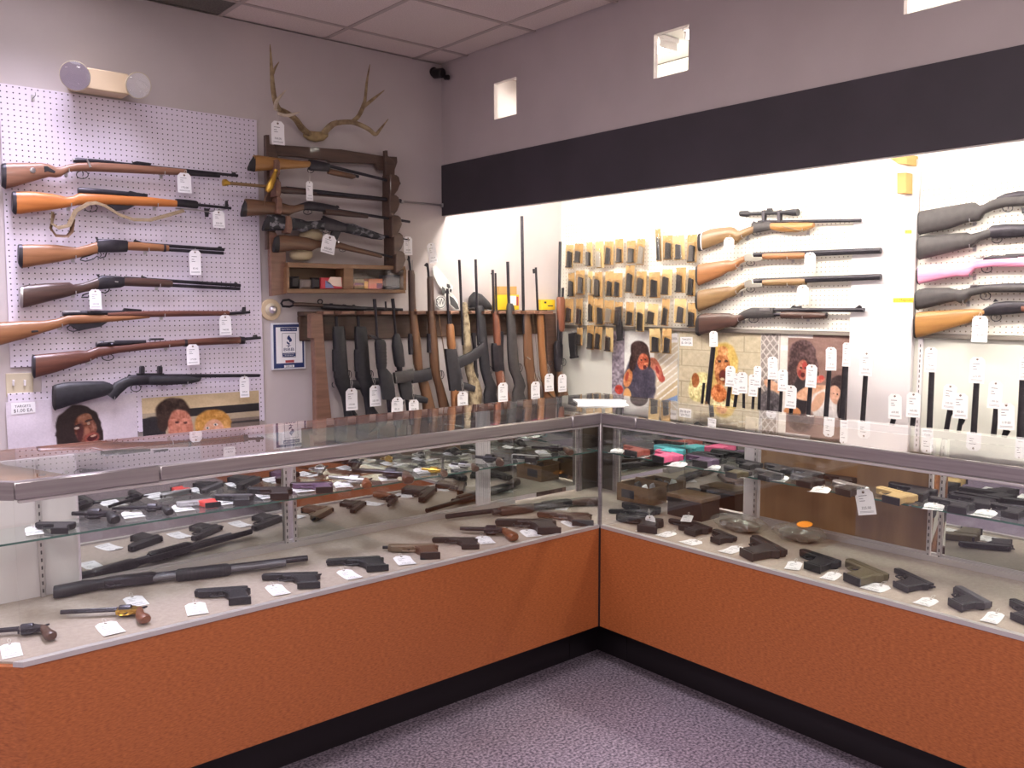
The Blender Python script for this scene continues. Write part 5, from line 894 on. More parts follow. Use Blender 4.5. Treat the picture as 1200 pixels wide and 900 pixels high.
t = thing('carton', 'tan cardboard carton under the fascia above the white panel', 'box', at(*Z(Z9, 200, 88), 0, XR-.16)); slab(t, 'carton', KRAFT, Z9, [(165, 60), (246, 40), (246, 88), (205, 86)], (0, XR-.13), .12, .002)
t = thing('carton', 'small tan carton standing on the top edge of the white panel', 'box', at(*Z(Z9, 200, 175), 0, XR-.1)); slab(t, 'carton', KRAFT, Z9, [(200, 128), (242, 126), (242, 220), (200, 222)], (0, XR-.1), .068, .002)
# ------------------------------------------------------------------ carded magazines
CARD = mat('blister_card', (180, 144, 94), .7, col2=(164, 130, 82), scale=(30, 30, 30)); CARD2 = mat('blister_card_pale', (198, 170, 120), .7); MAGB = mat('magazine_black', (42, 40, 42), .4); MAGS = mat('magazine_steel', (170, 164, 156), .35, .7); BAG = glass_mat('clear_bag', (.97, .96, .93), .15)
rows = [[(115, 185, 163, 320), (168, 178, 218, 290), (232, 170, 275, 310), (290, 165, 332, 318), (347, 165, 392, 300), (405, 150, 452, 290), (472, 160, 525, 290), (537, 150, 580, 300), (640, 92, 668, 280), (685, 130, 740, 270), (745, 130, 805, 270), (822, 125, 890, 285)],
        [(125, 350, 170, 490), (172, 335, 228, 475), (245, 340, 274, 470), (283, 345, 330, 490), (350, 340, 393, 488), (398, 350, 445, 490), (468, 305, 518, 465), (530, 340, 590, 485), (605, 345, 665, 495), (682, 328, 740, 480), (762, 318, 820, 465), (835, 330, 880, 485)],
        [(112, 500, 160, 640), (170, 500, 220, 655), (245, 475, 278, 640), (283, 498, 332, 655), (345, 510, 395, 645), (402, 520, 450, 660), (468, 520, 515, 660), (525, 520, 582, 695), (597, 530, 660, 655), (682, 500, 725, 660), (757, 500, 820, 645), (830, 525, 880, 670)],
        [(178, 670, 217, 775), (235, 655, 283, 800), (287, 665, 330, 800), (345, 670, 398, 815), (605, 675, 665, 820), (682, 675, 735, 825)]]
rng = random.Random(5)
ordn = ['top', 'second', 'third', 'lowest']
for r, row in enumerate(rows):
    for i, (x0, y0, x1, y1) in enumerate(row):
        pl = (0, XR-.05-.012*rng.random()); dark = rng.random() > .14; tilt = rng.uniform(-4, 4)
        mm = MAGB if dark else MAGS
        c = at(*Z(Z7, (x0+x1)/2, y0), *pl)
        lab = 'tan carded %s magazine in the %s row of the cream pegboard' % ('black' if dark else 'steel', ordn[r])
        t = thing('magazine_pack', lab, 'magazine pack', c, 'carded magazines on the pegboard')
        a, b = at(*Z(Z7, x0, y0), *pl), at(*Z(Z7, x1, y1), *pl); W = abs(a.y-b.y)*.92; H_ = a.z-b.z
        B().box((0, -W/2, -H_), (.0012, W/2, 0), 0).obj('card', CARD if rng.random() < .75 else CARD2, t, False)
        mw_ = W*rng.uniform(.44, .56); mh = H_*rng.uniform(.54, .68); zb_ = -H_*.96; dy = W*rng.uniform(-.12, .12)
        B().prism([(dy-mw_*.5, zb_), (dy+mw_*.55, zb_), (dy+mw_*.42, zb_+mh), (dy+mw_*.2, zb_+mh*1.05), (dy-mw_*.62, zb_+mh*.94)], -.02, -.004, .002, lambda u, tt, w: (tt, u, w)).obj('magazine', mm, t)
        B().prism([(dy-mw_*.6, zb_), (dy+mw_*.7, zb_), (dy+mw_*.68, zb_+.009), (dy-mw_*.6, zb_+.009)], -.022, -.003, .001, lambda u, tt, w: (tt, u, w)).obj('base_plate', mm, t)
        B().prism([(dy-mw_*.8, zb_-.003), (dy+mw_*.85, zb_-.003), (dy+mw_*.85, zb_+mh*1.2), (dy-mw_*.8, zb_+mh*1.2)], -.026, -.001, .004, lambda u, tt, w: (tt, u, w)).obj('clear_blister', BAG, t)
        B().path([(XR-.012-c.x, 0, -.006), (-.012, 0, -.006), (-.016, 0, .004)], .0016, 5).obj('peg', HOOK, t)
        t.rotation_euler = (math.radians(tilt), 0, math.radians(rng.uniform(-14, 14)))
for (x, y0, x1, y1, lab) in ((128, 698, 174, 850, 'bare curved black magazine hanging below the pegboard near the corner'), (402, 545, 440, 748, 'long bare black magazine hanging across the pegboard rail')):
    t = thing('magazine', lab, 'magazine', at(*Z(Z7, (x+x1)/2, y0), 0, XR-.06)); slab(t, 'body', MAGB, Z7, [(x, y0+6), (x1-4, y0), (x1-2, (y0+y1)/2), (x1, y1-4), (x+12, y1), (x+4, (y0+y1)/2)], (0, XR-.07), .02, .002); slab(t, 'base_plate', MAGB, Z7, [(x+8, y1-12), (x1+3, y1-16), (x1+3, y1-4), (x+10, y1+2)], (0, XR-.072), .024, .001); slab(t, 'hanger', HOOK, Z7, [((x+x1)/2-2, y0-8), ((x+x1)/2+2, y0-8), ((x+x1)/2+2, y0+4), ((x+x1)/2-2, y0+4)], (0, XR-.055), .045, 0)
# ------------------------------------------------------------------ long guns on the alcove pegboards
PRW = (0, XR-.055); PRB = XR-.012; GA = 'long guns on the alcove pegboards'; AT = 'price tags hanging from the guns on the alcove pegboards'
g = rgun('rifle', 'tan-stocked rifle with a large telescopic sight, topmost on the cream pegboard', Z8, (90, 285), (940, 172), PRW, GA)
g.loft('stock', W_OLIVE, [(105, 234, 330), (150, 217, 312), (200, 210, 292), (250, 206, 275), (272, 210, 270), (290, 226, 292), (300, 228, 280), (335, 212, 256), (380, 196, 236)], [.019, .021, .021, .02, .019, .017, .016, .016, .016]); g.loft('grip', W_OLIVE, [(268, 262, 300, 256), (264, 285, 292, 276), (266, 302, 280, 298)], .015); g.loft('butt_pad', RUBBER, [(86, 242, 335), (104, 234, 332)], [.018, .0195]); g.loft('butt_spacer', PAPER, [(103, 234, 332), (108, 233, 330)], .0196)
g.loft('receiver', GREY, [(368, 186, 238), (400, 180, 236), (470, 180, 222)], [.014, .016, .015], e=4); g.prism('hammer', BLUED, [(366, 190), (374, 176), (392, 184)], .004); g.loft('forend', W_YELLOW, [(468, 184, 222), (520, 184, 234), (600, 182, 236), (660, 182, 226), (692, 184, 208)], [.017, .02, .021, .019, .012]); g.tube('barrel', BLUED, (400, 182), (940, 172), .011, .0095)
sc = g.t
g.loft('scope_eyepiece', BLACK, [(305, 122, 152), (345, 120, 155), (352, 127, 148), (372, 128, 146)], [.017, .019, .013, .012], e=2); g.loft('scope_tube', BLACK, [(345, 128, 147), (400, 126, 146), (500, 122, 142), (530, 120, 142), (580, 112, 148), (608, 110, 148)], [.012, .012, .012, .013, .02, .022], e=2, n=16); g.loft('scope_turret', BLACK, [(448, 108, 138), (470, 107, 138)], .01, e=3)
for x in (430, 512): g.prism('scope_mount', BLUED, [(x-8, 182), (x-8, 120), (x+8, 118), (x+8, 182)], .014, .003)
g.guard((388, 238), 22, 14); g.path('sling', STRAP, [(540, 205), (600, 222), (650, 230), (690, 212)], .003, .022)
hang_tag(Z8, 217, 262, 272, 340, (0, XR-.085), 'white price tag on the scoped tan rifle of the alcove', AT, (250, 250)); 
for p in ((320, 264), (640, 232)): hook(Z8, p, PRW, PRB, 'wire hook holding the scoped tan rifle in the alcove')
for k, (dy, lab, sk) in enumerate(((0, 'honey-stocked break-action shotgun below the scoped rifle', W_HONEY), (155, 'olive-brown break-action shotgun above the pump shotgun', W_OLIVE))):
    dy2 = 150-12*(k == 1) if k else 0; m_ = lambda y: y+dy2
    g = rgun('shotgun', lab, Z8, (78, m_(455)), (1046, m_(330)), PRW, GA)
    g.loft('stock', sk, [(84, m_(404), m_(516)), (120, m_(398), m_(502)), (200, m_(386), m_(470)), (240, m_(381), m_(444)), (262, m_(386), m_(440)), (280, m_(380), m_(430)), (300, m_(370), m_(404)), (334, m_(356), m_(388))], [.018, .019, .02, .019, .018, .016, .015, .015]); g.loft('butt_pad', RUBBER, [(74, m_(412), m_(504)), (86, m_(404), m_(517))], [.017, .0185])
    g.prism('receiver', NICKEL, [(330, m_(356)), (352, m_(346)), (368, m_(344)), (378, m_(352)), (378, m_(366)), (426, m_(366)), (426, m_(384)), (400, m_(390)), (334, m_(388))], .016, .003); g.tube('barrel', BLUED, (376, m_(354)), (1046, m_(330)), .0145, .013); g.tube('lower_barrel', BLUED, (640, m_(352)), (1046, m_(336)), .0125, .0115); g.prism('rib', BLUED, [(380, m_(342)), (1044, m_(316)), (1044, m_(322)), (380, m_(348))], .004, 0); g.loft('forend', sk, [(428, m_(346), m_(378)), (450, m_(344), m_(380)), (620, m_(338), m_(378)), (650, m_(338), m_(372))], [.018, .02, .02, .017]); g.guard((358, m_(398)), 22, 14)
    hang_tag(Z8, *((643, 342, 702, 440) if k == 0 else (604, 514, 665, 612)), (0, XR-.085), 'white price tag on the %s break-action shotgun' % ('honey-stocked' if k == 0 else 'olive-brown'), AT, (672, 340) if k == 0 else (635, 508))
    for p in ((290, m_(420)), (560, m_(380))): hook(Z8, p, PRW, PRB, 'wire hook holding the %s break-action shotgun' % ('honey-stocked' if k == 0 else 'olive-brown'))
g = rgun('shotgun', 'dark brown pump shotgun with rifle sights above the alcove targets', Z8, (78, 725), (958, 645), PRW, GA)
g.loft('stock', W_DARK, [(92, 668, 778), (120, 663, 768), (200, 660, 750), (248, 662, 732), (275, 672, 738), (300, 668, 706), (350, 644, 684)], [.018, .019, .02, .019, .018, .016, .015]); g.loft('butt_pad', RUBBER, [(74, 694, 776), (82, 672, 782), (94, 667, 780)], [.017, .018, .0185]); g.loft('receiver', GREY, [(300, 664, 684), (330, 645, 690), (365, 632, 690), (484, 632, 684)], [.013, .016, .017, .017], e=4); g.prism('ejection_port', STEEL, [(414, 637), (466, 636), (466, 648), (414, 648)], .0176); g.tube('barrel', BLUED, (484, 645), (958, 645), .011); g.tube('magazine_tube', BLUED, (484, 668), (762, 668), .0105); g.loft('forend', W_DARK, [(522, 655, 690), (560, 652, 692), (730, 656, 692), (756, 660, 690)], [.016, .02, .02, .016]); g.prism('rear_sight', BLUED, [(570, 634), (584, 620), (600, 626), (626, 622), (628, 634)], .006); g.prism('front_sight', BLUED, [(908, 636), (932, 618), (944, 626), (946, 638)], .004); g.guard((374, 696), 24, 15)
for p in ((300, 704), (640, 692)): hook(Z8, p, PRW, PRB, 'wire hook holding the dark brown pump shotgun')
# guns that run out of the frame
def stub(label, m, stock, pad, rec, bar, guardp, extra=None, name='rifle'):
    g = rgun(name, label, Z9, (pad[0], (pad[1]+pad[2])/2), (1500, bar[1]), PRW, GA)
    n = len(stock); g.loft('stock', m, stock, [.018]+[.02]*(n-2)+[.015]); g.loft('butt_pad', RUBBER, [(pad[0], pad[1]+6, pad[2]-4), (pad[0]+8, pad[1], pad[2])], [.017, .0185])
    g.loft('receiver', BLUED, rec, [.013]+[.017]*(len(rec)-2)+[.015], e=3.5); g.tube('barrel', BLUED, bar[:2], (1500, bar[1]-20), .0105, .009); g.guard(guardp, 24, 18); return g
g = stub('grey synthetic rifle, topmost on the pegboard with the pink rifle', GREY, [(308, 302, 412), (340, 297, 404), (440, 279, 384), (540, 263, 352), (560, 263, 350), (580, 276, 348), (600, 272, 318), (640, 250, 300), (700, 232, 284), (900, 222, 276), (1000, 222, 270)], (300, 304, 414), [(660, 240, 262), (700, 222, 255), (760, 210, 252), (900, 206, 250)], (880, 226), (708, 288)); g.prism('magazine', MAGB, [(774, 286), (800, 286), (800, 315), (778, 315)], .013)
g = stub('grey single-shot rifle above the pink rifle in the alcove', GREY, [(306, 418, 526), (340, 414, 518), (440, 406, 494), (520, 400, 474), (540, 408, 470), (580, 398, 440), (640, 378, 422)], (298, 422, 528), [(625, 378, 420), (640, 368, 430), (700, 362, 428), (860, 362, 416)], (850, 374), (658, 432)); g.loft('forend', GREY, [(800, 376, 420), (860, 372, 424), (1000, 376, 414)], .019)
g = stub('small pink-stocked rifle with pink trigger guard in the alcove', PINK, [(302, 556, 638), (340, 548, 630), (420, 543, 612), (480, 541, 602), (500, 544, 606), (530, 540, 604), (560, 532, 568), (640, 518, 558), (800, 510, 560), (1000, 510, 548)], (294, 558, 640), [(600, 516, 530), (640, 506, 530), (760, 506, 524)], (700, 510), (612, 568)); g.path('bolt_handle', STEEL, [(570, 518), (590, 520), (608, 512)], [.004, .004, .007], .02)
g = stub('charcoal muzzle-loading rifle between the pink rifle and the amber shotgun', GREY, [(296, 664, 754), (330, 656, 750), (440, 654, 722), (470, 662, 716), (490, 664, 726), (512, 660, 728), (540, 652, 694), (620, 640, 676), (800, 636, 676), (1000, 634, 668)], (287, 668, 757), [(540, 648, 664), (580, 642, 668), (700, 634, 664), (860, 632, 656)], (820, 640), (606, 692)); g.path('bolt_handle', STEEL, [(545, 645), (560, 642), (580, 644)], .004, .02)
g = stub('amber-stocked single-barrel shotgun, lowest beside the white panel', W_YELLOW, [(290, 769, 884), (320, 765, 878), (420, 758, 850), (540, 752, 814), (580, 752, 790), (606, 754, 778)], (280, 774, 888), [(596, 752, 784), (650, 722, 782), (700, 716, 778), (860, 718, 764)], (800, 730), (655, 790), name='shotgun'); g.prism('hammer', BLUED, [(642, 720), (650, 706), (668, 718)], .004); g.loft('forend', W_CHERRY, [(776, 732, 768), (820, 730, 772), (1000, 734, 764)], .018)
hang_tag(ZN, 697, 50, 793, 205, (0, XR-.085), 'large white price tag on the amber-stocked shotgun', AT, (745, 30))
for lab, p in (('grey synthetic rifle above the others', (540, 354)), ('grey single-shot rifle', (540, 472)), ('small pink-stocked rifle', (540, 604)), ('charcoal muzzle-loading rifle', (510, 728)), ('amber-stocked single-barrel shotgun', (560, 800))): hook(Z9, p, PRW, PRB, 'wire hook holding the '+lab)
# ------------------------------------------------------------------ guns standing in the floor rack below the alcove wall: barrels with tags
PB = (0, XR-.16); GB = 'long guns standing muzzle up below the alcove pegboards'; BT = 'price tags slipped over the standing barrels'
fr = thing('floor_gun_rack', 'low wooden floor rack under the standing barrels of the alcove', 'gun rack', (XR-.16, .2, 0)); child(B().box((XR-.3, -1.6, .30), (XR-.03, 1.0, .33), .003), 'base_board', W_RACK, fr); child(B().box((XR-.105, -1.6, .33), (XR-.075, 1.0, .42), .003), 'back_rail', W_RACK, fr)
for y in (-1.5, -.3, .9): child(B().box((XR-.28, y-.02, 0), (XR-.05, y+.02, .299), .002), 'foot', W_RACK, fr)
def bgun(k, zt, top, low, thick, sight, m, owner):
    a = at(*Z(zt, *top), *PB); b = at(*Z(zt, *low), *PB); d = (a-b).normalized(); base = a-d*((a.z-.335)/d.z)
    t = thing('shotgun' if thick > .009 else 'rifle', owner, 'gun', base, GB); L_ = (a-base).length
    B().tube(d*(L_*.62), d*L_, thick, thick*.92, 10).obj('barrel', BLUED, t)
    u = Vector((0, 1, 0)); n = d.cross(u).normalized()
    B().loft([(d*(L_*s), u*w, n*w2) for s, w, w2 in ((.42, .012, .014), (.46, .015, .02), (.66, .015, .019), (.70, .011, .012))], 10).obj('forend', m, t)
    B().loft([(d*(L_*s), u*w, n*w2) for s, w, w2 in ((.3, .012, .013), (.32, .015, .026), (.42, .015, .026), (.44, .012, .013))], 10, 4).obj('receiver', BLUED, t)
    B().loft([(d*(L_*s)+n*o_, u*w2, n*w) for s, w, w2, o_ in ((0, .055, .014, .03), (.02, .06, .016, .03), (.2, .038, .016, .012), (.27, .02, .014, .004), (.31, .018, .013, 0))], 12, 2.6).obj('stock', m, t)
    if sight: B().prism([(-.006, L_-.03), (-.012, L_-.012), (-.012, L_-.004), (-.004, L_-.002)], -.003, .003, 0, lambda p, q, w: d*w+u*(p-.006)*1.0+n*q).obj('front_sight', BLUED, t)
    return t
WS = [W_WALNUT, BLACK, W_HONEY, W_BROWN, GREY]
# zoom, muzzle, lower point, radius, sight, tag rect
bl = [(ZM, (526, 142), (498, 408), .0155, 0, (508, 70, 546, 140), 'blond zombie target, thick dark barrel at its face'), (ZM, (484, 305), (474, 402), .009, 0, None, 'blond zombie target, short bare barrel at its shoulder'), (ZM, (600, 322), (590, 415), .0125, 0, (582, 228, 628, 322), 'blond zombie target, barrel under the tag beside its chin'), (ZM, (630, 358), (622, 420), .011, 0, (616, 262, 650, 358), 'blond zombie target, barrel with the partly covered tag'), (ZM, (664, 352), (664, 425), .009, 0, (634, 256, 682, 352), 'block wall of the target, barrel beside the covered tag'), (ZM, (708, 366), (704, 428), .009, 0, (687, 266, 729, 366), 'edge of the block wall target, barrel under the lower tag'), (ZM, (737, 324), (733, 432), .0095, 0, (710, 228, 746, 325), 'edge of the block wall target, barrel under the upper tag'), (ZM, (780, 288), (774, 440), .0095, 0, (772, 186, 818, 288), 'chain-link target, barrel at the fence'), (ZM, (834, 342), (828, 445), .01, 0, (820, 243, 865, 342), 'chain-link target, barrel at its white post'), (ZM, (880, 418), (876, 450), .012, 0, (854, 316, 906, 420), 'chain-link target, barrel in front of the black shirt'), (ZM, (966, 325), (956, 455), .0125, 0, (949, 222, 1000, 326), 'chain-link target, barrel at the reaching arm'), (ZM, (1052, 248), (1036, 465), .013, 0, (1036, 143, 1086, 248), 'chain-link target, barrel at the white top'), (ZM, (1126, 228), (1108, 470), .0165, 0, (1114, 122, 1150, 230), 'chain-link target, thick barrel at the edge by the white panel'),
      (ZN, (72, 400), (54, 670), .013, 0, (42, 260, 118, 402), 'plain white panel, tall barrel in front of it'), (ZN, (236, 655), (226, 690), .0135, 0, (204, 508, 284, 654), 'plain white panel, low barrel beside its edge'), (ZN, (352, 645), (346, 702), .013, 0, (312, 498, 397, 645), 'slotted standard, low barrel in front of it'), (ZN, (460, 380), (446, 710), .014, 0, (421, 234, 493, 380), 'slotted standard, tall barrel next to it'), (ZN, (566, 600), (545, 720), .0125, 1, (530, 452, 612, 602), 'amber-stocked shotgun, sighted barrel with the tilted tag below it'), (ZN, (632, 652), (618, 728), .011, 1, (584, 503, 674, 652), 'amber-stocked shotgun, sighted barrel with the cream tag below it'), (ZN, (722, 445), (705, 738), .014, 0, (684, 292, 774, 445), 'amber-stocked shotgun, tall barrel under its price tag'), (ZN, (838, 592), (822, 750), .013, 0, (794, 434, 880, 594), 'end of the lit alcove, barrel behind the lowest white tag'), (ZN, (896, 718), (884, 758), .013, 1, (846, 560, 948, 718), 'end of the lit alcove, lowest sighted barrel'), (ZN, (996, 426), (980, 765), .017, 0, (975, 288, 1030, 426), 'end of the lit alcove, thickest tall barrel')]
for k, (zt, top, low, r_, sg, tr, wh) in enumerate(bl):
    place, what = wh.split(', ', 1)
    bgun(k, zt, top, low, r_, sg, WS[k % 5], 'standing long gun by the %s: %s' % (place, what))
    if tr: hang_tag(zt, *tr, (0, XR-.185), ' '.join(('white price tag on the %s by the %s' % (what, place)).split()[:16]), BT, ((tr[0]+tr[2])/2, tr[1]-2), tilt=(k*37 % 7-3)*.8)
# ------------------------------------------------------------------ handguns
def mg(name, c, r=.45, m=0.): return mat(name, c, r, m)
RED_ = mg('grip_red', (226, 70, 64)); PURP = mg('frame_purple', (92, 70, 98)); TURQ = mg('frame_turquoise', (92, 196, 206)); PNK = mg('frame_pink', (226, 92, 140)); RUST = mg('frame_rust', (150, 70, 58)); TAN = mg('frame_tan', (196, 164, 112)); OD = mg('frame_olive', (92, 82, 56)); BRONZE = mg('frame_bronze', (118, 100, 84)); SILV = mg('stainless', (190, 188, 190), .3, .8); CLEAR = mg('frame_pale_grey', (176, 172, 178)); GRAYS = mg('slide_grey', (104, 102, 108), .4, .5); BLK = mg('gun_black', (40, 39, 43), .45, .2); GUNW = wood('grip_wood', (104, 58, 36), (132, 78, 48)); GUND = wood('grip_dark_wood', (70, 46, 36), (92, 60, 44))
HG = {}
def part(kind, pn, b):
    HG.setdefault(kind, []).append((pn, b.mesh(pn)))
def pistol(kind, L_, slide_h, grip_len, thick, rail=True, hammer=False, thread=False, ring=True):
    s = L_; t = thick
    part(kind, 'slide', B().prism([(0, .003), (.004, 0), (s, 0), (s, slide_h*.75), (s-.006, slide_h), (.01, slide_h), (0, slide_h*.8)], -t*.85, t*.85, .0025))
    part(kind, 'ejection_port', B().prism([(s*.38, slide_h*.45), (s*.6, slide_h*.45), (s*.6, slide_h*.93), (s*.38, slide_h*.93)], -t*.88, t*.7, .0006))
    part(kind, 'barrel', B().tube((s-.01, 0, slide_h*.58), (s+(.022 if thread else .003), 0, slide_h*.58), .0065, n=12))
    fd = s*(.93 if rail else .62)
    part(kind, 'frame', B().prism([(.002, .001), (fd, .001), (fd, -.012), (fd-.006, -.016), (s*.46, -.018), (s*.42, -.03), (s*.14, -.03), (-.006, -.006)], -t*.8, t*.8, .002))
    gl = grip_len
    part(kind, 'grip', B().prism([(s*.44, -.02), (s*.4, -.034), (s*.33, -.055), (s*.27, -gl), (-.014-s*.02, -gl+.004), (-.004, -.05), (.002, -.03), (-.012, -.008), (0, -.004), (s*.3, -.01)], -t, t, .004))
    part(kind, 'magazine_base', B().prism([(s*.29, -gl), (s*.285, -gl-.007), (-.02-s*.02, -gl-.003), (-.016-s*.02, -gl+.004)], -t*.95, t*.95, .001))
    x0, x1 = s*.42, s*.68
    part(kind, 'trigger_guard', B().path([(x1, 0, -.014), (x1+.004, 0, -.026), (x1-.004, 0, -.042), ((x0+x1)/2, 0, -.045), (x0-.002, 0, -.04)], .0032, 6))
    part(kind, 'trigger', B().path([((x0+x1)/2-.002, 0, -.016), ((x0+x1)/2+.002, 0, -.028), ((x0+x1)/2+.006, 0, -.037)], .0024, 6))
    part(kind, 'front_sight', B().box((s-.014, -.002, slide_h-.001), (s-.007, .002, slide_h+.004))); part(kind, 'rear_sight', B().box((.008, -.008, slide_h-.001), (.016, .008, slide_h+.0045)))
    if hammer: part(kind, 'hammer', B().prism([(0, .004), (-.01, .012), (-.013, .022), (-.006, .022), (.002, .012)], -.003, .003, .0006))
pistol('service', .185, .027, .108, .0145); pistol('compact', .16, .025, .086, .013); pistol('classic', .205, .026, .105, .0125, rail=False, hammer=True); pistol('threaded', .19, .027, .11, .0145, hammer=True, thread=True)
def revolver(kind, bl, western=False, r=.0075):
    x0 = .108; s = x0+bl
    part(kind, 'barrel', B().tube((x0-.004, 0, .022), (s, 0, .022), r, r*.95, 8 if western else 12))
    if western: part(kind, 'ejector_rod', B().tube((x0, 0, .009), (s*.8, 0, .011), .0042, n=8))
    else: part(kind, 'underlug', B().prism([(x0-.002, .004), (x0+bl*.7, .008), (s-.004, .016), (s-.004, .03), (x0, .03)], -.0055, .0055, .0015))
    part(kind, 'frame', B().prism([(.03, -.012), (.06, -.018), (.11, -.014), (.112, .03), (.06, .032), (.05, .024), (.034, .018), (.026, .004)], -.0085, .0085, .002))
    cy = B(); n = 24; secs = []
    vs = []; fs = []
    for h in (0, .003, .036, .039):
        for k in range(n):
            rr = .0195*(1-.10*(k % 4 == 2)) if h in (.003, .036) else .018
            a = 2*math.pi*k/n; vs.append((.064+h, rr*math.cos(a), .008+rr*math.sin(a)))
    for j in range(3):
        for k in range(n): fs.append((j*n+k, j*n+(k+1) % n, (j+1)*n+(k+1) % n, (j+1)*n+k))
    fs += [tuple(range(n-1, -1, -1)), tuple(3*n+k for k in range(n))]; cy.add(vs, fs); part(kind, 'cylinder', cy)
    g = [((.036, 0, .008), .012, .010), ((.024, 0, -.012), .014, .012), ((.014, 0, -.038), .015, .0145), ((.002, 0, -.064), .018, .016), ((-.012, 0, -.088), .021, .0165), ((-.018, 0, -.096), .016, .012)]
    if western: g = [((.036, 0, .006), .011, .010), ((.03, 0, -.016), .013, .012), ((.024, 0, -.04), .014, .014), ((.014, 0, -.066), .017, .0155), ((-.004, 0, -.09), .021, .016), ((-.012, 0, -.098), .017, .012)]
    b = B(); secs = []
    for i, (c, a_, w) in enumerate(g):
        d = (Vector(g[min(i+1, 5)][0])-Vector(g[max(i-1, 0)][0])).normalized(); secs.append((c, Vector((-d.z, 0, d.x))*a_, Vector((0, w, 0))))
    part(kind, 'grip', b.loft(secs, 12, 2.5))
    part(kind, 'trigger_guard', B().path([(.098, 0, -.014), (.1, 0, -.028), (.088, 0, -.04), (.068, 0, -.041), (.052, 0, -.03), (.046, 0, -.014)], .0028, 6)); part(kind, 'trigger', B().path([(.07, 0, -.014), (.074, 0, -.026), (.08, 0, -.034)], .0022, 6)); part(kind, 'hammer', B().prism([(.036, .016), (.024, .024), (.018, .036), (.026, .036), (.034, .028), (.044, .022)], -.003, .003, .0006)); part(kind, 'front_sight', B().prism([(s-.022, .028), (s-.008, .036), (s-.004, .036), (s-.003, .028)], -.0015, .0015, 0))
revolver('revolver', .1); revolver('snub', .055); revolver('western', .19, True, .0085); revolver('long_revolver', .15)
LEN = {'service': .188, 'compact': .163, 'classic': .208, 'threaded': .212, 'revolver': .226, 'snub': .181, 'western': .316, 'long_revolver': .276}
HANDG = {}
def handgun(kind, mz, rr, z, label, group, slide=None, frame=None, grip=None, side=1, lim=(.8, 1.3)):
    slide = slide or BLK; frame = frame or slide; grip = grip or frame
    hz = .03 if z > ZS-.01 else .014; a = at(*mz, 2, z+hz); b = at(*rr, 2, z+hz); d = a-b; sc = d.length/LEN[kind]; s2 = min(max(sc, lim[0]), lim[1])
    mid = (a+b)/2; d.normalize()
    if z > ZS-.01: mid.x = min(mid.x, MD-.03) if mid.y < .3 and mid.x > .2 else mid.x; mid.y = min(mid.y, MD-.03)   # stay on the shelf, before the mirrors
    rear = mid-d*(LEN[kind]*s2/2)
    up = Vector((0, 0, 1)); zz = up.cross(d)*-1*side    # top of the gun points away from the viewer
    y = zz.cross(d)
    half = {'revolver': .0205, 'snub': .0205, 'western': .0205, 'long_revolver': .0205}.get(kind, .0155)
    rear.z = z+half*s2
    mw = Matrix(((d.x*s2, y.x*s2, zz.x*s2, rear.x), (d.y*s2, y.y*s2, zz.y*s2, rear.y), (d.z*s2, y.z*s2, zz.z*s2, rear.z), (0, 0, 0, 1)))
    rev = 'cylinder' in [p for p, m in HG[kind]]
    t = thing('revolver' if rev else 'pistol', label, 'handgun', group=group, mw=mw)
    for pn, me in HG[kind]:
        m = {'slide': slide, 'barrel': slide if rev else BLUED, 'cylinder': slide, 'underlug': slide, 'ejector_rod': slide, 'frame': frame, 'grip': grip, 'trigger_guard': frame, 'magazine_base': BLK, 'ejection_port': GRAYS}.get(pn, BLUED)
        k = (kind, pn, m.name)
        if k not in HANDG: q = me.copy(); q.materials.clear(); q.materials.append(m); HANDG[k] = q
        link(pn, HANDG[k], None, t)
    return round(sc, 2)
def flat_tag(cs, z, owner, group, lift=.0012, curl=.0, plane=None):
    TL, TR, BR, BL = [at(*c, *(plane or (2, z+lift))) for c in cs]
    top = (TL+TR)/2; bot = (BL+BR)/2; x = (TR-TL)+(BR-BL); zz = top-bot
    W = min(max(x.length/2, .045), .072); H_ = min(max(zz.length, .06), .115)
    c = (top+bot)/2; zz.normalize(); x.normalize()
    mw = frame_of(c+zz*H_/2, (x-zz*x.dot(zz)), zz)
    return make_tag(mw, W, H_, ' '.join(owner.split()[:16]), group, strn=c+zz*(H_/2+.02)+Vector((0, 0, .008)), curl=curl)
GD, GSH, TD = 'handguns on the counter deck', 'handguns on the glass shelves', 'price tags lying in the glass counters'
out = []
# deck of the case under the rifle wall
D = [('western', (62, 722), (176, 716), 'brass-framed percussion revolver with long barrel on the counter deck', BLUED, BRASS, GUNW, ((109, 732), (135, 727), (148, 741), (123, 748))),
     ('service', (227, 696), (290, 692), 'matt black pistol beside the ribbed pump shotgun on the counter deck', BLK, None, None, ((216, 708), (240, 705), (245, 720), (220, 723))),
     ('classic', (306, 677), (372, 675), 'slim black pistol below the muzzle of the pump shotgun', BLK, None, None, ((308, 687), (329, 684), (341, 696), (322, 700.5))),
     ('classic', (382, 660), (446, 656), 'black target pistol between the slim pistol and the bronze pistol', BLK, None, None, ((392.5, 670), (410, 667), (426, 677), (408, 681))),
     ('threaded', (448, 643), (510, 642), 'bronze pistol with threaded barrel on the counter deck', BRONZE, BRONZE, GUND, ((460, 653), (478, 650), (488, 661), (469, 665))),
     ('classic', (506, 633), (557, 633), 'black pistol next to the bronze threaded pistol', BLK, None, None, None),
     ('revolver', (533, 623), (600, 624), 'dark pistol with reddish brown grip on the counter deck', BLUED, BLUED, GUNW, ((557, 630), (570, 626), (582, 638), (565, 640))),
     ('classic', (580, 614), (648, 614), 'long black pistol with round grip below the brown shotgun', BLK, BLK, BLK, ((606, 621), (624, 619), (635, 629), (621, 632))),
     ('classic', (629, 604), (690, 606), 'dark brown pistol beside the corner post of the counters', GUND, GUND, GUND, ((654, 611), (671, 610), (682, 616), (671, 619)))]
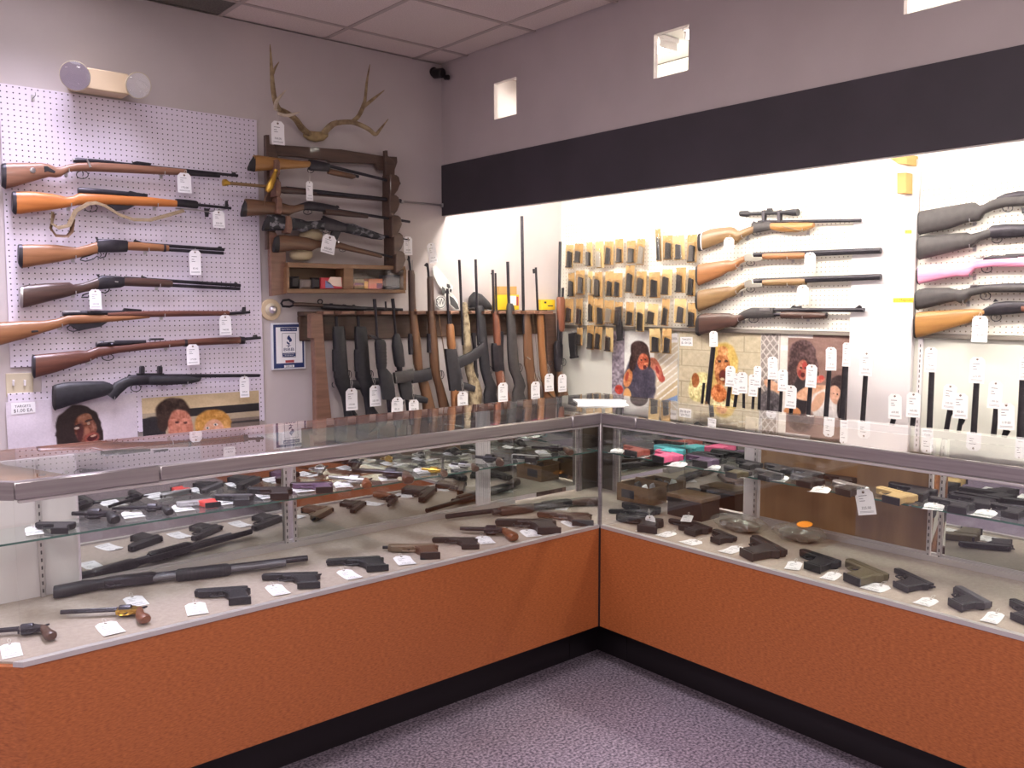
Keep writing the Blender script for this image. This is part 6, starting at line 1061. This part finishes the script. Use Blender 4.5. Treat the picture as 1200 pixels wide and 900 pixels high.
for kd, mz, rr, lab, s, f, gp, tg in D:
    out.append(handgun(kd, mz, rr, ZG, lab, GD, s, f, gp))
    if tg: flat_tag(tg, ZG, 'white price tag lying beside the '+' '.join(lab.split(' on the counter')[0].split()[:9]), TD, curl=.03)
out.append(handgun('revolver', (-22, 744), (62, 736), ZG, 'dark revolver with thick brown grip at the chamfered end of the counter', GD, BLUED, BLUED, GUND))
flat_tag(((0, 755), (22, 753), (28, 768), (2, 773)), ZG, 'white price tag lying at the chamfered end of the counter', TD)
def deck_shotgun(butt, muz, z, label, m, pistol_grip, rib):
    a = at(*butt, 2, z+.022); b = at(*muz, 2, z+.022); d = (b-a); L_ = d.length; d.normalize(); up = Vector((0, 0, 1)); n = up.cross(d)
    if n.y < 0: n = -n
    y = n.cross(d); mw = Matrix(((d.x, y.x, n.x, a.x), (d.y, y.y, n.y, a.y), (d.z, y.z, n.z, a.z), (0, 0, 0, 1)))
    t = thing('shotgun', label, 'gun', mw=mw); X = Vector((1, 0, 0)); Y = Vector((0, 1, 0)); Zv = Vector((0, 0, 1))
    lo = lambda st, e=2.6: B().loft([((s*L_, 0, o), Zv*h, Y*w) for s, o, h, w in st], 12, e)
    B().tube((.36*L_, 0, .012), (L_, 0, .012), .0115, .011, 14).obj('barrel', BLUED, t); B().tube((.36*L_, 0, -.014), (.9*L_ if rib else .72*L_, 0, -.014), .0115, n=14).obj('magazine_tube', BLUED if not rib else GRAYS, t)
    B().tube((L_-.004, 0, .012), (L_+.0006, 0, .012), .0085, n=12).obj('bore', RUBBER, t)
    lo([(.45, -.012, .016, .016), (.46, -.012, .022, .021), (.655, -.012, .022, .021), (.67, -.012, .016, .016)]).obj('forend', m, t)
    if rib:
        for k in range(10): lo([(.475+k*.018, -.012, .0232, .0218), (.482+k*.018, -.012, .0232, .0218)]).obj('forend_rib', BLUED, t)
    lo([(.17, .002, .016, .013), (.19, .0, .026, .0165), (.36, .0, .026, .0165), (.375, .002, .02, .013)], 4).obj('receiver', BLUED, t)
    if pistol_grip: lo([(-.0, -.035, .026, .018), (.03, -.032, .026, .02), (.1, -.012, .024, .019), (.18, -.002, .02, .015)]).obj('grip', m, t)
    else: lo([(-.0, -.03, .05, .018), (.02, -.028, .05, .02), (.1, -.012, .032, .019), (.18, .0, .02, .014)]).obj('stock', m, t)
    B().path([(.24*L_, 0, -.026), (.25*L_, 0, -.045), (.2*L_, 0, -.048), (.185*L_, 0, -.026)], .0028, 6).obj('trigger_guard', BLUED, t); B().path([(.215*L_, 0, -.026), (.22*L_, 0, -.04)], .0022, 6).obj('trigger', BLUED, t)
    return L_
out.append(deck_shotgun((64, 690), (361, 655), ZG, 'black pump shotgun with ribbed forend and pistol grip on the counter deck', BLK, True, True))
flat_tag(((142, 701), (166, 697), (175, 708), (152, 712)), ZG, 'white price tag lying beside the ribbed pump shotgun', TD)
out.append(deck_shotgun((697, 585), (524, 606), ZG, 'dark brown pump shotgun lying along the mirrors near the corner post', W_DARK, True, False))
flat_tag(((657, 589), (672.5, 589), (661, 600), (649, 599.5)), ZG, 'white price tag at the grip of the dark brown pump shotgun', TD, lift=.003)
# shelf of the case under the rifle wall
S = [('compact', (40, 609), (86, 609), 'small black pistol on the shelf at the white end panel', BLK, None, None, ((30, 619), (47, 617), (54, 628), (30, 630))),
     ('snub', (75, 600), (139, 598), 'blued snub revolver between the small black pistol and the long revolver', BLUED, BLUED, BLK, None),
     ('long_revolver', (134, 592), (191, 590), 'long-barrelled dark revolver on the shelf before the red-gripped pistol', BLUED, BLUED, BLK, ((140, 599.6), (164, 598), (172, 607), (148, 611))),
     ('compact', (207, 585), (248, 581), 'pale silver pistol with bright red grip on the glass shelf', SILV, CLEAR, RED_, ((200, 592.7), (221, 590.7), (231, 599), (208, 603))),
     ('service', (251, 577), (293, 577), 'grey-slide pistol next to the red-gripped pistol', GRAYS, BLK, BLK, ((252.7, 584.7), (272, 582), (284.7, 591.6), (264, 595))),
     ('service', (288, 570), (340, 570), 'plain black pistol between the grey-slide pistol and the purple pistol', BLK, None, None, ((296.7, 579), (317, 577), (329, 584), (310, 585.7))),
     ('service', (339, 564), (387, 563), 'purple-framed pistol in front of the shelf standards', BLK, PURP, PURP, ((339, 570.7), (358.7, 570), (370.7, 575), (352, 581))),
     ('revolver', (378, 557), (437, 560), 'stainless revolver with reddish wood grip on the glass shelf', SILV, SILV, GUNW, ((390.7, 566), (409, 563), (415, 572.7), (395, 574))),
     ('long_revolver', (399, 550), (485, 554), 'long wooden-gripped revolver beside the brass pistol', BLUED, BLUED, GUND, ((442, 558.7), (460, 556), (468, 564.7), (449, 565.7))),
     ('snub', (489, 546), (525, 548), 'gold brass revolver with brown grip on the glass shelf', BRASS, BRASS, GUND, ((482.7, 550), (501, 549), (508.7, 553), (495, 558))),
     ('snub', (523, 540), (561, 542), 'blued revolver with round brown grip beside the brass revolver', BLUED, SILV, GUND, ((525, 544.7), (538.7, 543), (549, 549.7), (533, 551))),
     ('snub', (551, 533), (592, 536), 'dark revolver with brown grip in front of the ribbed filler panel', BLUED, BLUED, GUND, ((563, 539), (581, 537), (590, 544.7), (576, 546))),
     ('compact', (599, 530), (630, 532), 'small two-tone pistol between the filler panel and the corner', SILV, BLK, BLK, ((604, 536), (620, 534.7), (622.7, 538.7), (609, 540.7))),
     ('revolver', (618, 522), (669, 524), 'blued revolver with brown grip near the corner standards', BLUED, BLUED, GUND, ((624, 528), (640, 528), (646, 533), (634.7, 534)))]
for kd, mz, rr, lab, s, f, gp, tg in S:
    out.append(handgun(kd, mz, rr, ZS, lab, GSH, s, f, gp, lim=(.75, 1.15)))
    if tg: flat_tag(tg, ZS, 'white price tag in front of the '+' '.join(lab.split(' on the ')[0].split()[:9]), TD, lift=.0012, curl=.06)
# deck of the case below the fascia
Rr = [('service', (721, 607), (775, 614), 'black pistol in front of the stacked pistols near the corner post', BLK, None, None, None), ('classic', (714, 599), (756, 600), 'black pistol behind the front one by the corner post', BLK, None, None, None), ('service', (728, 592), (772, 599), 'blue-black pistol against the open cardboard box', BLUED, BLK, BLK, None), ('compact', (785, 610), (812, 615), 'black pistol with barcode sticker in front of the dark box', BLK, None, None, None),
      ('compact', (802, 612), (830, 622), 'small black pistol between the barcode pistol and the clear bags', BLK, None, None, ((768, 627.5), (782, 622), (795, 626), (779, 630))), ('compact', (835, 622), (859, 632), 'black compact pistol in front of the clear bags', BLK, None, None, ((800, 635), (818, 630), (819, 637.7), (805, 639.5))), ('service', (880, 632), (914, 650), 'black square-slide pistol beside the bag with the orange burst', BLK, None, None, ((841, 646), (858.6, 640), (875, 642), (856, 650.5))), ('service', (936, 647), (981, 662), 'black service pistol next to the olive pistol', BLK, None, None, ((917, 666), (926, 658), (939, 659.5), (938, 670))), ('service', (990, 659), (1035, 678), 'olive brown pistol on the counter deck', OD, OD, OD, ((957.6, 676.5), (973.5, 671), (985.5, 672), (979.5, 682.5))),
      ('classic', (1047, 668), (1088, 687), 'black hammer pistol between the olive pistol and the pistol with pale slide', BLK, None, None, ((1003.5, 690), (1020, 684), (1049, 687), (1034, 694))), ('compact', (1118, 690), (1154, 710), 'black compact pistol with pale grey slide end', GRAYS, BLK, BLK, ((1065.6, 705.6), (1086, 700.5), (1098.6, 703.5), (1092, 712.5))), ('service', (1182, 704), (1228, 724), 'black pistol at the far end of the deck row beyond the grey-slide pistol', BLK, None, None, ((1145, 726.6), (1161, 718.5), (1176, 718.5), (1171.5, 733.5)))]
for kd, mz, rr, lab, s, f, gp, tg in Rr:
    out.append(handgun(kd, mz, rr, ZG, lab, GD, s, f, gp))
    if tg: flat_tag((tg[1], tg[2], tg[3], tg[0]), ZG, 'white price tag lying at the '+' '.join(lab.split(' on the counter')[0].split()[:9]), TD, curl=.03)
flat_tag(((756, 606), (767, 605), (769, 618), (758, 620)), ZG, 'white barcode tag on the stacked pistols near the corner post', TD, plane=(0, at(762, 620, 2, ZG).x)); flat_tag(((756, 618.6), (767, 621), (755, 625), (745, 621.6)), ZG, 'white price tag lying before the stacked pistols', TD)
flat_tag(((803, 603), (811, 604), (808, 612), (799, 611)), ZG, 'small white barcode sticker on the pistol by the dark box', TD, plane=(2, ZG+.034))
# shelf of the case below the fascia
Q = [('compact', (729, 520), (763, 527), 'rust red pistol on the glass shelf near the corner', BLK, RUST, RUST, ((712, 532), (717, 527.4), (733, 526), (727.5, 533))), ('compact', (767, 526), (797, 534), 'bright pink pistol on the glass shelf', PNK, PNK, PNK, ((740, 535.6), (751, 532.7), (766, 532), (748, 539.4))), ('compact', (777, 519), (811, 525), 'turquoise pistol behind the pink pistol', TURQ, TURQ, TURQ, None), ('compact', (803, 531), (842, 538), 'black and plum pistol beside the pink pistol', BLK, PURP, PURP, ((776.5, 547.6), (794, 539), (812.7, 542.6), (786, 552))), ('compact', (820, 526), (846, 531), 'grey pistol behind the black and plum pistol', GRAYS, BLK, BLK, None),
     ('compact', (848, 544), (877, 551), 'dark olive-black pistol next to the plum pistol', BLK, BLK, OD, ((824, 552), (830.7, 546), (847, 545), (838.7, 554))), ('compact', (865, 535), (894, 541), 'black pistol behind the olive-black pistol', BLK, None, None, None), ('compact', (884, 547), (915, 554), 'charcoal pistol before the brown door', GRAYS, BLK, BLK, ((848.7, 559.6), (864, 552), (885, 555), (862.7, 562))), ('compact', (898, 540), (930, 547), 'flat black pistol behind the charcoal pistol', BLK, None, None, None), ('compact', (926, 553), (963, 561), 'black revolver-grey pistol before the brown door, beside the charcoal pistol', BLK, GRAYS, BLK, ((900, 564), (908, 558), (928, 559), (914.7, 567))), ('compact', (932, 545), (968, 552), 'two-tone pistol behind the row before the brown door', SILV, BLK, BLK, None),
     ('compact', (975, 561), (1014, 571), 'stainless pistol above the large hanging tag', SILV, SILV, BLK, ((944.7, 579), (954.7, 570), (978.7, 570), (964, 582.7))), ('compact', (972, 551), (1010, 556), 'black pistol with orange mark behind the stainless pistol', BLK, None, None, None), ('compact', (1026, 569), (1071, 580), 'tan-framed pistol next to the stainless pistol', TAN, TAN, TAN, None), ('service', (1050, 561), (1105, 571), 'long black pistol before the slotted standards', BLK, None, None, None), ('service', (1087, 579), (1140, 588), 'black pistol in front of the slotted standards', BLK, None, None, ((1078.7, 600), (1085, 588.7), (1108.7, 590), (1102, 602.7))), ('service', (1119, 573), (1173, 581), 'black pistol behind the row by the second mirror', BLK, None, None, None), ('service', (1158, 585), (1206, 595), 'black pistol at the far end of the shelf row', BLK, None, None, ((1132, 606.7), (1146.7, 597), (1174.7, 600), (1154.7, 608.7)))]
for kd, mz, rr, lab, s, f, gp, tg in Q:
    out.append(handgun(kd, mz, rr, ZS, lab, GSH, s, f, gp, lim=(.75, 1.15)))
    if tg: flat_tag((tg[1], tg[2], tg[3], tg[0]), ZS, 'white price tag curling over the shelf edge by the '+' '.join(lab.split(' on the ')[0].split()[:7]), TD, lift=.0012, curl=.07)
hang_tag((0, 0, 1.0), 1000, 573, 1022, 603, (0, SD-.012), 'large white price tag hanging over the shelf edge below the stainless pistol', TD, None, tilt=-14, curl=.03)
for lab, mz, rr in (('black pistol lying flat in front of the second mirror', (1128, 640), (1180, 654)), ('long black pistol lying before the second mirror at the end of the deck', (1186, 650), (1246, 664))): out.append(handgun('classic', mz, rr, ZG, lab, GD, BLK, None, None))
print('SCALES', out)
# cardboard boxes, bags, papers
KRAFTD = mat('cardboard_dark', (112, 84, 58), .8, col2=(126, 96, 66), scale=(20, 20, 60)); DARKB = mat('dark_box', (52, 42, 40), .6)
c = at(760, 594, 2, ZG); x, y = c.x, c.y
t = thing('cardboard_box', 'open brown cardboard box on the deck near the corner post', 'box', (x, y, ZG)); w, l, h = .13, .2, .085
B().box((0, 0, 0), (w, l, .003)).obj('box_bottom', KRAFTD, t); B().box((0, 0, .0031), (.004, l, h)).obj('box_wall', KRAFTD, t); B().box((w-.004, 0, .0031), (w, l, h)).obj('box_wall', KRAFTD, t); B().box((.0041, 0, .0031), (w-.0041, .004, h)).obj('box_wall', KRAFTD, t); B().box((.0041, l-.004, .0031), (w-.0041, l, h)).obj('box_wall', KRAFTD, t)
B().add([(w, 0, h), (w, l, h), (w+.04, l, h+.05), (w+.04, 0, h+.05), (w+.003, 0, h), (w+.003, l, h), (w+.043, l, h+.05), (w+.043, 0, h+.05)], [(0, 1, 2, 3), (7, 6, 5, 4), (0, 4, 5, 1), (2, 6, 7, 3), (0, 3, 7, 4), (1, 5, 6, 2)]).obj('box_flap', KRAFTD, t); B().box((-.0008, .09, .02), (-.0002, .17, .06)).obj('printed_panel', INK, t)
for k, (dx, dy, s) in enumerate(((.03, .05, .022), (.06, .12, .028), (.085, .05, .02))):
    q = thing('bagged_part', ['small bagged part in the open cardboard box', 'round dark part in the open cardboard box', 'clear packet in the open cardboard box'][k], 'packet', (x+dx, y+dy, ZG+.004), 'parts in the open cardboard box'); B().loft([((0, 0, 0), Vector((s, 0, 0)), Vector((0, s*.8, 0))), ((.002, 0, .05), Vector((s*1.05, .004, 0)), Vector((0, s*.9, 0))), ((0, .003, .085), Vector((s*.6, 0, .004)), Vector((0, s*.3, 0)))], 10, 3).obj('packet_body', [PAPER, DARKB, CLEAR][k], q)
c = at(822, 612, 2, ZG); t = thing('dark_box', 'dark brown lidded box on the deck beside the open cardboard box', 'box', (c.x, c.y, ZG)); B().box((0, 0, 0), (.13, .19, .082), .002).obj('box_body', DARKB, t); B().box((-.003, -.003, .083), (.133, .193, .1), .002).obj('box_lid', KRAFTD, t)
BAGC = glass_mat('plastic_bag', (.93, .91, .86), .2, 1.45, veil=.10); HOLS = mat('holster_leather', (70, 56, 40), .6, col2=(86, 70, 48), scale=(30, 30, 30), bump=.3)
def bag(px, label, seed, L_, W, burst):
    r = random.Random(seed); c = at(*px, 2, ZG); t = thing('bagged_holster', label, 'bagged holster', (c.x, c.y, ZG), 'bagged holsters on the deck'); n = 14; m = 12; vs = []; fs = []
    B().loft([((0, L_*(s-.5)*.8, .022), Vector((w, 0, 0)), Vector((0, 0, hh))) for s, w, hh in ((0, .02, .008), (.1, .045, .018), (.5, .05, .021), (.8, .035, .018), (1, .015, .008))], 12, 3).obj('holster', HOLS, t)
    for j in range(n):
        s = j/(n-1); prof = math.sin(math.pi*min(max(s, .04), .96))**.45
        for k in range(m):
            a = 2*math.pi*k/m; rr = 1+r.uniform(-.16, .16)
            vs.append((W/2*prof*rr*math.cos(a), L_*(s-.5)*1.1+r.uniform(-.004, .004), max(.001, .032+.032*prof*rr*math.sin(a))))
    for j in range(n-1):
        for k in range(m): fs.append((j*m+k, j*m+(k+1) % m, (j+1)*m+(k+1) % m, (j+1)*m+k))
    B().add(vs, fs).obj('plastic_bag', BAGC, t, ang=25)
    if burst:
        pts = []
        for k in range(36): a = 2*math.pi*k/36; q = .030*(1 if k % 2 == 0 else .84); pts.append((q*1.1*math.cos(a), q*math.sin(a)))
        ob = B().prism(pts, .0, .0012, 0, lambda u, tt, w: (w, u, tt)).obj('burst_sticker', mat('burst_orange', (255, 150, 30), .5), t, False); ob.location = (-.01, -.03, .072); ob.rotation_euler = (0, math.radians(-14), 0); ob['label'] = 'orange starburst sticker'
bag((866, 621), 'clear plastic bag with an olive holster beside the dark box', 3, .22, .17, False); bag((936, 633), 'clear plastic bag with an orange starburst sticker', 8, .2, .17, True)
SHEET = mat('office_paper', (242, 242, 244), .6)
a = [at(*p, 2, ZT+.0035) for p in ((674, 468), (731, 469), (735, 476.5), (680, 477))]; cx = sum(a, Vector())/4
for k in range(3):
    t = thing('paper_sheet', ['top printed sheet of the papers on the corner counter top', 'middle sheet of the papers on the corner counter top', 'bottom sheet of the papers on the corner counter top'][2-k], 'paper', (cx.x, cx.y, ZT+.0034+k*.0012), 'papers on the corner counter top')
    rot = Matrix.Rotation(math.radians((k-1)*5), 3, 'Z'); B().prism([tuple((rot @ (p-cx))[:2]) for p in a], 0, .001, 0, up).obj('sheet', SHEET, t, False)
    if k == 2:
        bb_ = B()
        for q in range(5):
            f0, f1 = .2+q*.12, .23+q*.12; p0 = a[0].lerp(a[3], f0).lerp(a[1].lerp(a[2], f0), .15)-cx; p1 = a[0].lerp(a[3], f0).lerp(a[1].lerp(a[2], f0), .8)-cx; p2 = a[0].lerp(a[3], f1).lerp(a[1].lerp(a[2], f1), .8)-cx; p3 = a[0].lerp(a[3], f1).lerp(a[1].lerp(a[2], f1), .15)-cx
            bb_.add([rot @ Vector((p.x, p.y, .0013)) for p in (p0, p1, p2, p3)], [(0, 1, 2, 3)])
        bb_.obj('print', INKG, t, False)

# ------------------------------------------------------------------ pieces of parts become sub-parts
SUB = {'butt_plate': ('stock',), 'butt_pad': ('stock',), 'butt_spacer': ('stock',), 'sling_slot': ('stock',), 'stock_disc': ('stock',), 'barrel_band': ('stock', 'forend'), 'front_sight': ('slide', 'barrel'), 'rear_sight': ('slide', 'barrel'), 'bore': ('barrel',), 'flash_hider': ('barrel',), 'sight_hood': ('barrel',), 'trigger': ('trigger_guard', 'lever'), 'print': ('card', 'sheet'), 'small_print': ('card',), 'eyelet': ('card',), 'base_plate': ('magazine', 'body'), 'magazine_base': ('grip',), 'ejection_port': ('slide', 'receiver'), 'loading_gate': ('receiver',), 'handguard_rib': ('handguard',), 'forend_rib': ('forend',), 'bolt_handle': ('bolt', 'stock', 'receiver'), 'scope_turret': ('scope_tube',), 'scope_eyepiece': ('scope_tube',), 'scope_base': ('receiver',), 'sling_loop': ('sling',), 'standard_slots': ('shelf_standard',), 'shelf_edge': ('shelf_glass',), 'filler_ribs': ('filler_panel',), 'slots': ('channel',), 'roundel_rim': ('roundel',), 'printed_panel': ('box_wall',), 'lens': ('body',), 'knob': ('ring',), 'bayonet_mount': ('bayonet',)}
def base(n): return n.split('.')[0]
seq = {}
for ob in list(C.objects):
    p = ob.parent
    if p is None or p.parent is not None or ob.type != 'MESH': continue
    b_ = base(ob.name); sibs = seq.setdefault(p.name, {})
    sibs[b_] = ob
for ob in list(C.objects):
    p = ob.parent
    if p is None or p.parent is not None or ob.type != 'MESH' or ob.children: continue
    for want in SUB.get(base(ob.name), ()):
        q = seq[p.name].get(want)
        if base(ob.name) in ('standard_slots', 'shelf_edge', 'trigger'):
            k = list(C.objects).index(ob) if base(ob.name) != 'trigger' else -1
            if k > 0:
                L2 = list(C.objects)
                for j in range(k-1, max(k-6, 0), -1):
                    if base(L2[j].name) == want: q = L2[j]; break
        if q is not None and q is not ob and q.parent == p: ob.parent = q; break
for ob in C.objects:
    if base(ob.name) in ('standard_slots', 'filler_ribs', 'slots'): ob['kind'] = 'stuff'
